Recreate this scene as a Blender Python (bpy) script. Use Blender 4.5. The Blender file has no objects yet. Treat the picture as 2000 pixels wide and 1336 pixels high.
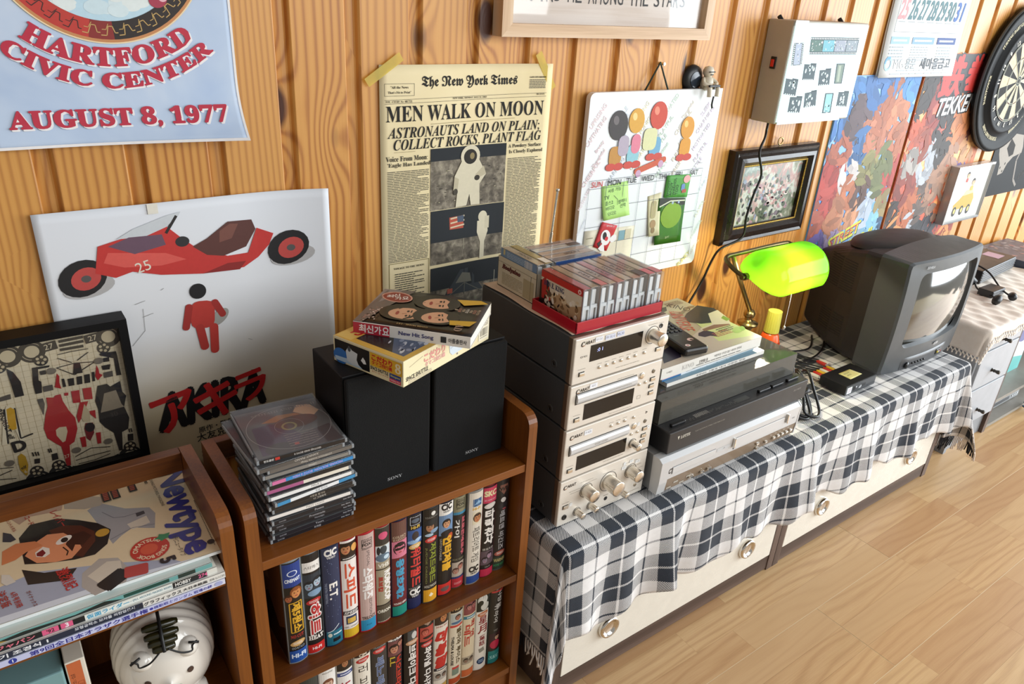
import bpy, bmesh, math, random
from mathutils import Vector, Matrix, Euler
random.seed(11)
SC = bpy.context.scene
COL = SC.collection
PI = math.pi
W = 1.15            # the panelled wall stands at y = W, the camera at x = y = 0
TOP = 0.385         # top of the cloth on the bench
CAMZ = 1.25

# ------------------------------------------------------------------ camera, light, exposure
def rot_cam(y, p, r):
    cy, sy, cp, sp = math.cos(y), math.sin(y), math.cos(p), math.sin(p)
    f = Vector((sy * cp, cy * cp, -sp)); rt = Vector((cy, -sy, 0)); up = rt.cross(f)
    c, s = math.cos(r), math.sin(r)
    R_, U_ = c * rt + s * up, -s * rt + c * up
    return Matrix(((R_.x, U_.x, -f.x), (R_.y, U_.y, -f.y), (R_.z, U_.z, -f.z)))
cam = bpy.data.cameras.new('camera'); cam_o = bpy.data.objects.new('camera', cam); COL.objects.link(cam_o)
cam_o.matrix_world = Matrix.Translation((0, 0, CAMZ)) @ rot_cam(0.65018, 0.446159, 0.064643).to_4x4()
cam.sensor_width = 36; cam.lens = 1458.3 / 2000 * 36; cam.clip_start = .02
SC.camera = cam_o
SC.view_settings.view_transform = 'Standard'; SC.view_settings.look = 'None'
SC.view_settings.gamma = 1; SC.view_settings.use_curve_mapping = False
SC.view_settings.exposure = 0.2
wd = bpy.data.worlds.new('world'); SC.world = wd; wd.use_nodes = True
bg = wd.node_tree.nodes['Background']; bg.inputs[0].default_value = (1.0, .97, .93, 1); bg.inputs[1].default_value = .28
def area(name, loc, aim, sx, sy, power, col):
    l = bpy.data.lights.new(name, 'AREA'); l.shape = 'RECTANGLE'; l.size = sx; l.size_y = sy; l.energy = power; l.color = col
    o = bpy.data.objects.new(name, l); COL.objects.link(o); o.location = loc
    o.rotation_euler = (Vector(aim) - Vector(loc)).to_track_quat('-Z', 'Y').to_euler()
    return o
area('window_light', (4.7, -.60, 1.20), (1.5, .95, .45), 2.4, 2.2, 142, (.88, .95, 1.0))     # glass door at the right end of the room
area('room_light', (2.3, -2.3, 1.9), (1.2, 1.0, .45), 2.4, 1.8, 74, (.95, .98, 1.0))          # second window behind the photographer

# ------------------------------------------------------------------ colours and materials
def lin(h):
    if not isinstance(h, str): return h
    h = h.lstrip('#'); v = [int(h[i:i + 2], 16) / 255 for i in (0, 2, 4)]
    return tuple(c / 12.92 if c <= .04045 else ((c + .055) / 1.055) ** 2.4 for c in v) + (1.0,)
MATS = {}
class NT:                                            # small node-tree writer
    def __init__(s, name):
        s.m = bpy.data.materials.new(name); s.m.use_nodes = True; s.t = s.m.node_tree; s.n = s.t.nodes
        s.b = s.n['Principled BSDF']
    def node(s, typ, **kw):
        n = s.n.new(typ)
        for k, v in kw.items(): setattr(n, k, v)
        return n
    def put(s, val, sock):
        if hasattr(val, 'is_output') or isinstance(val, bpy.types.NodeSocket): s.t.links.new(val, sock)
        else: sock.default_value = val
    def math(s, op, a, b=0.0, c=None, clamp=False):
        n = s.node('ShaderNodeMath', operation=op, use_clamp=clamp); s.put(a, n.inputs[0]); s.put(b, n.inputs[1])
        if c is not None: s.put(c, n.inputs[2])
        return n.outputs[0]
    def mix(s, f, a, b, mode='MIX'):
        n = s.node('ShaderNodeMix', data_type='RGBA', blend_type=mode)
        s.put(f, n.inputs[0]); s.put(a, n.inputs[6]); s.put(b, n.inputs[7]); return n.outputs[2]
    def ramp(s, f, stops):
        n = s.node('ShaderNodeValToRGB'); e = n.color_ramp.elements
        while len(e) < len(stops): e.new(.5)
        for k, (p, c) in enumerate(stops): e[k].position = p; e[k].color = lin(c)
        s.put(f, n.inputs[0]); return n.outputs[0]
    def coord(s, what='Object'): return s.node('ShaderNodeTexCoord').outputs[what]
    def mapping(s, v, scale=(1, 1, 1), rot=(0, 0, 0), loc=(0, 0, 0)):
        n = s.node('ShaderNodeMapping'); s.put(v, n.inputs[0]); n.inputs['Scale'].default_value = scale
        n.inputs['Rotation'].default_value = rot; n.inputs['Location'].default_value = loc; return n.outputs[0]
    def noise(s, v, scale, detail=2, rough=.5, dist=0):
        n = s.node('ShaderNodeTexNoise'); s.put(v, n.inputs['Vector']); n.inputs['Scale'].default_value = scale
        n.inputs['Detail'].default_value = detail; n.inputs['Roughness'].default_value = rough; n.inputs['Distortion'].default_value = dist
        return n.outputs['Fac']
    def sep(s, v):
        n = s.node('ShaderNodeSeparateXYZ'); s.put(v, n.inputs[0]); return n.outputs
    def comb(s, x, y, z):
        n = s.node('ShaderNodeCombineXYZ')
        for k, q in enumerate((x, y, z)): s.put(q, n.inputs[k])
        return n.outputs[0]
    def bump(s, h, strength=.3, dist=.001):
        n = s.node('ShaderNodeBump'); n.inputs['Strength'].default_value = strength; n.inputs['Distance'].default_value = dist
        s.put(h, n.inputs['Height']); s.t.links.new(n.outputs[0], s.b.inputs['Normal'])
    def out(s, col=None, rough=.5, metal=0, **kw):
        if col is not None: s.put(lin(col) if isinstance(col, str) else col, s.b.inputs['Base Color'])
        s.put(rough, s.b.inputs['Roughness']); s.put(metal, s.b.inputs['Metallic'])
        for k, v in kw.items(): s.put(v, s.b.inputs[k.replace('_', ' ')])
        return s.m
def mat(key):
    if key not in MATS: MATS[key] = MAKE[key]() if key in MAKE else plain(key)
    return MATS[key]
def plain(key):                                      # '#rrggbb,rough,metal' : plastic or metal with faint mottling
    q = key.split(','); r = float(q[1]) if len(q) > 1 else .5; me = float(q[2]) if len(q) > 2 else 0
    t = NT('finish_' + q[0].lstrip('#')); n = t.noise(t.coord(), 35, 3)
    c = t.mix(n, lin(q[0]), tuple(x * .86 for x in lin(q[0])[:3]) + (1,))
    return t.out(c, t.math('MULTIPLY_ADD', n, .12, r - .06), me)
def attr_mat(name, rough, coat=0.0, grain=.06):      # colour from the faces' own print colour
    t = NT(name); a = t.node('ShaderNodeAttribute', attribute_name='Col').outputs['Color']
    n = t.noise(t.coord(), 160, 2)
    c = t.mix(t.math('MULTIPLY', n, grain * 2), a, (0, 0, 0, 1))
    return t.out(c, rough, 0, Coat_Weight=coat, Coat_Roughness=.08)
MAKE = {}
MAKE['ink'] = lambda: attr_mat('printed_paper', .62)
MAKE['gloss'] = lambda: attr_mat('glossy_print', .36, .12, .03)
MAKE['plastic'] = lambda: attr_mat('coloured_plastic', .38, 0, .04)
MAKE['cloth_print'] = lambda: attr_mat('matte_print', .85)
def m_pine():
    t = NT('varnished_pine'); rnd = t.node('ShaderNodeObjectInfo').outputs['Random']
    x, y, z = t.sep(t.coord())
    zo = t.math('MULTIPLY_ADD', rnd, 37.0, z); xo = t.math('MULTIPLY_ADD', rnd, 11.3, x)
    low = t.noise(t.comb(t.math('MULTIPLY', xo, 4.5), 0, t.math('MULTIPLY', zo, .45)), 1, 2)
    vo = t.node('ShaderNodeTexVoronoi', feature='F1'); vo.inputs['Scale'].default_value = 1; vo.inputs['Randomness'].default_value = .8
    t.put(t.comb(t.math('MULTIPLY', xo, 10.0), t.math('MULTIPLY', rnd, 9), t.math('MULTIPLY', zo, 4.6)), vo.inputs['Vector'])
    d = vo.outputs['Distance']
    sel = t.math('GREATER_THAN', t.sep(vo.outputs['Color'])[0], .62)          # only some cells hold a knot
    nr = t.math('MAXIMUM', t.math('SUBTRACT', 1.0, t.math('DIVIDE', d, .55)), 0.0)
    near = t.math('MULTIPLY', sel, t.math('POWER', nr, 2.0))
    g = t.math('ADD', t.math('MULTIPLY', x, 520), t.math('ADD', t.math('MULTIPLY', low, 62), t.math('MULTIPLY', near, 34)))
    ring = t.math('MULTIPLY_ADD', t.math('SINE', g), .5, .5)
    ring = t.math('POWER', ring, 1.6)
    fine = t.noise(t.comb(t.math('MULTIPLY', xo, 420), 0, t.math('MULTIPLY', zo, 6)), 1, 2)
    wide = t.noise(t.comb(t.math('MULTIPLY', xo, 9), 3, t.math('MULTIPLY', zo, .7)), 1, 1)
    f = t.math('ADD', t.math('MULTIPLY', ring, .46), t.math('ADD', t.math('MULTIPLY', fine, .25), t.math('MULTIPLY', wide, .22)))
    c = t.ramp(f, [(.05, '#d89d50'), (.42, '#c98b40'), (.7, '#a9692a'), (1, '#82471a')])
    c = t.mix(t.math('MULTIPLY', t.math('FRACT', t.math('MULTIPLY', rnd, 7.7)), .5), c, lin('#d79f58'))
    k = t.math('MULTIPLY', sel, t.math('SMOOTH_MIN', 1.0, t.math('MULTIPLY', t.math('SUBTRACT', .20, d), 14), .1, clamp=True))
    c = t.mix(k, c, lin('#4a2410'))
    t.bump(ring, .12, .0006)
    return t.out(c, .44, 0, Coat_Weight=.06, Coat_Roughness=.3)
MAKE['pine'] = m_pine
def wood(name, stops, axis, freq=60, rough=.4, coat=.1, warp=9, stretch=1.2):
    t = NT(name); rnd = t.node('ShaderNodeObjectInfo').outputs['Random']
    x, y, z = t.sep(t.coord()); v = {'x': (x, y, z), 'y': (y, x, z), 'z': (z, x, y)}[axis]
    a = t.math('MULTIPLY_ADD', rnd, 23.0, v[0])
    s_ = t.math('ADD', v[1], v[2])
    low = t.noise(t.comb(t.math('MULTIPLY', a, stretch), t.math('MULTIPLY', v[1], 7), t.math('MULTIPLY', v[2], 7)), 1, 2)
    ring = t.math('MULTIPLY_ADD', t.math('SINE', t.math('ADD', t.math('MULTIPLY', s_, freq), t.math('MULTIPLY', low, warp))), .5, .5)
    fine = t.noise(t.comb(t.math('MULTIPLY', a, 9), t.math('MULTIPLY', v[1], 320), t.math('MULTIPLY', v[2], 320)), 1, 2)
    f = t.math('ADD', t.math('MULTIPLY', ring, .45), t.math('MULTIPLY', fine, .55))
    c = t.ramp(f, stops); t.bump(fine, .08, .0004)
    return t.out(c, rough, 0, Coat_Weight=coat, Coat_Roughness=.2)
for ax in 'xyz':
    MAKE['shelf_' + ax] = lambda ax=ax: wood('brown_stained_wood', [(.2, '#874c16'), (.55, '#6e3b0f'), (.9, '#4a2408')], ax, 40)
    MAKE['walnut_' + ax] = lambda ax=ax: wood('dark_walnut_foil', [(.2, '#6d5a50'), (.55, '#54433b'), (.9, '#3c2e28')], ax, 90, .5, 0)
    MAKE['ash_' + ax] = lambda ax=ax: wood('pale_ash_wood', [(.2, '#dcc0a0'), (.6, '#cdab86'), (.95, '#b28d68')], ax, 110, .5, 0, 6)
def m_floor():
    t = NT('beech_laminate'); rnd = t.node('ShaderNodeObjectInfo').outputs['Random']
    x, y, z = t.sep(t.coord())
    a = t.math('MULTIPLY_ADD', rnd, 31.0, x); b = t.math('MULTIPLY_ADD', rnd, 7.0, y)
    low = t.noise(t.comb(t.math('MULTIPLY', a, 1.5), t.math('MULTIPLY', b, 9), 0), 1, 2)
    ring = t.math('MULTIPLY_ADD', t.math('SINE', t.math('ADD', t.math('MULTIPLY', y, 300), t.math('MULTIPLY', low, 44))), .5, .5)
    fine = t.noise(t.comb(t.math('MULTIPLY', a, 14), t.math('MULTIPLY', b, 420), 0), 1, 2)
    f = t.math('ADD', t.math('MULTIPLY', t.math('POWER', ring, 2.5), .34), t.math('MULTIPLY', fine, .6))
    c = t.ramp(f, [(.1, '#d0ae80'), (.5, '#bd976a'), (.95, '#9c7750')])
    c = t.mix(t.math('MULTIPLY', t.math('FRACT', t.math('MULTIPLY', rnd, 5.3)), .75), c, lin('#a87b54'))
    c = t.mix(t.math('MULTIPLY', t.math('FRACT', t.math('MULTIPLY', rnd, 17.9)), .45), c, lin('#d3b486'))
    t.bump(fine, .05, .0003)
    return t.out(c, .33, 0)
MAKE['floor'] = m_floor
def m_plaid():
    t = NT('plaid_wool'); u, v, _ = t.sep(t.coord('UV'))            # UV carries metres of cloth
    P = .128
    def thread(q, off):
        f = t.math('FRACT', t.math('ADD', t.math('DIVIDE', q, P), off))      # 0-.5 dark, .5-1 light
        dark = t.math('LESS_THAN', f, .5)
        l1 = t.math('LESS_THAN', t.math('ABSOLUTE', t.math('SUBTRACT', f, .25)), .018)
        l2 = t.math('LESS_THAN', t.math('ABSOLUTE', t.math('SUBTRACT', f, .75)), .018)
        return t.math('ABSOLUTE', t.math('SUBTRACT', dark, t.math('MAXIMUM', l1, l2)))
    a = thread(u, 100 + .25 - .70 / P); b = thread(v, 100 + .25)
    tw = t.math('GREATER_THAN', t.math('FRACT', t.math('MULTIPLY', t.math('ADD', u, v), 260)), .5)
    d = t.math('ADD', t.math('MULTIPLY', a, tw), t.math('MULTIPLY', b, t.math('SUBTRACT', 1.0, tw)))
    n = t.noise(t.comb(u, v, 0), 900, 2); n2 = t.noise(t.comb(u, v, 0), 130, 3)
    light = t.mix(n2, lin('#f4f2f0'), lin('#e6e2df')); dk = t.mix(n2, lin('#0c131d'), lin('#17222f'))
    c = t.mix(d, light, dk); c = t.mix(t.math('MULTIPLY', n, .16), c, lin('#7d8494'))
    t.bump(t.math('ADD', n, tw), .5, .0006)
    return t.out(c, .95, 0, Sheen_Weight=.12, Sheen_Roughness=.5)
MAKE['plaid'] = m_plaid
def m_weave(name, c1, c2, sc=700, rough=.9):
    t = NT(name); n = t.noise(t.coord(), sc, 2); n2 = t.noise(t.coord(), 45, 3)
    t.bump(t.math('ADD', n, n2), .6, .001)
    return t.out(t.mix(n2, lin(c1), lin(c2)), rough)
MAKE['lace'] = lambda: m_weave('cream_cotton', '#f6eee4', '#e6d8c8')
MAKE['fringe_w'] = lambda: m_weave('cream_yarn', '#e8dfd6', '#cfc4ba')
MAKE['fringe_b'] = lambda: m_weave('black_yarn', '#14161c', '#24262e')
def m_alu(name, c, rough=.32):
    t = NT(name); x, y, z = t.sep(t.coord())
    n = t.noise(t.comb(t.math('MULTIPLY', x, 4), t.math('MULTIPLY', y, 4), t.math('MULTIPLY', z, 900)), 1, 2)
    t.bump(n, .03, .0002)
    return t.out(t.mix(n, lin(c), tuple(q * .9 for q in lin(c)[:3]) + (1,)), rough, .22)
MAKE['champagne'] = lambda: m_alu('champagne_aluminium', '#e8e0d4', .42)
MAKE['silver'] = lambda: m_alu('silver_paint', '#d6d6d6', .35)
MAKE['knob_metal'] = lambda: NT('turned_knob_metal').out('#e4dccf', .27, 1)
MAKE['chrome'] = lambda: NT('chrome').out('#e6e2da', .12, 1)
MAKE['brass'] = lambda: plain('#b09a66,.3,1')
MAKE['old_brass'] = lambda: plain('#6f6240,.38,1')
def m_glass(name, col, rough, weight, ior=1.45, thin=True):
    t = NT(name); n = t.noise(t.coord(), 60, 2)
    m = t.out(col, t.math('MULTIPLY_ADD', n, .03, rough), 0, Transmission_Weight=weight, IOR=ior)
    return m
def m_clear(name, col, opac, rough=.08):             # thin clear plastic: mostly see-through, glossy on top
    t = NT(name); tr = t.node('ShaderNodeBsdfTransparent'); tr.inputs[0].default_value = lin(col)
    gl = t.node('ShaderNodeBsdfGlossy'); gl.inputs['Roughness'].default_value = rough
    df = t.node('ShaderNodeBsdfDiffuse'); n = t.noise(t.coord(), 90, 2); t.put(t.mix(n, lin(col), tuple(q * .9 for q in lin(col)[:3]) + (1,)), df.inputs[0])
    fc = t.node('ShaderNodeLayerWeight').outputs['Facing']
    fr = t.math('MULTIPLY_ADD', t.math('POWER', fc, 5.0), .9, .04)
    m1 = t.node('ShaderNodeMixShader'); m1.inputs[0].default_value = opac
    t.t.links.new(tr.outputs[0], m1.inputs[1]); t.t.links.new(df.outputs[0], m1.inputs[2])
    m2 = t.node('ShaderNodeMixShader'); t.put(fr, m2.inputs[0])
    t.t.links.new(m1.outputs[0], m2.inputs[1]); t.t.links.new(gl.outputs[0], m2.inputs[2])
    t.t.links.new(m2.outputs[0], t.n['Material Output'].inputs[0]); return t.m
MAKE['clear'] = lambda: m_clear('clear_plastic', '#f4f6f8', .06)
MAKE['clear_smoke'] = lambda: m_clear('smoked_acrylic', '#97948a', .26, .04)
MAKE['pane'] = lambda: m_clear('picture_glass', '#fafafa', .0, .03)
MAKE['tape_strip'] = lambda: m_clear('yellow_tape', '#e6cf62', .55, .3)
MAKE['frost'] = lambda: m_clear('frosted_plastic', '#c9cdd0', .5, .25)
def m_emit(name, col, s, col2=None):
    t = NT(name); n = t.noise(t.coord(), 8, 2)
    c = t.mix(n, lin(col), lin(col2 or col))
    return t.out(c, .4, 0, Emission_Color=c, Emission_Strength=s)
MAKE['light_panel'] = lambda: m_emit('backlit_acrylic', '#dff6fa', .62, '#c8eef4')
MAKE['bulb'] = lambda: m_emit('lamp_bulb', '#fff3d8', 14)
MAKE['display_digits'] = lambda: m_emit('display_digits', '#b8c0ff', .8)
def m_green():
    t = NT('green_cased_glass'); n = t.noise(t.coord(), 20, 2)
    c = t.mix(n, lin('#1f8a08'), lin('#2a9c0c'))
    tl = t.node('ShaderNodeBsdfTranslucent'); tl.inputs[0].default_value = (.58, 1.0, .16, 1)
    mx = t.node('ShaderNodeMixShader'); mx.inputs[0].default_value = .74
    t.out(c, .10, 0)
    t.t.links.new(t.b.outputs[0], mx.inputs[1]); t.t.links.new(tl.outputs[0], mx.inputs[2])
    t.t.links.new(mx.outputs[0], t.n['Material Output'].inputs[0]); return t.m
MAKE['green_glass'] = m_green
def m_screen():
    t = NT('grey_tube_glass'); n = t.noise(t.coord(), 4, 2)
    return t.out(t.mix(n, lin('#4b4a44'), lin('#3f3f3a')), .09, 0, Coat_Weight=1, Coat_Roughness=.06, Specular_IOR_Level=.8)
MAKE['screen'] = m_screen
MAKE['black_plastic'] = lambda: plain('#111112,.42')
MAKE['black_wood'] = lambda: NT('black_ash_vinyl').out('#080708', .55, 0, Specular_IOR_Level=.25)
MAKE['matte_black'] = lambda: NT('matte_black').out('#0a0a0b', .6, 0, Specular_IOR_Level=.18)
MAKE['black_cloth'] = lambda: m_weave('black_grille_cloth', '#050505', '#09090a', 900, 1.0)
MAKE['cable'] = lambda: plain('#0e0e0f,.45')
MAKE['cream_lacquer'] = lambda: plain('#ece7da,.28')
MAKE['ceramic'] = lambda: NT('white_glaze').out('#ece6dc', .18, 0, Coat_Weight=.6)

# ------------------------------------------------------------------ mesh builder
class MB:
    def __init__(s, m='ink', col='#808080'): s.v = []; s.f = []; s.c = []; s.mi = []; s.sm = []; s.keys = []; s.uv = None; s.dm = m; s.dc = col
    def add(s, vs, fs, m=None, col=None, smooth=False, xf=None):
        m = m or s.dm; col = lin(col or s.dc)
        if m not in s.keys: s.keys.append(m)
        k = s.keys.index(m); b = len(s.v)
        s.v += [xf @ Vector(q) for q in vs] if xf is not None else [Vector(q) for q in vs]
        for q in fs: s.f.append(tuple(i + b for i in q)); s.c.append(col); s.mi.append(k); s.sm.append(smooth)
        return s
    def box(s, x0, y0, z0, x1, y1, z1, m=None, col=None, r=0.0, xf=None):
        if r <= 0:
            vs = [(x, y, z) for x in (x0, x1) for y in (y0, y1) for z in (z0, z1)]
            return s.add(vs, [(0, 1, 3, 2), (4, 6, 7, 5), (0, 4, 5, 1), (2, 3, 7, 6), (0, 2, 6, 4), (1, 5, 7, 3)], m, col, False, xf)
        r = min(r, abs(x1 - x0) / 2.01, abs(y1 - y0) / 2.01, abs(z1 - z0) / 2.01)
        bm = bmesh.new(); bmesh.ops.create_cube(bm, size=1)
        for v in bm.verts: v.co = Vector(((x0 + x1) / 2 + v.co.x * (x1 - x0), (y0 + y1) / 2 + v.co.y * (y1 - y0), (z0 + z1) / 2 + v.co.z * (z1 - z0)))
        bmesh.ops.bevel(bm, geom=bm.edges[:], offset=r, segments=2, affect='EDGES', profile=.5)
        s.bm(bm, m, col, xf); return s
    def bm(s, bm, m=None, col=None, xf=None, smooth=False):
        bm.verts.index_update()
        s.add([v.co.copy() for v in bm.verts], [tuple(v.index for v in f.verts) for f in bm.faces], m, col, smooth, xf); bm.free(); return s
    def cyl(s, p, q, r, n=16, m=None, col=None, r2=None, caps=True, xf=None):
        p, q = Vector(p), Vector(q); r2 = r if r2 is None else r2; d = (q - p).normalized()
        a = d.orthogonal().normalized(); b = d.cross(a)
        cs = [(math.cos(2 * PI * k / n), math.sin(2 * PI * k / n)) for k in range(n)]
        vs = [p + (a * c + b * e) * r for c, e in cs] + [q + (a * c + b * e) * r2 for c, e in cs]
        s.add(vs, [(k, (k + 1) % n, n + (k + 1) % n, n + k) for k in range(n)], m, col, True, xf)
        if caps: s.add(vs, [tuple(range(n - 1, -1, -1)), tuple(range(n, 2 * n))], m, col, False, xf)
        return s
    def lathe(s, prof, n=24, o=(0, 0, 0), m=None, col=None, xf=None, smooth=True):     # prof: (r, z)
        vs = []; k = len(prof)
        for i in range(n):
            c, e = math.cos(2 * PI * i / n), math.sin(2 * PI * i / n)
            vs += [(o[0] + r * c, o[1] + r * e, o[2] + z) for r, z in prof]
        fs = [(i * k + j, ((i + 1) % n) * k + j, ((i + 1) % n) * k + j + 1, i * k + j + 1) for i in range(n) for j in range(k - 1)]
        s.add(vs, fs, m, col, smooth, xf)
        return s
    def tube(s, pts, r, n=8, m=None, col=None, sub=6, xf=None, closed=False):
        pts = [Vector(p) for p in pts]
        if sub > 1 and len(pts) > 2:
            out = []
            for i in range(len(pts) - 1):
                a, b, c, d = pts[max(i - 1, 0)], pts[i], pts[i + 1], pts[min(i + 2, len(pts) - 1)]
                for k in range(sub):
                    u = k / sub
                    out.append(.5 * ((2 * b) + (c - a) * u + (2 * a - 5 * b + 4 * c - d) * u * u + (3 * b - a - 3 * c + d) * u ** 3))
            pts = out + [pts[-1]]
        vs = []; nrm = None
        for i, p in enumerate(pts):
            d = (pts[min(i + 1, len(pts) - 1)] - pts[max(i - 1, 0)]).normalized()
            nrm = d.orthogonal() if nrm is None else nrm - d * nrm.dot(d)
            nrm.normalize(); b = d.cross(nrm)
            vs += [p + (nrm * math.cos(2 * PI * k / n) + b * math.sin(2 * PI * k / n)) * r for k in range(n)]
        L = len(pts)
        fs = [(i * n + k, i * n + (k + 1) % n, (i + 1) * n + (k + 1) % n, (i + 1) * n + k) for i in range(L - 1) for k in range(n)]
        s.add(vs, fs + [tuple(range(n - 1, -1, -1)), tuple(range((L - 1) * n, L * n))], m, col, True, xf); return s
    def prism(s, pts, h0, h1, axis='y', m=None, col=None, xf=None):                    # pts in the other two axes
        def P(a, b, h): return {'x': (h, a, b), 'y': (a, h, b), 'z': (a, b, h)}[axis]
        n = len(pts); vs = [P(a, b, h0) for a, b in pts] + [P(a, b, h1) for a, b in pts]
        return s.add(vs, [(k, (k + 1) % n, n + (k + 1) % n, n + k) for k in range(n)] + [tuple(range(n - 1, -1, -1)), tuple(range(n, 2 * n))], m, col, False, xf)
    def grid(s, fn, nu, nv, m=None, col=None, smooth=True, uvfn=None):
        vs = [fn(i / nu, j / nv) for j in range(nv + 1) for i in range(nu + 1)]
        fs = [(j * (nu + 1) + i, j * (nu + 1) + i + 1, (j + 1) * (nu + 1) + i + 1, (j + 1) * (nu + 1) + i) for j in range(nv) for i in range(nu)]
        if uvfn: s.uv = [uvfn(i / nu, j / nv) for j in range(nv + 1) for i in range(nu + 1)]
        return s.add(vs, fs, m, col, smooth)
    def mesh(s, name):
        me = bpy.data.meshes.new(name); me.from_pydata([tuple(v) for v in s.v], [], s.f)
        for k in s.keys: me.materials.append(mat(k))
        me.polygons.foreach_set('material_index', s.mi); me.polygons.foreach_set('use_smooth', s.sm)
        if any(k in ('ink', 'gloss', 'plastic', 'cloth_print') for k in s.keys):
            a = me.attributes.new('Col', 'FLOAT_COLOR', 'FACE'); a.data.foreach_set('color', [q for c in s.c for q in c])
        if s.uv:
            l = me.uv_layers.new(name='UVMap'); idx = [0] * len(me.loops); me.loops.foreach_get('vertex_index', idx)
            l.data.foreach_set('uv', [q for i in idx for q in s.uv[i]])
        me.update(); return me
    def build(s, name, parent=None, solid=0, recalc=False, **kw):
        me = s.mesh(name)
        if recalc:
            b = bmesh.new(); b.from_mesh(me); bmesh.ops.recalc_face_normals(b, faces=b.faces[:]); b.to_mesh(me); b.free()
        o = bpy.data.objects.new(name, me); COL.objects.link(o); o.parent = parent
        for k, v in kw.items(): o[k] = v
        if solid:
            md = o.modifiers.new('thickness', 'SOLIDIFY'); md.thickness = solid; md.offset = 1
        return o
def thing(name, label, cat, loc=(0, 0, 0), rz=0.0, group=None, rot=None):
    o = bpy.data.objects.new(name, None); COL.objects.link(o); o.empty_display_size = .02
    o.location = loc; o.rotation_euler = rot or (0, 0, rz); o['label'] = label; o['category'] = cat
    if group: o['group'] = group
    return o
def tag(o, label, cat, group=None):
    o['label'] = label; o['category'] = cat
    if group: o['group'] = group
    return o
def struct(o): o['kind'] = 'structure'; return o

# ------------------------------------------------------------------ lettering
GLY = {}
def shift(base_u, base_l, base_d=None):
    def f(s):
        r = ''
        for ch in s:
            if 'A' <= ch <= 'Z': r += chr(base_u + ord(ch) - 65)
            elif 'a' <= ch <= 'z': r += chr(base_l + ord(ch) - 97)
            elif base_d and '0' <= ch <= '9': r += chr(base_d + ord(ch) - 48)
            else: r += ch
        return r
    return f
STY = {'serif': shift(0x1D400, 0x1D41A, 0x1D7CE), 'ital': shift(0x1D468, 0x1D482, 0x1D7CE), 'fraktur': shift(0x1D56C, 0x1D586)}
def glyphs(txt, style=None, bold=0.0):
    key = (txt, style, bold)
    if key in GLY: return GLY[key]
    c = bpy.data.curves.new('t', 'FONT'); c.body = STY[style](txt) if style in STY else txt
    c.resolution_u = 2 if len(txt) > 3 else 4; c.offset = bold; c.fill_mode = 'BOTH'
    o = bpy.data.objects.new('t', c); m = o.to_mesh()
    vs = [(v.co.x, v.co.y) for v in m.vertices]; fs = [tuple(p.vertices) for p in m.polygons]
    o.to_mesh_clear(); bpy.data.objects.remove(o); bpy.data.curves.remove(c)
    xs = [v[0] for v in vs] or [0]; ys = [v[1] for v in vs] or [0]
    GLY[key] = (vs, fs, min(xs), min(ys), max(xs), max(ys)); return GLY[key]

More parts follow.
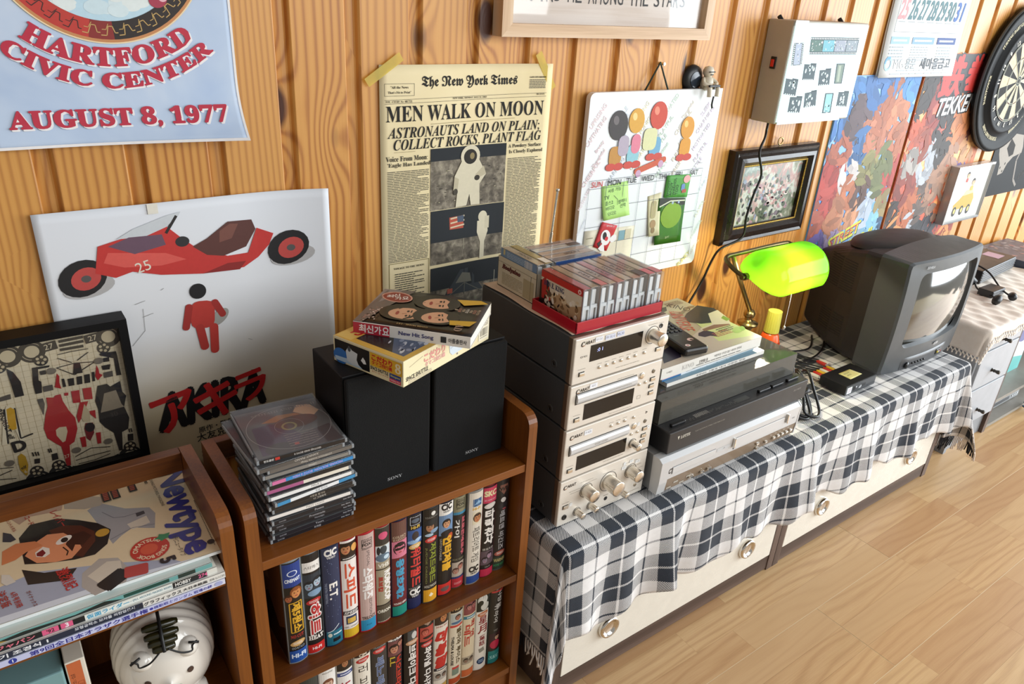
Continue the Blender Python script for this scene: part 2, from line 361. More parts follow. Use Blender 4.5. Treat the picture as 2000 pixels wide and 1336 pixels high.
class Art(MB):
    """Flat print on a surface: u right, v up, both in metres (or in units of sc); f(u, v, lift) is the surface."""
    def __init__(s, f=None, O=(0, 0, 0), U=(1, 0, 0), V=(0, 0, 1), sc=1.0, m='ink', nu=1, base=.0003, step=.000014):
        super().__init__(m)
        O, U, V = Vector(O), Vector(U).normalized(), Vector(V).normalized(); N = U.cross(V)
        s.fn = f or (lambda u, v, l: O + U * u + V * v + N * l)
        s.sc = sc; s.nu = nu; s.l = base; s.st = step; s.us = None
    def up(s): s.l += s.st
    def P(s, u, v): return s.fn(u * s.sc, v * s.sc, s.l)
    def poly(s, pts, col, up=True):
        if up: s.up()
        if s.nu > 1:
            bm = bmesh.new(); bm.faces.new([bm.verts.new((a, b, 0)) for a, b in pts])
            u0 = min(p[0] for p in pts); u1 = max(p[0] for p in pts); k = max(2, int((u1 - u0) * s.sc / s.nu_w) + 1) if hasattr(s, 'nu_w') else s.nu
            for i in range(1, k):
                g = bm.verts[:] + bm.edges[:] + bm.faces[:]
                bmesh.ops.bisect_plane(bm, geom=g, plane_co=(u0 + (u1 - u0) * i / k, 0, 0), plane_no=(1, 0, 0))
            bm.verts.index_update()
            s.add([s.P(v.co.x, v.co.y) for v in bm.verts], [tuple(v.index for v in f.verts) for f in bm.faces], None, col); bm.free()
        else: s.add([s.P(a, b) for a, b in pts], [tuple(range(len(pts)))], None, col)
        return s
    def rect(s, u, v, w, h, col, up=True, rot=0, rad=0):                       # centre, size
        if rad:
            pts = []
            for cx, cy, a0 in ((w / 2 - rad, h / 2 - rad, 0), (-w / 2 + rad, h / 2 - rad, 90), (-w / 2 + rad, -h / 2 + rad, 180), (w / 2 - rad, -h / 2 + rad, 270)):
                pts += [(cx + rad * math.cos(math.radians(a0 + k * 30)), cy + rad * math.sin(math.radians(a0 + k * 30))) for k in range(4)]
        else: pts = [(-w / 2, -h / 2), (w / 2, -h / 2), (w / 2, h / 2), (-w / 2, h / 2)]
        c, e = math.cos(math.radians(rot)), math.sin(math.radians(rot))
        return s.poly([(u + a * c - b * e, v + a * e + b * c) for a, b in pts], col, up)
    def box4(s, u0, v0, u1, v1, col, up=True): return s.poly([(u0, v0), (u1, v0), (u1, v1), (u0, v1)], col, up)
    def oval(s, u, v, a, b=None, col='#000000', rot=0, n=20, up=True):
        b = b or a; c, e = math.cos(math.radians(rot)), math.sin(math.radians(rot))
        return s.poly([(u + a * math.cos(t) * c - b * math.sin(t) * e, v + a * math.cos(t) * e + b * math.sin(t) * c) for t in [2 * PI * k / n for k in range(n)]], col, up)
    def line(s, pts, w, col, up=True):
        if up: s.up()
        for (a, b), (c, d) in zip(pts, pts[1:]):
            L = math.hypot(c - a, d - b) or 1e-9; nx, ny = -(d - b) / L * w / 2, (c - a) / L * w / 2
            s.poly([(a - nx, b - ny), (c - nx, d - ny), (c + nx, d + ny), (a + nx, b + ny)], col, False)
        return s
    def ring(s, u, v, r0, r1, col, a0=0, a1=360, n=40, ry=1.0):
        s.up()
        for k in range(n):
            t0, t1 = math.radians(a0 + (a1 - a0) * k / n), math.radians(a0 + (a1 - a0) * (k + 1) / n)
            s.poly([(u + r * math.cos(t), v + r * ry * math.sin(t)) for r, t in ((r0, t0), (r1, t0), (r1, t1), (r0, t1))], col, False)
        return s
    def frame(s, u0, v0, u1, v1, w, col):
        return s.line([(u0, v0), (u1, v0), (u1, v1), (u0, v1), (u0, v0)], w, col)
    def text(s, txt, u, v, w=None, h=None, col='#101010', rot=0, style=None, bold=0.0, shear=0.0, bend=None, anchor='c', wmax=None):
        heavy = bold if bold > .008 else 0.0; bold = 0.0
        vs, fs, x0, y0, x1, y1 = glyphs(txt, style, bold)
        if not fs: return s
        s.up(); bw, bh = x1 - x0, y1 - y0
        if h is None: ky = kx = w / bw
        elif w is None: kx = ky = h / bh
        else: kx, ky = w / bw, h / bh
        if wmax and bw * kx > wmax: kx = wmax / bw
        c, e = math.cos(math.radians(rot)), math.sin(math.radians(rot))
        ax = {'c': (x0 + x1) / 2, 'l': x0, 'r': x1}[anchor]; ay = (y0 + y1) / 2
        q = heavy; pts = []
        for x, y in vs:
            p, r_ = (x - ax) * kx, (y - ay) * ky; p += r_ * shear
            if bend: p, r_ = bend(p, r_)
            pts.append((u + p * c - r_ * e, v + p * e + r_ * c))
        if s.nu > 1 and s.us:                                        # follow a curved surface
            bm = bmesh.new(); bv = [bm.verts.new((p, r_, 0)) for p, r_ in pts]
            for f in fs:
                try: bm.faces.new([bv[k] for k in f])
                except ValueError: pass
            u0, u1 = min(p[0] for p in pts), max(p[0] for p in pts)
            for k in range(int(u0 / s.us), int(u1 / s.us) + 1):
                bmesh.ops.bisect_plane(bm, geom=bm.verts[:] + bm.edges[:] + bm.faces[:], plane_co=(k * s.us, 0, 0), plane_no=(1, 0, 0))
            bm.verts.index_update(); pts = [(w_.co.x, w_.co.y) for w_ in bm.verts]; fs = [tuple(w_.index for w_ in f.verts) for f in bm.faces]; bm.free()
        for ox, oy in ([(0, 0)] if not heavy else [(0, 0), (q, 0), (-q, 0), (0, q), (0, -q), (q * .7, q * .7), (-q * .7, q * .7), (q * .7, -q * .7), (-q * .7, -q * .7)]):
            dx, dy = ox * kx * c - oy * ky * e, ox * kx * e + oy * ky * c
            s.add([s.P(p + dx, r_ + dy) for p, r_ in pts], fs, None, col); s.l += 3e-6
        return s
    def lines(s, u0, v0, u1, v1, n, col, fill=.5, rag=.15, seed=0, word=None):         # body text as broken dashes
        R = random.Random(seed); s.up(); dv = (v1 - v0) / n; word = word or (u1 - u0) / 7
        for k in range(n):
            v = v1 - dv * (k + .5); u = u0; end = u1 - (R.random() * rag * (u1 - u0) if R.random() < .3 else 0)
            while u < end - word * .2:
                L = min(word * R.uniform(.5, 1.5), end - u); s.box4(u, v - dv * fill / 2, u + L * .88, v + dv * fill / 2, col, False); u += L
        return s
    def face(s, u, v, r, skin='#d8a078', hair='#20140e', rot=0):                       # a small printed head, nobody in particular
        c, e = math.cos(math.radians(rot)), math.sin(math.radians(rot))
        def q(a, b): return (u + (a * c - b * e) * r, v + (a * e + b * c) * r)
        s.oval(*q(0, .18), r * .98, r * 1.12, hair, rot); s.oval(u, v, r * .74, r, skin, rot)
        s.poly([q(-.74, .3), q(-.4, .62), q(.1, .5), q(.6, .66), q(.74, .3), q(.5, 1.05), q(-.5, 1.05)], hair)
        for k in (-1, 1):
            s.oval(*q(.3 * k, .08), r * .13, r * .08, '#1a1210', rot, 8); s.line([q(.15 * k, .27), q(.46 * k, .27)], r * .08, hair)
        s.line([q(0, .05), q(.06, -.2)], r * .06, '#a8704e'); s.oval(*q(0, -.48), r * .26, r * .1, '#a03a34', rot, 10)
        return s
# ------------------------------------------------------------------ setting: panelled wall, laminate floor
PITCH = .1106
wall = MB('#6b3f17,.6').box(-.62, W + .012, 0, 4.1, W + .03, 2.3).build('wall_back', kind='structure')
pm = MB('pine')
face = .0878
prof = [(0, .0105), (.004, .0098), (.010, .0092), (.0165, .0098), (.0190, .0085), (.0215, .0030), (.0235, .0005), (.0245, 0), (.1078, 0), (.1094, .0010), (.1102, .0030), (.1105, .0105)]
pv = []; n = len(prof)
for z in (0.0, 2.3):
    pv += [(a, b, z) for a, b in prof] + [(prof[-1][0], .0125, z), (0, .0125, z)]
m_ = n + 2
pm.add(pv, [(k, (k + 1) % m_, m_ + (k + 1) % m_, m_ + k) for k in range(m_)])
pmesh = pm.mesh('plank')
for k in range(-6, 36):
    o = bpy.data.objects.new('plank', pmesh); COL.objects.link(o); o.parent = wall; o.location = (.0745 + k * PITCH, W, 0)
flo = MB('#e2cda8,.5').box(-.6, -1.2, -.02, 4.1, W + .03, -.0005).build('floor', kind='structure')
ROW = .1905 / 3
fr = random.Random(5)
pan = 0
for p_ in range(-4, 7):
    y0 = .40 + p_ * .1905 - .0
    off = {0: 1.375, 1: 1.690, -1: 1.02, -2: 1.62}.get(p_, fr.uniform(1, 2)); off -= 1.26 * 3
    for r_ in range(3):
        ya = y0 + r_ * ROW + (.0007 if r_ == 0 else .0001); yb = y0 + (r_ + 1) * ROW - (.0007 if r_ == 2 else .0001)
        if ya > W or ya < -.5: continue
        yb = min(yb, W)
        for q in range(0, 6):
            x0 = off + 1.26 * q; cuts = sorted([x0 + .0010] + [x0 + fr.uniform(.18, .48) + .42 * j for j in range(2)] + [x0 + 1.26 - .0004])
            for a, b in zip(cuts, cuts[1:]):
                if b - a < .05 or b < .3 or a > 4.05: continue
                o = MB('floor').box(0, 0, -.008, b - a - .00025, yb - ya, 0).build('floor_board', flo); o.location = (a, ya, 0)

# ------------------------------------------------------------------ the two low drawer benches
def bench(x0, x1, label, label_k=0):
    t = thing('drawer_bench', label, 'cabinet', ((x0 + x1) / 2, .94, 0), group='low drawer benches under the plaid blanket')
    hw = (x1 - x0) / 2; f, bk = -.205, .19
    for s in (-1, 1):
        MB('walnut_z').box(s * hw, f, .0, s * (hw - .022), bk, .3765).build('side_panel', t)
    MB('walnut_x').box(-hw + .022, f + .003, .3565, hw - .022, bk, .3765).build('top_panel', t)
    MB('walnut_x').box(-hw + .022, f + .002, .004, hw - .022, bk, .044).build('plinth', t)
    MB('walnut_x').box(-hw + .022, bk - .012, .044, hw - .022, bk, .3565).build('back_panel', t)
    for z0, z1 in ((.048, .205), (.209, .353)):
        d = MB('cream_lacquer').box(-hw + .024, f, z0, hw - .024, f + .018, z1, r=.0012).build('drawer', t)
        for kx in (-.213, .213):
            MB('chrome').lathe([(0, .0035), (.012, .003), (.017, .005), (.019, .010), (.0225, .010), (.0245, .006), (.0245, 0)], 28,
                               xf=Matrix.Translation((kx, f, z0 + .074)) @ Matrix.Rotation(PI / 2, 4, 'X')).build('round_pull', d)
    return t
bench(.705, 1.4015, 'dark walnut drawer bench with cream front, the one under the silver component stack')
bench(1.4035, 2.14, 'dark walnut drawer bench with cream front, the one under the television')

# ------------------------------------------------------------------ plaid blanket
bx0, bx1, by1, byf = .700, 2.142, 1.135, .733
ZC = .381
def droop(r, R=.016):
    if r <= 0: return 0.0, 0.0
    if r < R * PI / 2: return R * math.sin(r / R), R * (1 - math.cos(r / R))
    return R, R + (r - R * PI / 2)
def blanket(s, t):
    # s: metres along the wall, t: metres from the back edge towards the room
    b = t - (by1 - byf); al = bx0 - s; ar = s - bx1; a = max(al, ar, 0.0); sg = -1 if al > ar else 1
    x = min(max(s, bx0), bx1); y = by1 - min(t, by1 - byf)
    z = ZC + .0012 * math.sin(s * 41 + t * 17) * math.sin(t * 33 + 1)
    if a <= 0 and b <= 0: return Vector((x, y, ZC + max(0, z - ZC) * .6))
    if a <= 0:
        o, d = droop(b)
        g = min(1, b / .19)
        o += g ** 1.4 * (.011 + .008 * math.sin(s * 27 + 1.2) + .006 * math.sin(s * 61))
        for c_, w_, h_ in ((.985, .028, .016), (1.445, .03, .022), (1.12, .04, .008), (1.72, .05, .008), (.86, .035, .008)):
            o += g * h_ * (math.exp(-((s - c_ + .02) / w_) ** 2) - math.exp(-((s - c_ - .025) / w_) ** 2))
        return Vector((x + g * .006 * math.sin(s * 27 + 2.6), y - max(o, .004 * g), ZC - d))
    if b <= 0:
        o, d = droop(a)
        g = min(1, a / .2); o = o * (.7 if sg < 0 else 1) + g * (.006 if sg < 0 else .03 + .014 * math.sin(t * 30))
        return Vector((x + sg * o, y, ZC - d))
    r = math.hypot(a, b); th = math.atan2(a, b)
    o, d = droop(r); k = math.sin(2 * th) ** 1
    spread = (.16 if sg < 0 else .36) * k
    o2 = o * (.7 if sg < 0 else 1) + max(0, r - .03) * spread
    d2 = d * (1 - (.05 if sg < 0 else .10) * k)
    ph = th if sg > 0 else th * (.85 if th < 1.2 else .85 + (th - 1.2) / (PI / 2 - 1.2) * .15)
    fo = .012 * math.sin(th * 6 + .5) * min(1, r / .2) * math.sin(2 * th)
    return Vector((x + sg * (o2 + fo) * math.sin(ph), y - (o2 + fo) * math.cos(ph) - (.012 * min(1, b / .19)) * (1 - k), ZC - d2))
s0, s1, t1 = bx0 - .262, bx1 + .265, (by1 - byf) + .205
bl = MB('plaid')
def hemlen(s): return t1 + .010 * math.sin(s * 24 + 1) + .006 * math.sin(s * 57)
NS, NTT = 300, 96
def bfn(i, j):
    s = s0 + (s1 - s0) * i; return blanket(s, j * hemlen(s))
bl.grid(bfn, NS, NTT, uvfn=lambda i, j: (s0 + (s1 - s0) * i, j * hemlen(s0 + (s1 - s0) * i) - .012 - (by1 - byf)))
blk = tag(bl.build('plaid_blanket', solid=.0035), 'black and white plaid wool blanket draped over the drawer benches', 'blanket')
fg = MB('fringe_w'); rr = random.Random(3)
for k in range(88):
    t = t1 * (k + .5) / 88
    for side in (s0, s1):
        p = blanket(side, t); q = blanket(side + (.02 if side == s0 else -.02), t); dr = (p - q).normalized()
        L = rr.uniform(.035, .055); dn = Vector((rr.uniform(-.3, .3), rr.uniform(-.3, .3), -1))
        e = p + dr * L * .5 + dn * L * .4; e.z = max(e.z, .004); mid = p + dr * L * .35; mid.z = max(mid.z, .005)
        dark = math.sin((t - (by1 - byf)) / .128 * 2 * PI + 0) > 0
        fg.tube([p, mid, e], .0017, 5, 'fringe_b' if dark else 'fringe_w', sub=3)
fg.build('fringe', blk, kind='stuff')
# ------------------------------------------------------------------ things on the wall
def m_sky(name, stops, sc=6, axis=None, rough=.6):
    def f():
        t = NT(name); c = t.coord(); n = t.noise(c, sc, 4, .6, .4)
        if axis is not None:
            g = t.math('ADD', t.math('MULTIPLY', t.sep(c)[2], axis[0]), axis[1]); n = t.math('ADD', g, t.math('MULTIPLY', n, axis[2]))
        return t.out(t.ramp(n, stops), rough)
    return f
MAKE['poster_sky'] = m_sky('pale_blue_poster', [(.3, '#a9bddb'), (.5, '#bccce2'), (.7, '#d3dae6')], 5)
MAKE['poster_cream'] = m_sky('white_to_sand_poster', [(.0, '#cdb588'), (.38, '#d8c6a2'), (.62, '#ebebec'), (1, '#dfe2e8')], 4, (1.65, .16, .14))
MAKE['newsprint'] = m_sky('yellowed_newsprint', [(.3, '#ecdcb2'), (.7, '#e4d2a4')], 7, None, .8)
MAKE['poster_blue'] = m_sky('blue_poster', [(.3, '#3f7fc4'), (.55, '#5b97d4'), (.75, '#7db0de')], 4, None, .45)
MAKE['poster_fire'] = m_sky('fire_poster', [(.28, '#2a1512'), (.42, '#8e2c1c'), (.52, '#c9552c'), (.62, '#e2a05a'), (.75, '#e0c08c')], 7, None, .55)
MAKE['landscape'] = m_sky('garden_painting', [(.25, '#27301f'), (.38, '#4f5b3a'), (.46, '#8e8f78'), (.53, '#c4c7bb'), (.58, '#b98c84'), (.64, '#7f8e86'), (.78, '#dfe4e0')], 17, (.9, -.02, .85), .4)
MAKE['moon_soil'] = m_sky('moon_photo', [(.3, '#3b352c'), (.5, '#6d6456'), (.7, '#a29884')], 60, None, .8)
MAKE['board_white'] = m_sky('white_enamel_board', [(.3, '#dfe3e6'), (.7, '#e9ecee')], 5, None, .35)
MAKE['tape_white'] = lambda: m_clear('white_tape', '#e9eef0', .6, .3)
MAKE['plywood'] = lambda: wood('whitewashed_plywood', [(.2, '#efe4da'), (.6, '#e6d8cc'), (.95, '#d6c3b2')], 'x', 60, .5, 0, 22, 3)
def curl_map(Y, loc, fn): return lambda u, v, l: Vector((u, Y - fn(u, v) - l, v)) - Vector(loc)
def wart(t, Y, fn=None, m='ink', nu=1, **kw):
    return Art(curl_map(Y, t.location, fn or (lambda u, v: 0)), m=m, nu=nu, **kw)
def sheet(t, x0, z0, x1, z1, Y, m, fn=None, name='sheet', th=.0006, nu=24, nv=24):
    fn = fn or (lambda u, v: 0); b = MB(m)
    b.grid(lambda i, j: Vector((x0 + (x1 - x0) * i, Y - fn(x0 + (x1 - x0) * i, z0 + (z1 - z0) * j), z0 + (z1 - z0) * j)) - t.location, nu, nv)
    return b.build(name, t, solid=-th)
def smile(R): return lambda a, b: ((R - b) * math.sin(a / R), R - (R - b) * math.cos(a / R))

# concert poster
t = thing('concert_poster', 'pale blue concert poster with red lettering and a gold ringed emblem', 'poster', (.19, W, 1.02))
hf = lambda u, v: .003 + .030 * max(0, (1.11 - v) / .09) ** 2 * max(0, (u - .12) / .22) ** 1.5 + .010 * max(0, (1.10 - v) / .08) ** 2
sheet(t, .034, 1.024, .345, 1.50, W, 'poster_sky', hf, nu=32, nv=60)
a = wart(t, W, hf, nu=12, base=.0007)
cx, cz = .189, 1.279
a.box4(.034, 1.024, .345, 1.0275, '#f0ecea')
for k in range(48):
    for u0, u1 in ((.034, .0372), (.3418, .345)): a.box4(u0, 1.0274 + k * .01, u1, 1.0274 + (k + 1) * .01, '#f0ecea', k == 0)
a.nu = 1
a.oval(cx, cz, .104, .104, '#bfdcea', n=48)
for q in range(26): a.oval(cx + random.uniform(-.05, .05), cz - .06 + random.uniform(-.03, .03), random.uniform(.008, .02), random.uniform(.005, .010), random.choice(['#d8e8ec', '#cfe3ea', '#e4ecea']))
a.ring(cx, cz, .102, .129, '#2b211d', n=72); a.ring(cx, cz, .102, .124, '#c03a30', 195, 262, n=30); a.ring(cx, cz, .102, .124, '#8a2a26', 258, 272, n=12)
a.ring(cx, cz, .124, .129, '#c98a56', n=72); a.ring(cx, cz, .1275, .1292, '#f0d9b0', 180, 360, n=60)
for k in range(16):
    t0 = math.radians(192 + k * 10.4)
    def pp(r, d): return (cx + r * math.cos(t0 + math.radians(d)), cz + r * math.sin(t0 + math.radians(d)))
    g = '#caa565' if k > 5 else '#3a2420'
    a.line([pp(.119, 0), pp(.119, 3.2), pp(.108, 4.4), pp(.108, 7), pp(.116, 8.2), pp(.116, 10)], .0011, g)
    a.line([pp(.112, .5), pp(.112, 3), pp(.105, 4.6)], .0008, g, False)
a.oval(.252, 1.205, .012, .010, '#a8384e', 30); a.oval(.258, 1.208, .006, .006, '#e8b8c0')
for dx, dz, c in ((.0022, -.0022, '#f4f0f0'), (0, 0, '#bf2a42')):
    a.text('HARTFORD', cx + dx, cz - .156 + dz + .0105, .205, .022, c, style='serif', bold=.032, bend=smile(.156))
    a.text('CIVIC CENTER', cx + dx, cz - .184 + dz + .0095, .262, .019, c, style='serif', bold=.032, bend=smile(.184))
    a.text('AUGUST 8, 1977', .190 + dx, 1.058 + dz, .266, .025, c, style='serif', bold=.032)
a.build('printing', t)

# big cream poster behind the bookcases
t = thing('film_poster', 'large white and sand poster of a red motorcycle, behind the two bookcases', 'poster', (.26, W, .5))
ak = lambda u, v: .006 + .020 * max(0, (u - .33) / .13) ** 2 + .003 * math.sin(u * 9)
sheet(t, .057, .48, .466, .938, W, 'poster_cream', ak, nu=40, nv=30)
a = wart(t, W, ak, nu=10, base=.0011)
for (u, v), rx, rz in (((0.1027, 0.8412), .032, .026), ((0.3991, 0.8453), .034, .027)):      # a plain touring motorcycle
    a.oval(u + .006, v - .014, rx * 1.05, rz * .6, '#b9b6b4', 8); a.oval(u, v, rx, rz, '#1d1a1b', 25); a.oval(u + .004, v - .001, rx * .62, rz * .62, '#c44a44', 25); a.oval(u + .004, v - .001, rx * .2, rz * .2, '#5a5452')
a.poly([(0.1281, 0.8848), (0.1527, 0.8905), (0.2205, 0.903), (0.2407, 0.8813), (0.2566, 0.8661), (0.3033, 0.8441), (0.3354, 0.8444), (0.3519, 0.8828), (0.3773, 0.8709), (0.3691, 0.8532), (0.3509, 0.8351), (0.3267, 0.8216), (0.2635, 0.8218), (0.205, 0.83), (0.167, 0.8413), (0.1442, 0.8356), (0.1192, 0.8462)], '#c8352f')
a.poly([(0.1395, 0.874), (0.2151, 0.8625), (0.2426, 0.8486), (0.2069, 0.8444), (0.1572, 0.8493), (0.1319, 0.8597)], '#df5a50'); a.poly([(0.2635, 0.8218), (0.3021, 0.8324), (0.3309, 0.8313), (0.32, 0.8192)], '#8f2320')
a.poly([(0.2537, 0.8665), (0.2759, 0.8764), (0.3089, 0.8982), (0.3451, 0.897), (0.3501, 0.8813), (0.3331, 0.8549), (0.2971, 0.8451), (0.2729, 0.8505)], '#5c332c'); a.poly([(0.2952, 0.8852), (0.3117, 0.8946), (0.3241, 0.893), (0.3124, 0.8714), (0.2933, 0.8674)], '#7a4a3e')
a.poly([(0.1529, 0.892), (0.1763, 0.9041), (0.2225, 0.9183), (0.243, 0.922), (0.2394, 0.9162), (0.2203, 0.9015), (0.1909, 0.8913)], '#cfd3d6'); a.poly([(0.1409, 0.883), (0.1692, 0.8928), (0.2133, 0.8914), (0.2168, 0.8751), (0.1736, 0.8672)], '#6b4f60')
a.line([(0.2191, 0.8922), (0.2365, 0.9166)], .004, '#26211f'); a.oval(*(0.2401, 0.8766), .010, .008, '#2c2a2b')
a.text('25', *(0.1817, 0.8469), w=.020, col='#e8e2d0', rot=12)
a.oval(*(0.2801, 0.7453), .018, .010, '#a9a69e', 40)                                             # a walking pictogram
(u, v) = (0.2526, 0.7947); a.oval(u, v, .0125, .0125, '#161416')
a.rect(u + .003, v - .040, .036, .046, '#c23a30', rot=-6, rad=.012); a.rect(u - .020, v - .040, .011, .044, '#a92f28', rot=-14, rad=.005); a.rect(u + .028, v - .034, .011, .034, '#a92f28', rot=24, rad=.005)
a.rect(u - .002, v - .078, .013, .046, '#b5352c', rot=6, rad=.006); a.rect(u + .016, v - .084, .013, .052, '#c23a30', rot=-4, rad=.006)
for q in ([(0.1704, 0.7681), (0.1854, 0.7718)], [(0.1622, 0.79), (0.1769, 0.7937)], [(0.1497, 0.7246), (0.1701, 0.7459), (0.1723, 0.7813)], [(0.3216, 0.6973), (0.3281, 0.6939)], [(0.2003, 0.806), (0.205, 0.8085)]): a.line(q, .0006, '#8f8d8a')
(p0, p1) = [(0.1775, 0.6036), (0.3381, 0.609)]
sk = math.degrees(math.atan2(p1[1] - p0[1], p1[0] - p0[0]))
a.text('AKIRA', .256, .6015, .170, .060, '#100e0f', rot=sk, bold=.060, shear=.12)
for ch, q, s_ in (('ア', (0.1953, 0.5963), .062), ('キ', (0.2594, 0.601), .066), ('ラ', (0.3187, 0.6102), .052)):
    a.text(ch, q[0], q[1], s_, s_, '#cf2222', rot=sk + 8, bold=.025)
a.text('原作・監督', *(0.2541, 0.5522), w=.058, col='#20201c', rot=3, bold=.01); a.text('大友克洋', *(0.2526, 0.5383), w=.064, col='#20201c', rot=3, bold=.01)
a.text('製作', *(0.253, 0.5269), w=.020, col='#2a2a24', rot=3); a.lines(.225, .497, .300, .512, 2, '#55554a', .4)
a.rect(.206, .9305, .014, .015, '#e9e3d4'); a.build('printing', t)

# framed exploded-view print
FY = 1.112
t = thing('framed_print', 'black framed print of racing car parts laid out on a grid', 'picture', (-.06, W, .545))
b = MB('black_wood'); x0, x1, z0, z1 = -.262, .1425, .5485, .786
for q in ((x0, z0, x1, z0 + .0115), (x0, z1 - .0115, x1, z1), (x0, z0 + .0115, x0 + .0115, z1 - .0115), (x1 - .0115, z0 + .0115, x1, z1 - .0115)):
    b.box(q[0] + .06, FY - .010 - W, q[1] - .545, q[2] + .06, .024 - W + FY, q[3] - .545)
b.build('frame', t)
MB('#eadcbc,.7').box(x0 + .07, FY + .004 - W, z0 + .01 - .545, x1 + .05, FY + .008 - W, z1 - .01 - .545).build('print_sheet', t)
a = wart(t, FY + .004)
for k in range(44): a.box4(x0 + .01 + k * .0089, z0 + .01, x0 + .0104 + k * .0089, z1 - .01, '#c2b08c', k == 0)
for k in range(25): a.box4(x0 + .01, z0 + .012 + k * .0089, x1 - .01, z0 + .0124 + k * .0089, '#c2b08c', False)
a.up(); RD, BK, GY = '#b3272b', '#2b2826', '#5d5750'
def tyre(p, r): a.oval(p[0], p[1], r, r, BK); a.oval(p[0], p[1], r * .55, r * .55, '#d6c7a6'); a.ring(p[0], p[1], r * .72, r * .78, '#b8aa90', 200, 260, n=8); a.ring(p[0], p[1], r * .72, r * .78, '#b8aa90', 20, 80, n=8)
def rim(p, r):
    a.oval(p[0], p[1], r, r, BK)
    for k in range(5): a.oval(p[0] + r * .55 * math.cos(k * 1.257), p[1] + r * .55 * math.sin(k * 1.257), r * .24, r * .24, '#cdbd9b', n=10)
for p in [(-0.0062, 0.7562), (0.022, 0.7567), (0.1173, 0.7581), (-0.0078, 0.5524), (0.0218, 0.5538), (0.116, 0.5535)]: tyre(p, .0165)
for p in [(-0.0191, 0.7426), (0.0303, 0.7418), (0.1088, 0.7423), (-0.0067, 0.5692), (0.0213, 0.5693), (0.1179, 0.57)]: rim(p, .0088)
a.poly([(0.0259, 0.6835), (0.0348, 0.681), (0.037, 0.6837), (0.044, 0.684), (0.0446, 0.6724), (0.0494, 0.6549), (0.055, 0.6414), (0.0548, 0.6225), (0.0474, 0.602), (0.0404, 0.5983), (0.0363, 0.5641), (0.031, 0.5648), (0.0299, 0.5995), (0.0234, 0.6077), (0.0157, 0.6185), (0.0142, 0.6355), (0.0202, 0.6568), (0.025, 0.6691)], RD)
a.poly([(0.033, 0.6318), (0.0415, 0.6303), (0.0418, 0.6219), (0.0365, 0.6069), (0.0328, 0.6057), (0.0273, 0.6195), (0.028, 0.6287)], '#d8c8a6'); a.text('27', *(0.0338, 0.5811), h=.0055, col='#e8dcc0', rot=8)
a.poly([(0.0914, 0.6845), (0.1038, 0.6845), (0.1075, 0.6789), (0.1214, 0.6844), (0.1215, 0.6667), (0.1259, 0.6583), (0.1204, 0.6407), (0.1244, 0.62), (0.1203, 0.6015), (0.1111, 0.5982), (0.1073, 0.5668), (0.1025, 0.5672), (0.1, 0.6006), (0.0898, 0.6137), (0.0845, 0.6251), (0.0861, 0.6462), (0.0844, 0.6608)], BK)
a.poly([(0.0978, 0.6699), (0.1138, 0.6713), (0.1175, 0.6464), (0.1204, 0.6407), (0.1032, 0.6398), (0.0883, 0.6395)], '#9a8d78'); a.text('30', *(0.1049, 0.6321), h=.008, col='#4c4640', rot=8)
for q in ([(0.0572, 0.6848), (0.0677, 0.6842), (0.066, 0.6639), (0.0565, 0.6655)], [(0.0718, 0.6853), (0.0832, 0.6844), (0.0819, 0.6651), (0.0713, 0.667)], [(0.0651, 0.6641), (0.0758, 0.6633), (0.0648, 0.6408), (0.0577, 0.6311), (0.0571, 0.6431)], [(0.073, 0.6466), (0.082, 0.6462), (0.0809, 0.6315), (0.0755, 0.6399)], [(0.0484, 0.6846), (0.0536, 0.684), (0.0527, 0.6792), (0.0482, 0.6801)], [(0.0397, 0.6987), (0.0451, 0.7173), (0.0473, 0.7123), (0.0456, 0.7027), (0.0463, 0.6924), (0.0385, 0.6968)], [(0.091, 0.7007), (0.0955, 0.7176), (0.097, 0.7104), (0.0969, 0.7037), (0.1008, 0.7003), (0.0933, 0.6932)], [(0.0554, 0.6066), (0.0627, 0.6067), (0.0612, 0.5888), (0.0556, 0.5895)], [(0.0767, 0.6082), (0.0831, 0.6073), (0.081, 0.5883), (0.076, 0.5887)]): a.poly(q, RD, False)
a.poly([(0.0663, 0.6284), (0.0761, 0.6265), (0.0746, 0.6088), (0.0675, 0.597), (0.0638, 0.6026), (0.0634, 0.6197)], '#7c2428'); a.oval(*(0.0707, 0.6198), .0065, .008, '#2a2224'); a.poly([(0.0699, 0.6604), (0.0745, 0.6449), (0.0728, 0.6288), (0.0641, 0.6315), (0.0627, 0.639)], '#c9b996')
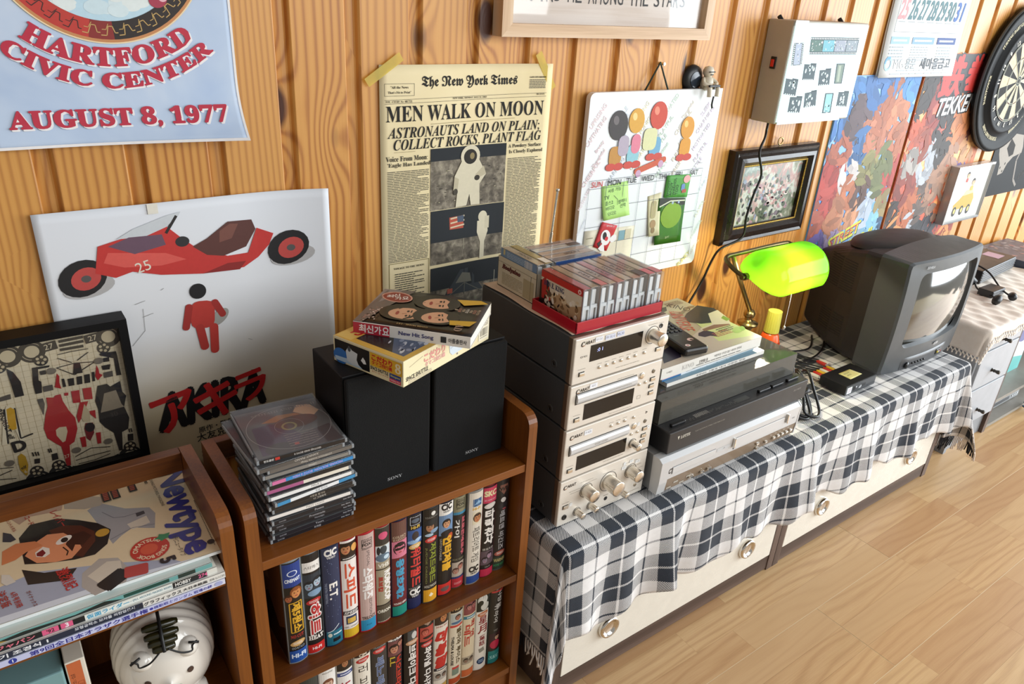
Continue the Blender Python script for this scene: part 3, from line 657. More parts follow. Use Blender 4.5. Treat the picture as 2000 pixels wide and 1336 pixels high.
for q in ([(0.0179, 0.7331), (0.039, 0.732), (0.0376, 0.7291), (0.0243, 0.7293), (0.022, 0.7124), (0.0248, 0.7095), (0.0225, 0.6924), (0.0146, 0.6924), (0.0145, 0.7079)], [(0.1023, 0.735), (0.1234, 0.7337), (0.1241, 0.7263), (0.1241, 0.708), (0.1247, 0.694), (0.1183, 0.6946), (0.119, 0.723), (0.1023, 0.7316)], [(-0.011, 0.7395), (-0.0044, 0.7325), (0.0012, 0.7159), (0.0011, 0.694), (-0.0096, 0.6937), (-0.0103, 0.7147), (-0.011, 0.7278)], [(0.068, 0.7269), (0.0757, 0.726), (0.0765, 0.7102), (0.0644, 0.7111)], [(0.0462, 0.558), (0.0674, 0.5567), (0.0678, 0.5477), (0.0906, 0.5471), (0.0931, 0.5565), (0.0733, 0.5584), (0.0586, 0.5599)], [(0.0378, 0.5623), (0.0438, 0.5602), (0.0395, 0.5454)], [(0.0947, 0.561), (0.1008, 0.5627), (0.0997, 0.5451)], [(0.016, 0.591), (0.023, 0.5909), (0.0229, 0.58), (0.0149, 0.5799)], [(0.1179, 0.5923), (0.1255, 0.591), (0.1243, 0.5788), (0.1167, 0.5801)], [(-0.0059, 0.5902), (0.0008, 0.5891), (-0.0007, 0.5811), (-0.0071, 0.5822)], [(-0.0491, 0.5603), (-0.0325, 0.5588), (-0.0322, 0.5514), (-0.0493, 0.5507)], [(0.0253, 0.7258), (0.0328, 0.726), (0.0325, 0.7195), (0.0258, 0.7197)], [(0.105, 0.7265), (0.1132, 0.7263), (0.1125, 0.7197), (0.1049, 0.7202)], [(0.1014, 0.715), (0.1132, 0.7149), (0.111, 0.7068), (0.1021, 0.708)], [(0.0776, 0.7065), (0.0847, 0.7062), (0.0833, 0.6924), (0.0762, 0.6928)], [(0.0678, 0.7057), (0.0748, 0.7054), (0.0732, 0.6929), (0.0665, 0.6931)], [(0.0564, 0.7054), (0.0642, 0.7051), (0.0631, 0.6934), (0.0561, 0.6937)], [(0.0493, 0.7073), (0.0524, 0.7071), (0.0527, 0.694), (0.0489, 0.6939)], [(0.0877, 0.7083), (0.0912, 0.7079), (0.0897, 0.693), (0.0865, 0.6932)]): a.poly(q, BK, False)
for q in ([(0.025, 0.7017), (0.0369, 0.7017), (0.0366, 0.6929), (0.0247, 0.6928)], [(0.1022, 0.7034), (0.1142, 0.7037), (0.1137, 0.6946), (0.1018, 0.695)], [(0.0147, 0.6839), (0.0217, 0.6836), (0.0225, 0.6743), (0.018, 0.6563), (0.0153, 0.6765)], [(-0.0296, 0.6984), (-0.0139, 0.7005), (-0.0146, 0.693), (-0.0305, 0.6921)]): a.poly(q, GY, False)
for q in ([(0.0558, 0.7646), (0.0858, 0.7652)], [(0.0555, 0.7582), (0.0856, 0.7588)], [(0.0552, 0.7519), (0.0843, 0.7514)]): a.line(q, .0042, BK)
for q in ([(0.0507, 0.7454), (0.0687, 0.7464), (0.0895, 0.7458)], [(0.0497, 0.7402), (0.0658, 0.7296)], [(0.0886, 0.7405), (0.073, 0.7311)], [(0.0463, 0.7258), (0.069, 0.7277), (0.093, 0.7239)], [(0.0463, 0.7258), (0.0659, 0.7096), (0.0928, 0.7228)], [(0.0438, 0.5763), (0.0664, 0.5846), (0.0917, 0.5784)], [(0.0437, 0.5702), (0.068, 0.5716), (0.0906, 0.5713)], [(0.0461, 0.5631), (0.0684, 0.5627), (0.0898, 0.5665)], [(-0.0484, 0.5888), (-0.0324, 0.5853)], [(-0.0506, 0.5777), (-0.0348, 0.5815)], [(-0.0519, 0.5711), (-0.0327, 0.5662)]): a.line(q, .0012, BK)
for p, tx in (((0.0428, 0.7602), '27'), ((0.0973, 0.7611), '27')): a.rect(p[0], p[1], .020, .013, BK, rot=6); a.text(tx, p[0], p[1], h=.008, col='#e6d8b8', rot=6)
a.poly([(-0.0294, 0.6675), (-0.022, 0.6841), (-0.0143, 0.6819), (-0.0122, 0.6463), (-0.0108, 0.6273), (-0.0014, 0.6277), (-0.0013, 0.6242), (-0.0166, 0.6235), (-0.0196, 0.6509), (-0.0258, 0.6528), (-0.0321, 0.6252), (-0.0386, 0.6251)], '#e8dcbe'); a.line([(-0.0253, 0.6796), (-0.0313, 0.6249)], .0022, BK); a.line([(-0.0134, 0.6782), (-0.0155, 0.6289), (0.0002, 0.6319)], .0022, BK)
a.poly([(-0.023, 0.6789), (-0.0178, 0.6807), (-0.0138, 0.6761), (-0.017, 0.6455), (-0.0216, 0.6447), (-0.0263, 0.6485)], '#d0a022'); a.text('D', *(-0.0194, 0.6174), h=.016, col=BK, bold=.05, rot=4)
a.text('RENAULT elf', *(-0.0281, 0.6558), w=.05, col=BK, rot=-83, bold=.02)
a.poly([(-0.0242, 0.6014), (-0.0194, 0.6045), (-0.0155, 0.5984), (-0.0149, 0.5838), (-0.0189, 0.5671), (-0.0207, 0.5666), (-0.0254, 0.578), (-0.0256, 0.59)], '#c49a2a'); a.text('elf', *(-0.021, 0.5812), h=.005, col=BK, rot=6, bold=.02); a.text('6', *(-0.0201, 0.5736), h=.005, col='#efe6cc', rot=6)
for p in [(-0.0061, 0.5986), (-0.0027, 0.5982), (0.0003, 0.5976), (0.0137, 0.5978), (0.0163, 0.5978), (0.1211, 0.598), (0.124, 0.5978)]: a.rect(p[0], p[1], .0016, .007, BK, rot=4)
for p in [(0.0393, 0.7228), (0.0992, 0.7239), (0.0475, 0.5873), (0.0905, 0.5888), (-0.0358, 0.5937)]: a.oval(p[0], p[1], .006, .005, '#7d7466')
a.build('printing', t)
MB('pane').box(x0 + .0715, FY - W, z0 + .0115 - .545, x1 + .0485, FY + .0015 - W, z1 - .0115 - .545).build('glass_pane', t)

# newspaper page
t = thing('newspaper_page', 'yellowed newspaper front page about the moon landing, taped to the panelling', 'newspaper', (.745, W, .70))
ny = lambda u, v: .0035 + .002 * math.sin(u * 22) + .004 * max(0, (u - .88) / .05) * .5
sheet(t, .570, .70, .923, 1.122, W, 'newsprint', ny)
a = wart(t, W, ny, m='cloth_print', nu=8, base=.0006); a.us = .012; IK = '#1d1c1a'
a.text('The New York Times', .7465, 1.0935, .198, .021, IK, style='fraktur', bold=.012)
a.frame(.579, 1.0735, .633, 1.0925, .0005, '#3a3934'); a.text('"All the News', .606, 1.087, w=.032, col=IK, style='serif'); a.text("That's Fit to Print\"", .606, 1.079, w=.042, col=IK, style='serif')
a.text('LATE CITY EDITION', .891, 1.099, w=.036, col=IK, style='serif', bold=.02); a.lines(.873, 1.079, .909, 1.0955, 6, '#5b574c', .5)
a.line([(.579, 1.067), (.912, 1.071)], .0005, '#4a473e'); a.line([(.579, 1.061), (.912, 1.065)], .0005, '#4a473e')
a.text('VOL. CXVIII. No. 40,721', .605, 1.0642, w=.048, col=IK, style='ital'); a.text('NEW YORK, MONDAY, JULY 21, 1969', .745, 1.0665, w=.072, col=IK, style='serif'); a.text('10 CENTS', .899, 1.069, w=.018, col=IK, style='ital')
a.text('MEN WALK ON MOON', .7445, 1.0445, .327, .0262, IK, style='serif')
a.line([(.665, 1.0255), (.845, 1.0275)], .0005, '#6a5b30')
a.text('ASTRONAUTS LAND ON PLAIN;', .742, 1.0125, .318, .0205, IK, style='ital'); a.text('COLLECT ROCKS, PLANT FLAG', .750, .9925, .312, .0205, IK, style='ital')
for u, v in ((.615, .9815), (.869, .983)): a.line([(u - .02, v), (u + .02, v)], .0004, '#6a5b30')
a.text('Voice From Moon:', .6195, .9705, .080, .0088, IK, style='serif'); a.text("'Eagle Has Landed'", .6245, .9595, .084, .0088, IK, style='serif')
a.text('A Powdery Surface', .871, .976, .074, .0085, IK, style='serif'); a.text('Is Closely Explored', .874, .9655, .076, .0085, IK, style='serif')
TX = '#4f4b40'
a.lines(.582, .785, .663, .950, 56, TX, .42, .3, 2); a.lines(.834, .756, .912, .955, 66, TX, .42, .2, 3)
a.frame(.583, .64, .664, .783, .0012, '#8d8156'); a.text('VOYAGE TO THE MOON', .623, .773, w=.062, col=IK, style='serif'); a.lines(.594, .70, .655, .764, 15, TX, .4, .6, 4)
a.build('printing', t)
def photo(nm, x0, z0, x1, z1, hor, draw):
    m = MB('moon_soil'); y = W - .0052 - .004
    m.grid(lambda i, j: Vector((x0 + (x1 - x0) * i, W - ny(x0 + (x1 - x0) * i, 0) - .0007, z0 + (z1 - z0) * j)) - t.location, 20, 2); ph = m.build(nm, t)
    q = wart(t, W, ny, m='cloth_print', nu=10, base=.0011); q.box4(x0, z0 + (z1 - z0) * hor, x1, z1, '#23272b'); draw(q); q.build('printing', ph)
SU = '#d9cfb4'
def astro(q):
    (u, v) = (0.7497, 0.9648)
    for k in range(70): q.oval(random.uniform(.67, .826), random.uniform(.876, .95), random.uniform(.0006, .004), .0009, random.choice(['#8e8470', '#4d463a', '#b3a88e', '#353027']), n=6)
    q.poly([(u - .030, .873), (u - .026, .912), (u - .034, .930), (u - .018, .958), (u + .018, .960), (u + .036, .930), (u + .022, .912), (u + .024, .8735), (u + .004, .8735), (u, .895), (u - .006, .874)], SU)
    q.oval(u, v, .021, .020, SU); q.oval(u, v - .001, .0145, .0135, '#2a2620'); q.oval(u + .004, v, .005, .006, '#8f7f58')
    q.poly([(u - .034, .93), (u - .036, .905), (u - .027, .903), (u - .024, .925)], '#bfb498'); q.poly([(u + .036, .93), (u + .016, .922), (u + .012, .93), (u + .03, .945)], '#bfb498'); q.oval(u + .016, .924, .006, .005, '#3a352c'); q.oval(u - .031, .902, .005, .006, '#4a4438')
photo('moon_photograph', .6655, .872, .8295, .983, .80, astro)
def flag(q):
    q.line([(0.739, 0.8516), (0.7412, 0.7892)], .001, '#b9b19a')
    q.poly([(0.7071, 0.8548), (0.7392, 0.856), (0.7393, 0.8312), (0.7085, 0.8315)], '#b8543f')
    for k in range(3): q.line([(.710, .852 - k * .0085), (.741, .855 - k * .0085)], .0028, '#d8c8a8')
    q.poly([(0.7245, 0.8552), (0.7392, 0.856), (0.7393, 0.8434), (0.7257, 0.8437)], '#4e5a6c')
    (u, v) = (0.7827, 0.8482); q.oval(u, v, .010, .011, SU)
    q.poly([(u - .012, v - .008), (u + .010, v - .006), (u + .013, v - .03), (u + .006, v - .05), (u + .006, v - .082), (u - .004, v - .084), (u - .004, v - .05), (u - .012, v - .03)], SU); q.rect(u + .010, v - .012, .010, .024, '#cfc5aa')
photo('flag_photograph', .667, .767, .831, .871, .42, flag)
def lander(q):
    (u, v) = (.745, .70); q.poly([(.70, .70), (.72, .726), (.735, .748), (.756, .75), (.77, .728), (.79, .70)], '#3a3f44'); q.poly([(.725, .722), (.74, .742), (.758, .738), (.762, .72)], '#767468')
    for k in (-.03, 0, .03): q.line([(.746, .72), (.746 + k * 1.4, .695)], .0016, '#6b6a60')
    q.rect(.712, .708, .012, .010, '#b05a48'); q.line([(.816, .70), (.816, .735)], .001, '#c9c2ac')
photo('lander_photograph', .668, .640, .831, .761, .62, lander)
for nm, c_, rz_ in (('adhesive_tape', (0.5779, 1.115), 33), ('adhesive_tape', (0.9078, 1.109), -58)):
    m = MB('tape_strip'); e = math.radians(rz_); ux, vx = math.cos(e), math.sin(e)
    m.grid(lambda i, j: Vector((c_[0] + (i - .5) * .074 * ux - (j - .5) * .015 * vx, W - .0066, c_[1] + (i - .5) * .074 * vx + (j - .5) * .015 * ux)) - t.location, 4, 1)
    m.build(nm, t, label='strip of yellow adhesive tape')

# pale wood sign frame
t = thing('framed_sign', 'pale wooden framed sign with hand-drawn black lettering, hung above the newspaper', 'sign', (1.05, W, 1.168))
x0, x1, z0, z1, FW, fy = .787, 1.3165, 1.1685, 1.46, .0215, -.031
for nm, pts, ax in (('frame_rail', [(x0, z0), (x1, z0), (x1 - FW, z0 + FW), (x0 + FW, z0 + FW)], 'x'), ('frame_rail', [(x0, z1), (x0 + FW, z1 - FW), (x1 - FW, z1 - FW), (x1, z1)], 'x'), ('frame_rail', [(x0, z0), (x0 + FW, z0 + FW), (x0 + FW, z1 - FW), (x0, z1)], 'z'), ('frame_rail', [(x1, z0), (x1, z1), (x1 - FW, z1 - FW), (x1 - FW, z0 + FW)], 'z')):
    MB('ash_' + ax).prism([(p - 1.05, q - 1.168) for p, q in pts], fy, -.002, 'y').build(nm, t, recalc=True)
MB('plywood').box(x0 - 1.05 + .015, -.014, z0 - 1.168 + .015, x1 - 1.05 - .015, -.008, z1 - 1.168 - .015).build('sign_board', t)
a = wart(t, W - .014)
R2 = random.Random(8); u = .862
for wd_ in 'FIND ME AMONG THE STARS'.split():
    for ch in wd_:
        a.text(ch, u, 1.2395 + R2.uniform(-.001, .001), h=.026, col='#2a2a2c', rot=R2.uniform(-4, 4), wmax=.0145); u += .0182
    u += .0118
a.oval(1.0, 1.31, .05, .05, '#3a3a40'); a.oval(1.012, 1.318, .046, .046, '#eadfd5')
a.build('lettering', t)
MB('pane').box(x0 - 1.05 + FW, -.020, z0 - 1.168 + FW, x1 - 1.05 - FW, -.0185, z1 - 1.168 - FW).build('glass_pane', t)

# white magnetic planner board
BY = W - .022
t = thing('planner_board', 'white weekly planner board hanging from a dark green string', 'board', (1.2, W, .665))
m = MB('board_white'); xl, xr, zb, zt_ = 1.010, 1.3975, .664, 1.070
rc = .012; pts = []
for cx_, cz_, a0 in ((xr - .001, zt_ - .001, 0), (xl + rc, zt_ - rc, 90), (xl + rc, zb + rc, 180), (xr - rc, zb + rc, 270)):
    r_ = rc if a0 else .001
    pts += [(cx_ + r_ * math.cos(math.radians(a0 + k * 22.5)) - 1.2, cz_ + r_ * math.sin(math.radians(a0 + k * 22.5)) - .665) for k in range(5)]
m.prism(pts, BY - W, BY - W + .012, 'y'); m.build('panel', t, recalc=True)
MB('#2f3d33,.7').tube([((1.165, 1.07)[0] - 1.2, -.012, 1.068 - .665), ((1.202, 1.123)[0] - 1.2, -.010, (1.202, 1.123)[1] - .665), ((1.234, 1.072)[0] - 1.2, -.012, 1.068 - .665)], .0022, 6, sub=1).build('hanging_string', t)
MB('chrome').cyl((1.2105 - 1.2, -.014, 1.1205 - .665), (1.2105 - 1.2, .004, 1.1205 - .665), .0032, 12).build('wall_nail', t)
a = wart(t, BY); GL = '#5f6670'; PA = ['#e6cfd2', '#d5dce6', '#e6e0c4', '#cfe0d2', '#e2d6c8', '#dccfe0']
wds = 'UPRISING STYLE LOVING MOTIVATED Thoughtful SLEEK CAPTIVATING Audacious FUNKY PLAYFUL CHEERFUL CHARMING Breezy FANCY'.split()
R3 = random.Random(4)
for k in range(30):
    u, v = 1.04 + (k % 6) * .062 + R3.uniform(-.01, .01), 1.03 - (k // 6) * .030 + R3.uniform(-.006, .006)
    a.text(wds[k % 14], u, v, h=.0095, col=PA[k % 6], rot=52, bold=.02, wmax=.07)
for k, z_ in enumerate((.86, .80, .75, .70)): a.text(wds[(k + 3) % 14], 1.0195, z_, h=.008, col=PA[k], rot=60, wmax=.05); a.text(wds[(k + 8) % 14], 1.386, z_, h=.008, col=PA[k + 1], rot=60, wmax=.05)
a.text('FUNKY', 1.357, .680, h=.010, col='#d9d27a', rot=40, bold=.02)
# four plain toy balloons and a toy skateboard stand where the printed cartoon was
def balloon(u, v, r, c1, c2, body, zb_):
    a.line([(u, v), (u + .004, v - r * 1.6), (u - .003, zb_)], .0012, '#6b6b6b'); a.oval(u, v, r, r * 1.15, c1, 8); a.oval(u - r * .3, v + r * .4, r * .28, r * .36, c2, 20); a.rect(u, zb_ + .018, .034, .040, body, rad=.012); a.oval(u - .010, zb_ - .004, .014, .008, '#c8473c'); a.oval(u + .012, zb_ - .004, .014, .008, '#c8473c')
balloon(1.092, 1.005, .026, '#3a3436', '#6b6466', '#c08a3e', .925); balloon(1.142, 1.012, .022, '#d9a23a', '#efd28a', '#8ec3d0', .926)
balloon(1.205, 1.020, .025, '#c9442f', '#e88a70', '#6fa7c9', .938); balloon(1.300, .990, .021, '#d9962e', '#f0c878', '#d9962e', .930)
a.rect(1.187, .972, .040, .046, '#d9d9a8', rad=.012); a.rect(1.199, .916, .095, .013, '#c95a3a', rot=14, rad=.006); a.oval(1.165, .901, .008, .008, '#c9a0c0'); a.oval(1.230, .917, .008, .008, '#c9a0c0')
a.rect(1.112, .963, .030, .042, '#b3a7b8', rad=.012); a.rect(1.147, .965, .026, .040, '#dd7f96', rad=.012)
a.text('©Disney', 1.360, .909, h=.0042, col='#777777')
cols = [1.0285 + k * (1.3715 - 1.0285) / 7 for k in range(8)]; rows = [.8965, .8795, .838, .797, .757, .717, .682]
for x in cols: a.line([(x, rows[-1]), (x, rows[0])], .0008, GL, False)
for z in rows: a.line([(cols[0], z), (cols[-1], z)], .0008, GL, False)
a.up()
for k, d_ in enumerate('SUN MON TUE WED THU FRI SAT'.split()): a.text(d_, (cols[k] + cols[k + 1]) / 2 - .003, .8885, h=.0115, col='#c03a3a' if k == 0 else '#23262a', wmax=.040, bold=.012)
a.build('printing', t)
def note(name, label, cat, pts, Y, col, lift=.0, m='ink', group=None, curlk=.006):
    cx_ = sum(p[0] for p in pts) / 4; cz_ = min(p[1] for p in pts); t = thing(name, label, cat, (cx_, Y, cz_), group=group)
    zt2 = max(p[1] for p in pts); fn = lambda u, v: curlk * max(0, (zt2 - v) / (zt2 - cz_)) ** 2
    b = MB(m, col)
    def S(i, j):
        p = [Vector(q).to_3d() for q in pts]; q = p[3].lerp(p[2], i).lerp(p[0].lerp(p[1], i), j); return Vector((q.x, Y - fn(q.x, q.y), q.y)) - t.location
    b.grid(S, 6, 6); b.build('sheet', t, solid=-.0004); return t, wart(t, Y, fn, base=.0007)
t, a = note('sticky_note', 'green sticky note with handwritten list on the planner board', 'note', [(1.064, 0.8822), (1.139, 0.8882), (1.151, 0.8136), (1.075, 0.8093)], BY - .001, '#b4e07c')
for s_, p in (('사용 가능', (1.102, 0.8728)), ('TV', (1.081, 0.8573)), ('플스2', (1.089, 0.8458)), ('비디오', (1.093, 0.8348)), ('오디오', (1.098, 0.8227)), ('셀렉터', (1.127, 0.8463)), ('선택', (1.129, 0.8369))): a.text(s_, p[0], p[1], h=.0085, col='#3c5a3a', rot=6)
a.line([(1.113, 0.8394), (1.113, 0.8509), (1.101, 0.8606)], .0008, '#3c5a3a'); a.build('handwriting', t)
t, a = note('green_card', 'small green printed card at the top right of the planner board', 'card', [(1.256, 0.8892), (1.335, 0.8855), (1.332, 0.833), (1.255, 0.8395)], BY - .003, '#4c9a3a', curlk=0)
for k, s_ in enumerate(('SHOOT', 'ANDY', 'WARHOL', 'TOO')): a.text(s_, 1.2655 + k * .0095, .842, h=.0075, col='#1d3a1c', rot=90, anchor='l', wmax=.040)
a.oval(1.322, .876, .011, .009, '#e8a8a8'); a.rect(1.313, .858, .012, .016, '#6a88c0', rad=.004); a.rect(1.318, .849, .014, .008, '#b0503c'); a.build('printing', t)
t, a = note('photo_print', 'dark green glossy photo print pinned below the green card', 'photograph', [(1.242, 0.8394), (1.331, 0.8312), (1.329, 0.7288), (1.241, 0.7316)], BY - .0015, '#2f6a12', m='gloss')
a.poly([(1.245, 0.821), (1.33, 0.8156), (1.327, 0.8304), (1.244, 0.8384)], '#2a2c24'); a.oval(*(1.288, 0.7956), .034, .03, '#7fa51c'); a.rect(*(1.288, 0.7823), .020, .024, '#c4d890'); a.oval(*(1.288, 0.7823), .007, .007, '#5f8a1a')
a.line([(1.246, 0.8189), (1.28, 0.8292), (1.328, 0.8262)], .003, '#d8dcc0'); a.rect(*(1.308, 0.8243), .006, .006, '#9fb0c8'); a.rect(*(1.288, 0.8243), .006, .006, '#9fb0c8'); a.text('love', *(1.281, 0.7463), h=.006, col='#a9c080', style='ital', rot=10); a.build('printing', t)
t, a = note('paper_tag', 'narrow beige drawing of a tower, left of the green photo print', 'card', [(1.206, 0.8469), (1.248, 0.8524), (1.254, 0.7538), (1.22, 0.7543)], BY - .0008, '#d6cfa8')
a.rect(1.228, .815, .016, .040, '#b0a478', rad=.006); a.rect(1.228, .822, .008, .018, '#8b8f80', rad=.003); a.oval(1.230, .782, .009, .010, '#a88a5c'); a.oval(1.231, .768, .006, .007, '#8b7448'); a.build('printing', t)
t, a = note('envelope', 'cream paper envelope tucked low on the planner board', 'envelope', [(1.029, .791), (1.178, .785), (1.172, .706), (1.026, .715)], BY - .0008, '#e3dbc2', curlk=.002)
a.rect(1.139, .768, .018, .022, '#7ea6b0', rot=-2); a.rect(1.158, .768, .018, .024, '#d3c9ac', rot=-2); a.lines(1.149, .757, 1.167, .779, 4, '#8d8468', .3); a.lines(1.036, .771, 1.055, .775, 1, '#8d8468', .4); a.build('printing', t)
t, a = note('red_card', 'red card with white and black shapes, stuck over the envelope', 'card', [(1.075, 0.8063), (1.121, 0.7926), (1.097, 0.7382), (1.057, 0.7532)], BY - .0035, '#c3272d', curlk=0)
a.text('Sylvester Jr', 1.100, .7945, h=.005, col='#f3e4e0', rot=-10, wmax=.036); a.oval(1.089, .770, .014, .018, '#f0ecea', 20); a.oval(1.086, .774, .006, .009, '#1c1a1c', 10); a.oval(1.092, .767, .005, .005, '#d03038'); a.poly([(1.07, .748), (1.085, .76), (1.09, .738), (1.077, .742)], '#f0ecea'); a.oval(1.112, .765, .010, .008, '#f0ecea', 30); a.poly([(1.066, .76), (1.078, .766), (1.073, .75)], '#1c1a1c'); a.build('printing', t)
# round black hook-magnet and the little white toy
t = thing('wall_disc', 'glossy black round disc on the panelling behind the white toy', 'hook', (1.315, W, 1.088))
MB('black_plastic').lathe([(0, .012), (.018, .011), (.028, .006), (.030, 0)], 32, xf=Matrix.Rotation(PI / 2, 4, 'X')).build('disc', t)
MB('#2a3440,.12').lathe([(0, .0130), (.016, .0125)], 24, xf=Matrix.Rotation(PI / 2, 4, 'X')).build('mirror_face', t)
t = thing('toy_figure', 'little cream toy figure sitting on the planner board corner', 'toy', (1.345, BY + .004, 1.070))
ma = MB('#d9cfb8,.4')
ma.lathe([(0, -.004), (.012, -.002), (.015, .010), (.012, .022), (.005, .027), (0, .027)], 16)
for sx in (-1, 1):
    ma.tube([(sx * .012, 0, .021), (sx * .020, -.010, .012), (sx * .006, -.019, .008)], .0042, 8)
    ma.tube([(sx * .007, -.002, .001), (sx * .013, -.020, .005), (sx * .012, -.023, -.014)], .0052, 8)
ma.build('body', t)
MB('#e2d9c4,.35').lathe([(0, .024), (.008, .025), (.0118, .031), (.012, .037), (.009, .044), (0, .047)], 20).build('head', t)
MB('#26231f,.4').box(-.009, -.0125, .034, .009, -.0098, .0366, r=.001).box(-.004, -.0122, .0285, .004, -.0092, .031, r=.001).build('visor', t, label='dark visor slots')
MB('black_plastic').box(-.018, -.026, .006, .016, -.021, .0105, r=.001).box(-.002, -.025, .001, .002, -.022, .007).build('gadget', t, label='small black held gadget')
MB('black_plastic').tube([(.006, -.020, -.014), (.003, -.021, -.030), (.008, -.019, -.038)], .0022, 6).build('strap', t)

# film viewing lightbox
t = thing('light_box', 'lit white film viewing box with photo negatives on its face', 'lightbox', (1.69, W, .993))
x0, x1, h, dp = 1.541 - 1.69, 1.838 - 1.69, .2215, .072
m = MB('#b9b2a6,.55').box(x0, -dp + .003, 0, x1, -.001, h, r=.003); m.build('housing', t)
MB('light_panel').box(x0 + .004, -dp, .004, x1 - .004, -dp + .006, h - .004, r=.0015).build('lit_panel', t)
for q in ((x0, h - .010, x0 + .048, h + .001), (x0 + .006, -.001, x1 - .04, .010)): MB('tape_white').box(q[0], -dp - .0006, q[1], q[2], -dp, q[3]).build('masking_tape', t)
MB('black_plastic').box(x0 - .003, -.042, .118, x0, -.028, .144, r=.001).build('switch_plate', t)
MB('#d8281c,.3').box(x0 - .0055, -.039, .1225, x0 - .003, -.031, .1385, r=.001).build('rocker_switch', t, label='red rocker switch')
for hx in (x0 + .02, x1 - .04): MB('black_plastic').cyl((hx, -.02, h - .002), (hx, -.012, h + .006), .005, 10).build('mounting_lug', t)
DK = '#2b4048'
def film(pts, kind, R=random.Random(2)):
    a = Art(lambda u, v, l: Vector((u - 1.69, -dp - l, v - .993)), m='ink', base=.0004)
    p = [Vector(q) for q in pts]
    def at(i, j): q = p[3].lerp(p[2], i).lerp(p[0].lerp(p[1], i), j); return (q.x, q.y)
    def qd(i0, j0, i1, j1, c, up=True): a.poly([at(i0, j0), at(i1, j0), at(i1, j1), at(i0, j1)], c, up)
    qd(0, 0, 1, 1, DK)
    if kind == 'strip':
        for k in range(4): qd(.012 + k * .247, .17, .243 + k * .247, .83, ['#4f726a', '#6fb4c4', '#9aa2b2', '#8f9ba6'][k], k == 0)
        for k in range(30): qd(k / 30 + .008, .04, k / 30 + .024, .13, '#f2ffff', k == 0); qd(k / 30 + .008, .87, k / 30 + .024, .96, '#f2ffff', False)
        sp = [(at(.02 + R.random() * .95, .22 + R.random() * .55)) for _ in range(60)]
    elif kind == 'tall':
        qd(.2, .03, .8, .97, '#a9b4c8')
        for k in range(11): qd(.04, k / 11 + .02, .15, k / 11 + .065, '#f2ffff', k == 0); qd(.85, k / 11 + .02, .96, k / 11 + .065, '#f2ffff', False)
        sp = [(at(.3 + R.random() * .4, R.random())) for _ in range(10)]
    elif kind == 'pale': qd(.12, .04, .88, .96, '#76897e'); qd(.3, .1, .6, .9, '#a3b09f'); sp = []
    elif kind == 'bright': qd(.14, .05, .86, .95, '#93d4de'); sp = [(at(.2 + R.random() * .6, R.random() * .5)) for _ in range(24)]
    else:
        qd(.05, .1, .95, .9, '#41565e'); qd(.0, .93, .5, 1.0, '#f2ffff'); sp = [(at(.15 + R.random() * .7, .15 + R.random() * .65)) for _ in range(9)]
        for k in range(5): qd(.1 + k * .17, .02, .2 + k * .17, .07, '#dff0f2', k == 0)
    a.up()
    for q in sp:
        r_ = R.uniform(.0015, .0042) if kind == 'neg' else R.uniform(.0006, .0018)
        a.oval(q[0], q[1], r_, r_ * R.uniform(.8, 1.8), R.choice(['#e6f6f6', '#cfe6e6', '#f0dcd8', DK] if kind != 'neg' else ['#e6f6f6', '#d5e8e8']), n=8, up=False)
    a.build('film_strip' if kind == 'strip' else 'film_negative', t)
FYm = 1.15 - .072
for pts, kd in (([(1.609, 1.182), (1.804, 1.183), (1.806, 1.145), (1.615, 1.145)], 'strip'), ([(1.55, 1.169), (1.587, 1.17), (1.595, 1.123), (1.556, 1.121)], 'tall'), ([(1.605, 1.127), (1.652, 1.126), (1.655, 1.089), (1.609, 1.09)], 'neg'), ([(1.67, 1.113), (1.716, 1.115), (1.722, 1.077), (1.677, 1.076)], 'neg'), ([(1.733, 1.125), (1.769, 1.125), (1.774, 1.079), (1.741, 1.079)], 'pale'), ([(1.547, 1.097), (1.595, 1.092), (1.596, 1.055), (1.549, 1.06)], 'neg'), ([(1.577, 1.056), (1.625, 1.054), (1.626, 1.016), (1.579, 1.019)], 'neg'), ([(1.631, 1.063), (1.677, 1.067), (1.685, 1.03), (1.638, 1.027)], 'neg'), ([(1.714, 1.058), (1.75, 1.058), (1.755, 1.011), (1.719, 1.011)], 'bright'), ([(1.77, 1.062), (1.815, 1.061), (1.819, 1.023), (1.773, 1.026)], 'neg')): film(pts, kd)
cp = [(1.553, W - .045, .994), (1.555, W - .043, .975)] + [(p[0], 1.098, p[1]) for p in [(1.542, 0.959), (1.532, 0.9254), (1.557, 0.8708), (1.542, 0.8228), (1.531, 0.769), (1.53, 0.7175)]] + [(1.476, 1.115, .690), (1.47, 1.13, .655), (1.452, 1.135, .60), (1.40, 1.135, .52), (1.38, 1.135, .45)]
MB('cable').tube([Vector(p) - t.location for p in cp], .0030, 7, sub=5).build('power_cord', t)

# small garden painting in a dark frame
t = thing('framed_painting', 'garden painting in dark brown frame with a gold beaded edge', 'picture', (1.655, W, .69))
x0, x1, z0, z1 = 1.487 - 1.655, 1.823 - 1.655, -.0, .235
prof2 = [(0, 0), (0, -.020), (.005, -.026), (.012, -.024), (.018, -.030), (.028, -.031), (.036, -.022), (.040, -.018), (.043, -.018), (.043, 0)]
def moulding(bm, x0, x1, z0, z1, pr):
    cs = [(x0, z0, 1, 1), (x1, z0, -1, 1), (x1, z1, -1, -1), (x0, z1, 1, -1)]
    vs = [(cx + d * sx, y, cz + d * sz) for cx, cz, sx, sz in cs for d, y in pr]; n = len(pr)
    return bm.add(vs, [(i * n + k, i * n + k + 1, ((i + 1) % 4) * n + k + 1, ((i + 1) % 4) * n + k) for i in range(4) for k in range(n - 1)])
moulding(MB('#241a16,.28'), x0, x1, z0, z1, prof2).build('frame', t, recalc=True)
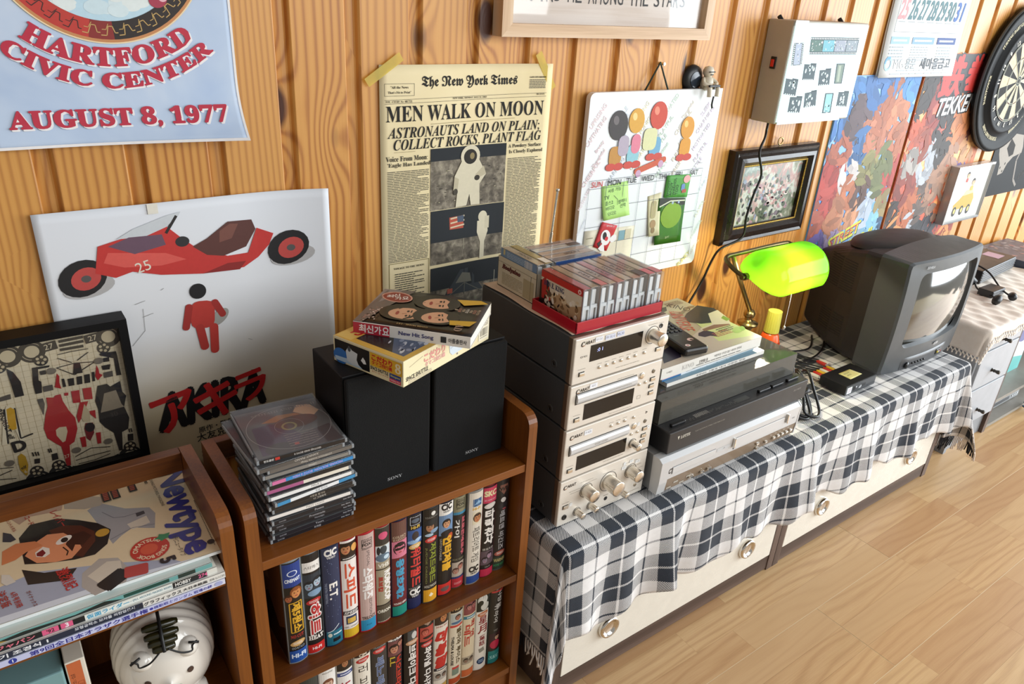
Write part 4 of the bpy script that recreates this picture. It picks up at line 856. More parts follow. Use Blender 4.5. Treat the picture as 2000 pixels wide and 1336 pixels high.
bd = MB('#c9a650,.3,.8')
def bead(x, z): bd.lathe([(0, -.0026), (.0024, -.0012), (.0024, .0012), (0, .0026)], 6, (x, -.0205, z))
for k in range(40): s_ = k / 39; bead(x0 + .0395, z0 + .041 + s_ * (z1 - z0 - .082)); bead(x1 - .0395, z0 + .041 + s_ * (z1 - z0 - .082))
for k in range(58): s_ = k / 57; bead(x0 + .040 + s_ * (x1 - x0 - .08), z0 + .0395); bead(x0 + .040 + s_ * (x1 - x0 - .08), z1 - .0395)
bd.build('beading', t, kind='stuff', label='gold beaded inner edge')
MB('landscape').box(x0 + .03, -.012, z0 + .03, x1 - .03, -.006, z1 - .03).build('canvas', t)
a = Art(lambda u, v, l: Vector((u, -.012 - l, v)), m='gloss'); R4 = random.Random(12)
for k in range(230):
    i = R4.random(); j = R4.random() ** 1.2; u = x0 + .045 + i * (x1 - x0 - .09); v = z0 + .045 + j * .115
    bush = abs(i - (.25 + .35 * (1 - j))) < .24
    if not bush and R4.random() < .55: continue
    a.oval(u, v, R4.uniform(.003, .010), R4.uniform(.002, .007), R4.choice(['#2a3522', '#3f4d30', '#59603f', '#7a6a72', '#a77f84', '#8a94a8', '#c9b9ae', '#343026']), R4.uniform(0, 180), n=7, up=k % 12 == 0)
for k in range(26): a.oval(x0 + .19 + R4.uniform(-.02, .06), z0 + .11 + R4.uniform(-.03, .02), R4.uniform(.003, .009), R4.uniform(.002, .006), R4.choice(['#b9857c', '#c99c92', '#a86c68', '#d6c4bc']), n=7, up=k % 8 == 0)
a.build('brushwork', t)
MB('brass').tube([(.012 + .009 * math.cos(q * .52), -.010, .246 + .009 * math.sin(q * .52)) for q in range(13)], .0016, 6, sub=1).build('hanging_ring', t)

# three more posters
def paint(a, u0, v0, u1, v1, n, seed, seeds):               # loose brush strokes, each coloured by the nearest colour patch
    R = random.Random(seed)
    for k in range(n):
        u, v = u0 + R.random() * (u1 - u0), v0 + R.random() * (v1 - v0)
        best = sorted(seeds, key=lambda q: (q[0] - u + R.uniform(-.007, .007)) ** 2 + ((q[1] - v + R.uniform(-.007, .007)) * .8) ** 2)
        c = best[0] if R.random() < .95 else best[1]; ang = math.atan2(v - c[1], u - c[0]) + PI / 2 + R.uniform(-.5, .5); L, w_ = R.uniform(.016, .042), R.uniform(.008, .016)
        f = R.choice([.7, .82, .92, 1, 1, 1.08, 1.2]); cc = tuple(min(1, q * f) for q in lin(c[2])[:3]) + (1,)
        ca, sa = math.cos(ang), math.sin(ang)
        a.poly([(min(max(u + x * ca - y * sa, u0), u1), min(max(v + x * sa + y * ca, v0), v1)) for x, y in ((-L, 0), (-L * .4, -w_), (L * .5, -w_ * .8), (L, 0), (L * .4, w_), (-L * .5, w_ * .8))], cc, False); a.l += 1e-6
t = thing('game_poster', 'blue game poster with loose flesh and red brush strokes, beneath the lightbox', 'poster', (2.09, W, .50))
MB('poster_blue').box(1.892 - 2.09, -.004, .0, 2.287 - 2.09, -.0005, 1.087 - .50).build('sheet', t)
a = wart(t, W - .004); SK = ['#d9946e', '#c97a5a', '#e3ab86', '#b8453c', '#8a5a4a', '#5a5f94', '#e6e3e2', '#7d86b8']
paint(a, 1.893, .56, 2.286, 1.085, 820, 31, [(1.93, 1.02, '#3f78b4'), (2.26, 1.04, '#4a84be'), (2.08, 1.05, '#3a6ca8'), (2.12, .99, '#a86448'), (2.10, .92, '#b87458'), (2.22, .98, '#c07a58'), (2.24, .90, '#b06a4c'), (2.00, .97, '#5a4a50'), (1.96, .90, '#a85c44'), (2.04, .88, '#3a6aa0'), (2.03, .83, '#c9c0bc'), (1.95, .82, '#b04038'), (2.12, .84, '#8a8452'), (2.20, .82, '#6a7048'), (2.25, .78, '#a8403a'), (2.05, .76, '#b8704e'), (2.11, .75, '#5a4038'), (1.94, .74, '#b04840'), (2.00, .70, '#b87858'), (2.08, .69, '#c48a66'), (2.16, .70, '#b0bccc'), (2.22, .66, '#7fb4d0'), (1.93, .62, '#6a5c9c'), (2.02, .62, '#9a86a8'), (2.26, .62, '#38597a'), (2.12, .61, '#8ab8d4'), (1.92, .95, '#3a6ca8'), (2.27, .72, '#8a7a50'), (1.91, .68, '#a85a48')])
for c, d in (('#23202a', .003), ('#d8dc3e', 0)):
    a.text('STREET', 2.085 + d, .633 - d, .155, .034, c, rot=15, bold=.04, shear=.3); a.text('FIGHTER II', 2.135 + d, .596 - d, .21, .034, c, rot=15, bold=.04, shear=.3)
a.text('STREET', 2.0865, .634, .140, .022, '#d04038', rot=15, bold=.01, shear=.3)
a.build('printing', t)
t = thing('game_poster', 'fiery red and black game poster, left of the dartboard', 'poster', (2.55, W, .48))
MB('poster_fire').box(2.3035 - 2.55, -.004, 0, 2.7905 - 2.55, -.0005, 1.142 - .48).build('sheet', t)
a = wart(t, W - .004)
paint(a, 2.306, .49, 2.788, 1.075, 920, 41, [(2.34, 1.02, '#2c2424'), (2.42, .98, '#8a3028'), (2.50, .95, '#2a2222'), (2.60, .93, '#c07848'), (2.72, .95, '#5a2a22'), (2.76, 1.02, '#8a4a38'), (2.40, .88, '#a04a34'), (2.36, .82, '#9c9690'), (2.46, .82, '#a8adb4'), (2.55, .86, '#2e2622'), (2.58, .80, '#a07860'), (2.63, .76, '#a88068'), (2.54, .74, '#967058'), (2.50, .70, '#5c4c44'), (2.60, .68, '#8a6c5a'), (2.66, .70, '#a4542e'), (2.72, .82, '#c08a5a'), (2.70, .76, '#6a5488'), (2.76, .78, '#c06a3a'), (2.36, .74, '#8a3a2c'), (2.34, .66, '#3a2c28'), (2.42, .66, '#b06038'), (2.38, .56, '#c88a50'), (2.46, .58, '#a8acb2'), (2.53, .58, '#2a282a'), (2.60, .60, '#38343a'), (2.58, .53, '#b0b4ba'), (2.67, .60, '#a04030'), (2.74, .62, '#8c3a2a'), (2.72, .54, '#c08048'), (2.32, .92, '#b8502f'), (2.34, .51, '#b86a3c')])
a.box4(2.305, 1.075, 2.789, 1.141, '#38393c')
for k, ch in enumerate('鉄拳'):
    a.text(ch, 2.47 + k * .15, 1.075, .13, .125, '#26262a', bold=.07); a.text(ch, 2.472 + k * .15, 1.077, .128, .12, '#c4352f', bold=.035)
for c, d, b_ in (('#17171a', .0, .09), ('#e9ecee', .0, .02)): a.text('TEKKEN', 2.545, .9935, .235, .050, c, rot=3, bold=b_, shear=.25)
a.build('printing', t)
t = thing('music_poster', 'black poster with a grey electric guitar, beneath the dartboard', 'poster', (3.15, W, .62))
MB('matte_black').box(2.935 - 3.15, -.003, .655 - .62, 3.40 - 3.15, -.0005, 1.22 - .62).build('sheet', t)
a = wart(t, W - .003, m='cloth_print')
a.poly([(2.957, 0.8481), (2.977, 0.8087), (3.009, 0.7705), (3.018, 0.7303), (3.054, 0.7363), (3.07, 0.7687), (3.101, 0.7907), (3.162, 0.8016), (3.159, 0.8232), (3.132, 0.8671), (3.04, 0.8782)], '#9a938a'); a.poly([(3.026, 0.826), (3.065, 0.7933), (3.094, 0.8003), (3.088, 0.8339), (3.04, 0.8606)], '#2a2826')
for p in [(3.022, 0.7574), (3.052, 0.7701), (3.068, 0.7536), (3.046, 0.7432)]: a.oval(p[0], p[1], .004, .005, '#26241f')
a.line([(3.151, 0.8024), (3.141, 0.7755), (3.171, 0.701), (3.209, 0.6751)], .010, '#8a837c'); a.text('Live', *(3.229, 0.7181), h=.02, col='#4a4642', style='ital', rot=25); a.build('printing', t)

# bank calendar
t = thing('wall_calendar', 'white paper month calendar hanging partly over the two game posters', 'calendar', (2.233, W, 1.08))
cf = lambda u, v: .010 + .006 * max(0, (1.2 - v) / .12)
sheet(t, 2.031, 1.081, 2.434, 1.62, W, '#eceeee,.6', cf, nu=8, nv=20)
sheet(t, 2.0305, 1.084, 2.4335, 1.62, W, '#e0e2e2,.6', lambda u, v: .006 + .004 * max(0, (1.2 - v) / .12), 'under_sheets', .002, 4, 10)
a = wart(t, W, cf); G1 = '#3c6a72'
for k in range(7):
    a.text(str(25 + k), 2.088 + k * .0495, 1.2515, .041, .047, '#d88a8e' if k == 0 else '#2458a0' if k == 6 else G1, shear=.12, bold=.03); a.text(str(25 + k - 7), 2.088 + k * .0495, 1.325, .041, .047, '#d88a8e' if k == 0 else '#2458a0' if k == 6 else G1, shear=.12, bold=.03)
    a.lines(2.072 + k * .0495, 1.2185, 2.108 + k * .0495, 1.224, 1, '#a8aeb0', .5)
a.line([(2.062, 1.30), (2.062, 1.196), (2.418, 1.196), (2.418, 1.30)], .0012, '#7f8688')
for (u0, u1), c in (((2.056, 2.150), '#8fb2c4'), ((2.165, 2.283), '#7a9ec0'), ((2.300, 2.405), '#2c4a86')): a.box4(u0, 1.166, u1, 1.184, c); a.lines(u0 + .012, 1.171, u1 - .012, 1.179, 1, '#e8f0f4', .6)
for u0, u1, k in ((2.058, 2.13, 5), (2.168, 2.26, 6), (2.31, 2.39, 5)): a.lines(u0, 1.122, u1, 1.162, k, '#a4adb2', .4, .4)
a.ring(2.0655, 1.122 - .006, .012, .018, '#9fc6ea', n=24); a.ring(2.0655, 1.116, .012, .0185, '#5f9fdc', 60, 180, n=12)
a.text('MG', 2.122, 1.116, h=.026, col='#c9ced2', bold=.01); a.text('용문', 2.182, 1.116, h=.027, col='#8d979c', bold=.01); a.text('새마을금고', 2.318, 1.116, .170, .029, '#39434c', bold=.015)
a.lines(2.115, 1.096, 2.405, 1.101, 1, '#a9b0b4', .5); a.lines(2.085, 1.088, 2.405, 1.092, 1, '#a9b0b4', .5); a.build('printing', t)

# little framed comic drawing
t = thing('framed_drawing', 'small silver framed drawing of a yellow car, under the dartboard', 'picture', (2.768, W - .0056, .60))
x0, x1, z0, z1 = 2.640 - 2.768, 2.897 - 2.768, 0, .195
moulding(MB('#c6c8c8,.3,.6'), x0, x1, z0, z1, [(0, 0), (0, -.028), (.006, -.030), (.009, -.025), (.009, 0)]).build('frame', t, recalc=True)
MB('#1c1a19,.5').box(x0 + .0005, -.026, z0 + .002, x0 + .004, -.001, z1 - .002).build('side_edge', t)
MB('#ebe5d6,.6').box(x0 + .006, -.022, z0 + .006, x1 - .006, -.015, z1 - .006).build('drawing_sheet', t)
a = Art(lambda u, v, l: Vector((u, -.022 - l, v)), m='ink'); YC = '#b99a3c'
a.frame(x0 + .012, z0 + .012, x1 - .012, z1 - .012, .0015, '#8fa6bc')
a.poly([(-.075, .045), (-.080, .062), (-.05, .078), (-.03, .092), (.04, .096), (.055, .075), (.05, .045)], YC); a.poly([(-.03, .09), (-.015, .108), (.03, .110), (.042, .095)], '#d6c890')
for u in (-.062, -.012, .035): a.oval(u, .038, .014, .017, '#221e1a'); a.oval(u + .002, .039, .007, .009, '#c9b76a')
a.face(.018, .132, .012, '#e0b48c', '#1c1714'); a.rect(.016, .113, .022, .016, '#c9a24a', rad=.005); a.face(-.035, .160, .010, '#e0b48c', '#1c1714'); a.rect(-.035, .144, .014, .014, '#b5463a', rad=.004)
a.line([(-.06, .122), (.08, .128)], .0008, '#c2bba8'); a.line([(-.07, .10), (.09, .102)], .0008, '#c2bba8'); a.build('printing', t)

# dartboard
t = thing('dartboard', 'round black dartboard with cream wedges and printed outer ring', 'dartboard', (2.842, W - .0080, 1.062))
RX = Matrix.Rotation(PI / 2, 4, 'X')
MB('matte_black').lathe([(.0, .0), (.212, .0), (.226, .004), (.230, .016), (.226, .026), (.216, .028), (.205, .022), (.172, .020), (.166, .034), (.156, .036), (.150, .030), (0, .030)], 64, xf=RX).build('housing', t)
MB('#4d5559,.5').lathe([(.2235, .0265), (.228, .022), (.2305, .016), (.2275, .0115)], 64, xf=RX).build('rim', t, label='grey plastic rim')
a = Art(lambda u, v, l: Vector((u, -.030 - l, v)), m='cloth_print', base=.0004)
for k in range(20):
    c = '#d6c9a0' if k % 2 else '#1d1c1c'
    for r0, r1 in ((.016, .070), (.075, .122)): a.ring(0, 0, r0, r1, c, 9 + k * 18, 27 + k * 18, n=4)
    for r0, r1 in ((.070, .075), (.122, .127)): a.ring(0, 0, r0, r1, '#5a3a30' if k % 2 else '#3d4a40', 9 + k * 18, 27 + k * 18, n=4)
    th = math.radians(18 * k); nb = [6, 13, 4, 18, 1, 20, 5, 12, 9, 14, 11, 8, 16, 7, 19, 3, 17, 2, 15, 10][k]
    a.text(str(nb), .139 * math.cos(th), .139 * math.sin(th), h=.014, col='#e4dfd0', rot=math.degrees(th) - 90, bold=.02)
    a.text('YES' if k % 2 else 'NO', .098 * math.cos(th), .098 * math.sin(th), h=.0075, col='#d8cfae' if not k % 2 else '#3a362c', rot=math.degrees(th))
for k in range(20):
    th = math.radians(9 + 18 * k); a.line([(.012 * math.cos(th), .012 * math.sin(th)), (.128 * math.cos(th), .128 * math.sin(th))], .0011, '#d9d5c4', False)
for r_ in (.070, .075, .122, .127): a.ring(0, 0, r_, r_ + .0011, '#d9d5c4', n=60)
a.oval(0, 0, .016, .016, '#3f473f'); a.ring(0, 0, .015, .0165, '#d9d5c4', n=24); a.oval(0, 0, .008, .008, '#1d1c1c'); a.ring(0, 0, .0075, .0085, '#d9d5c4', n=20); a.build('playing_face', t)
a = Art(lambda u, v, l: Vector((u, -.0222 - l, v)), m='cloth_print', base=.0006)
for k, s_ in enumerate(('DARTPOWER', 'TURNING DART GAME', 'DARTPOWER', 'TURNING DART GAME', 'DARTPOWER', 'TURNING DART GAME')):
    th = math.radians(180 - k * 60 + 8); Rr = .186
    ca, sa = math.cos(th), math.sin(th)
    def rb(x, y): ang = th - x / Rr; return ((Rr + y) * math.cos(ang), (Rr + y) * math.sin(ang))
    a.text(s_, 0, 0, None, .0115, '#c9c0a0', bend=rb, bold=.015, style='serif', wmax=.14 if len(s_) > 10 else .09)
a.build('lettering', t)
# ------------------------------------------------------------------ the two brown bookcases
def bookcase(x0, x1, label):
    t = thing('bookcase', label, 'bookcase', ((x0 + x1) / 2, .868, 0), group='low brown open bookcases')
    hw = (x1 - x0) / 2; f, b = -.092, .092; th = .0165
    R = .022
    pr = [(f, 0), (b, 0), (b, .643), (f + R, .643)] + [(f + R - R * math.sin(k * PI / 10), .643 - R + R * math.cos(k * PI / 10)) for k in range(1, 5)] + [(f, .643 - R)]
    for s in (-1, 1):
        a, c = (-hw, -hw + th) if s < 0 else (hw - th, hw)
        MB('shelf_z').prism(pr, a, c, 'x').build('side_panel', t, recalc=True)
    for z in (.538, .306, .078):
        m = MB('shelf_x').box(-hw + th, f + .002, z, hw - th, b - .004, z + .0145, r=.0008)
        sh = m.build('shelf', t)
    MB('shelf_x').box(-hw + th, b - .013, .612, hw - th, b + .003, .642, r=.001).build('back_rail', t)
    MB('shelf_z').box(-hw + th, b - .006, .078, hw - th, b - .001, .538).build('back_panel', t)
    MB('shelf_x').box(-hw + th, f + .008, .0, hw - th, f + .02, .075).build('plinth', t)
    return t
bookcase(.190, .652, 'brown wooden bookcase holding the video tapes, with two black loudspeakers on top')
bookcase(-.286, .1765, 'brown wooden bookcase with magazines on top and a white ceramic pig inside')

# ------------------------------------------------------------------ loudspeakers
def speaker(x0, x1, label, u):
    t = thing('loudspeaker', label, 'speaker', ((x0 + x1) / 2, .89, .5526), group='pair of black bookshelf loudspeakers')
    hw = (x1 - x0) / 2
    MB('black_wood').box(-hw, -.048, 0, hw, .054, .2045, r=.0015).build('cabinet', t)
    MB('black_cloth').box(-hw + .0015, -.0585, .003, hw - .0015, -.049, .2015, r=.003).build('grille', t)
    a = Art(lambda q, v, l: Vector((q, -.0585 - l, v)), m='plastic'); a.text('SONY', u, .0195, .024, .0052, '#a9a9a9', style='serif'); a.build('badge', t, label='small grey lettering badge')
speaker(.3545, .4895, 'black bookshelf loudspeaker beside the CD stack, under the yellow model box', .006)
speaker(.4925, .6265, 'black bookshelf loudspeaker nearest the silver component stack', .006)

# model kit box and the song book lying on it
def frame_of(p, q): d = Vector((q[0] - p[0], q[1] - p[1])); return math.atan2(d.y, d.x), d.length
(L_, F_, R_) = [(0.3688, 0.8972), (0.4131, 0.7751), (0.6021, 0.8477)]
ang = frame_of(F_, R_)[0]; bw, bd_, bh = .198, .128, .0385
kx = F_[0]; ky = F_[1]
t = thing('model_kit_box', 'cream and yellow cardboard model kit box lying across both loudspeakers', 'box', (kx, ky, .7574), ang)
MB('#efe2b8,.55').box(0, 0, 0, bw, bd_, bh, r=.0008).build('carton', t)
a = Art(lambda u, v, l: Vector((u, v, bh + l)), m='gloss')                     # lid picture
a.box4(.001, .001, bw - .001, bd_ - .001, '#d9b04a'); a.box4(.012, .010, bw - .012, bd_ - .032, '#17181c'); a.box4(.004, bd_ - .030, bw - .004, bd_ - .003, '#e2c368')
a.poly([(.012, .010), (.10, .010), (.165, .034), (.186, .060), (.186, .096), (.10, .080), (.045, .056), (.012, .030)], '#4a5a78')
R5 = random.Random(6)
for k in range(70): a.oval(R5.uniform(.02, .17), .012 + R5.random() ** 1.5 * .05, R5.uniform(.002, .008), R5.uniform(.0012, .004), R5.choice(['#aab2c4', '#8791aa', '#c9ced8', '#5c6a86']), 20, n=7, up=k % 10 == 0) if True else 0
a.text('こだわり', .055, bd_ - .020, .07, .018, '#c32a20', bold=.05); a.text('タマゴ飛行機', .105, bd_ - .010, .05, .009, '#c32a20', bold=.02); a.build('lid_print', t)
a = Art(lambda u, v, l: Vector((u, -l, v)), m='gloss')                         # long side
a.text('こだわり', .066, .027, .046, .012, '#e29a90', bold=.05); a.text('タマゴ飛行機', .067, .0165, .044, .007, '#e2a9a0', bold=.03); a.text('SPACE SHUTTLE', .028, .0098, .046, .006, '#2c2c2c', bold=.02)
a.lines(.010, .001, .060, .007, 3, '#b7ad9c', .4); a.line([(.012, .026), (.040, .032)], .0004, '#9a8f7a')
a.poly([(.100, .014), (.098, .030), (.103, .037), (.109, .028), (.128, .031), (.137, .024), (.137, .014), (.128, .009), (.106, .008)], '#cfdbe4'); a.poly([(.132, .012), (.137, .014), (.1372, .024), (.1335, .027)], '#26282c'); a.line([(.101, .020), (.128, .026)], .0006, '#8fa2b4'); a.oval(.118, .006, .0016, .0016, '#8a8a8a')
a.rect(.183, .020, .026, .030, '#f2ead2')
for k in range(18): a.rect(.174 + k * .0011, .018, R5.choice([.0004, .0007]), .012, '#3a352c', up=k == 0)
a.lines(.174, .0085, .193, .0105, 1, '#5a5244', .5); a.lines(.172, .027, .194, .034, 3, '#6a6250', .4); a.build('side_print', t)
a = Art(lambda u, v, l: Vector((-l, bd_ - u, v)), m='gloss')                   # short side, facing the shelf's left
a.box4(.003, .003, .068, .035, '#101114'); a.oval(.014, .011, .014, .012, '#2f6fb8'); a.poly([(.003, .003), (.055, .003), (.04, .012), (.02, .010), (.003, .009)], '#b9d0e4')
a.poly([(.026, .008), (.024, .022), (.030, .031), (.036, .026), (.046, .024), (.044, .014), (.048, .006), (.036, .004)], '#d8dde0'); a.oval(.0305, .0265, .003, .004, '#4a5258'); a.poly([(.052, .016), (.056, .022), (.060, .018), (.062, .013), (.057, .012)], '#e6e9ea')
a.box4(.069, .015, .126, .035, '#e0ae28'); a.text('こだわり', .0905, .0283, .036, .0085, '#c3241c', bold=.05); a.text('タマゴ飛行機', .0905, .0205, .036, .006, '#c3241c', bold=.03); a.text('8', .119, .025, h=.014, col='#f3e6c0', style='serif', bold=.02)
a.text('SPACE SHUTTLE', .0855, .0118, .032, .005, '#222', bold=.02) if False else a.text('SPACE SHUTTLE', .0855, .0118, .032, .005, '#222222', bold=.02); a.text('スペースシャトル', .087, .0068, .030, .003, '#b04a40'); a.box4(.104, .0075, .124, .0145, '#24408c'); a.box4(.104, .002, .124, .0072, '#d23a5a'); a.text('Hasegawa', .114, .011, .017, .004, '#e8dc60', style='ital'); a.text('Hobby Kits', .114, .0046, .017, .003, '#f4f0f0'); a.build('end_print', t)

(p1, p2, p3, p4) = (.396, .890), (.5115, .7650), (.6005, .8520), (.4810, .9690)
ang, L = frame_of(p1, p2)
t = thing('song_book', 'song book with three smiling faces on its cover, lying on the model box', 'book', (p1[0], p1[1], .7962), ang)
bw, bd_, th = .1695, .126, .0165
def bookz(u, v): return .0035 * math.sin(PI * min(1, u / bw)) * (v / bd_) + .010 * (u / bw) ** 3 * (v / bd_) * .3
m = MB('#ece6d8,.8'); m.grid(lambda i, j: Vector((.001 + i * (bw - .002), j * (bd_ - .002) + .001, .0006)), 1, 1)
vs = []
bmx = MB('#ece6d8,.8')
bmx.grid(lambda i, j: Vector((bw * (i * .99 + .005), bd_ * (j * .985 + .005), th - .0012 + bookz(i * bw, j * bd_))), 10, 8)
for fn in ((lambda i, j: Vector((bw * .995, bd_ * i * .99, .001 + j * (th - .002 + bookz(bw, i * bd_))))), (lambda i, j: Vector((bw * i, bd_ * .99, .001 + j * (th - .002 + bookz(i * bw, bd_))))), (lambda i, j: Vector((bw * .003, bd_ * i * .99, .001 + j * (th - .002))))): bmx.grid(fn, 8, 1)
bmx.build('pages', t)
MB('#1c1715,.3').grid(lambda i, j: Vector((bw * i, bd_ * j, th + bookz(i * bw, j * bd_))), 12, 8).build('front_cover', t, solid=-.0008)
MB('#efeae2,.5').box(0, -.0005, 0, bw, .001, th + .0005).box(0, 0, 0, bw, bd_, .0006).build('spine', t)
a = Art(lambda u, v, l: Vector((u, v, th + bookz(u, v) + l)), m='gloss', nu=5, base=.0012)
a.poly([(0, 0), (0, bd_), (.05, bd_), (.035, .08), (.022, .04), (.012, 0)], '#6b625e'); a.poly([(0, .06), (0, bd_), (.03, bd_), (.02, .09)], '#8d8584')
a.nu = 1
for k in range(46): a.oval(R5.uniform(.004, .028), R5.uniform(.006, .055), R5.uniform(.0008, .0025), R5.uniform(.0008, .002), R5.choice(['#c9a89c', '#a8786c', '#e2cec4', '#3a2a26']), n=6, up=k % 8 == 0)
a.oval(.030, .098, .026, .018, '#d8a08c', -20); a.oval(.030, .098, .0235, .0155, '#8e2a22', -20)
for s_, u, v in (('최', .0185, .099), ('신', .0275, .104), ('가', .0335, .093), ('요', .0435, .097)): a.text(s_, u, v, .0095, .011, '#efe4dc', rot=18, bold=.03)
for u, v, r, hr in ((.062, .044, .0255, -84), (.098, .090, .0245, -80), (.110, .044, .024, -72)):
    a.oval(u - .008, v + .003, r * 1.25, r * 1.05, '#191210'); a.face(u, v, r, '#d9a582', '#191210', hr)
for q in (((.12, .112), (.155, .120), (.168, .112), (.135, .095)), ((.128, .040), (.166, .048), (.160, .030), (.132, .026))): a.poly(list(q), '#d0a41e')
for k in range(7): a.text(R5.choice(['김건모', '신승훈', '쿨', '박진영', '터보', '젝스키스']), .128 + k * .0055, .078, h=.0045, col=R5.choice(['#e2c8a8', '#d88a70', '#efe6da']), rot=-90, wmax=.026)
a.text('COVER MODEL : S.E.S', .083, .009, .045, .004, '#c9a870', rot=180); a.text('AD', .147, .021, h=.011, col='#a88a78', style='serif', rot=-90); a.build('cover_print', t)
a = Art(lambda u, v, l: Vector((u, -.0005 - l, v)), m='gloss'); a.box4(0, 0, .0535, th, '#b8283c')
for k, s_ in enumerate('최신가요'): a.text(s_, .0135 + k * .0115, th / 2, .0095, .0115, '#f2e8e6', bold=.03, rot=-90 if False else 0)
a.text('New Hit Song', .092, th / 2, .050, .0075, '#3a3a72', bold=.02); a.rect(.1315, th / 2, .008, .009, '#1c1c1e'); a.text('아름출판사', .1515, th / 2, .026, .007, '#2a2a2c', bold=.015); a.build('spine_print', t)

# ------------------------------------------------------------------ stack of compact disc cases
CDN = [('트래블', '#17151a', None, '#c8c8cc'), ('Yours', '#1a1820', None, '#b8b8bc'), ('Nostalgia', '#17151a', None, '#aaaab0'), ('Promenade', '#1b191d', None, '#b0b0b4'), ('Poems', '#19171c', None, '#c0c0c4'), ('PAST LIGHT', '#efe9e2', '#efe9e2', '#7a7670'), ('나 그대에게', '#2c2622', None, '#d8d2c8'), ('사랑을 할거야', '#231f1d', None, '#c8bfb0'), ('핑클 화이트', '#e9ebec', '#3f8fc0', '#3a3a3c'), ('FIN.K.L', '#f1efec', None, '#1f1f20'), ('영화음악', '#efe6d4', '#b3608c', '#e6d0dc'), ('', '#1c1b1b', None, '#1c1b1b'), ('MICHAEL BOLTON  BOYZ II MEN', '#2f88c8', '#d873a6', '#d7a0e0'), ('J Jiwoo', '#8a857e', None, '#e8e4de'), ('LOVEHOLIC Invisible Things', '#6c655e', None, '#d8d2c6'), ('XANNY PIANO', '#58524d', None, '#c8c2b8'), ('SEOTAIJI AND BOYS II', '#241d1b', None, '#ece8e2')]
CW, CDp, CH = .1195, .136, .00795
rc_ = random.Random(21); cz_ = .5526
jit = {16: (-.004, .001, -3.0), 15: (-.013, -.002, 2.0), 8: (.001, -.004, 4.5), 12: (.002, -.002, 1.5)}
ordn = ['lowest', 'second from the bottom', 'third from the bottom', 'fourth from the bottom', 'fifth from the bottom', 'sixth from the bottom', 'seventh from the bottom', 'eighth from the bottom', 'ninth from the bottom', 'tenth from the bottom', 'sixth below the top', 'fifth below the top', 'fourth below the top', 'third below the top', 'second below the top', 'just below the topmost', 'topmost']
cdcol = {'#17151a': 'near-black', '#1a1820': 'near-black', '#1b191d': 'near-black', '#19171c': 'near-black', '#efe9e2': 'white', '#2c2622': 'brown-black', '#231f1d': 'brown-black', '#e9ebec': 'white and blue', '#f1efec': 'plain white', '#efe6d4': 'cream and pink', '#1c1b1b': 'blank black', '#2f88c8': 'bright blue and pink', '#8a857e': 'light grey', '#6c655e': 'mid grey', '#58524d': 'dark grey', '#241d1b': 'dark brown'}
cd0 = {}
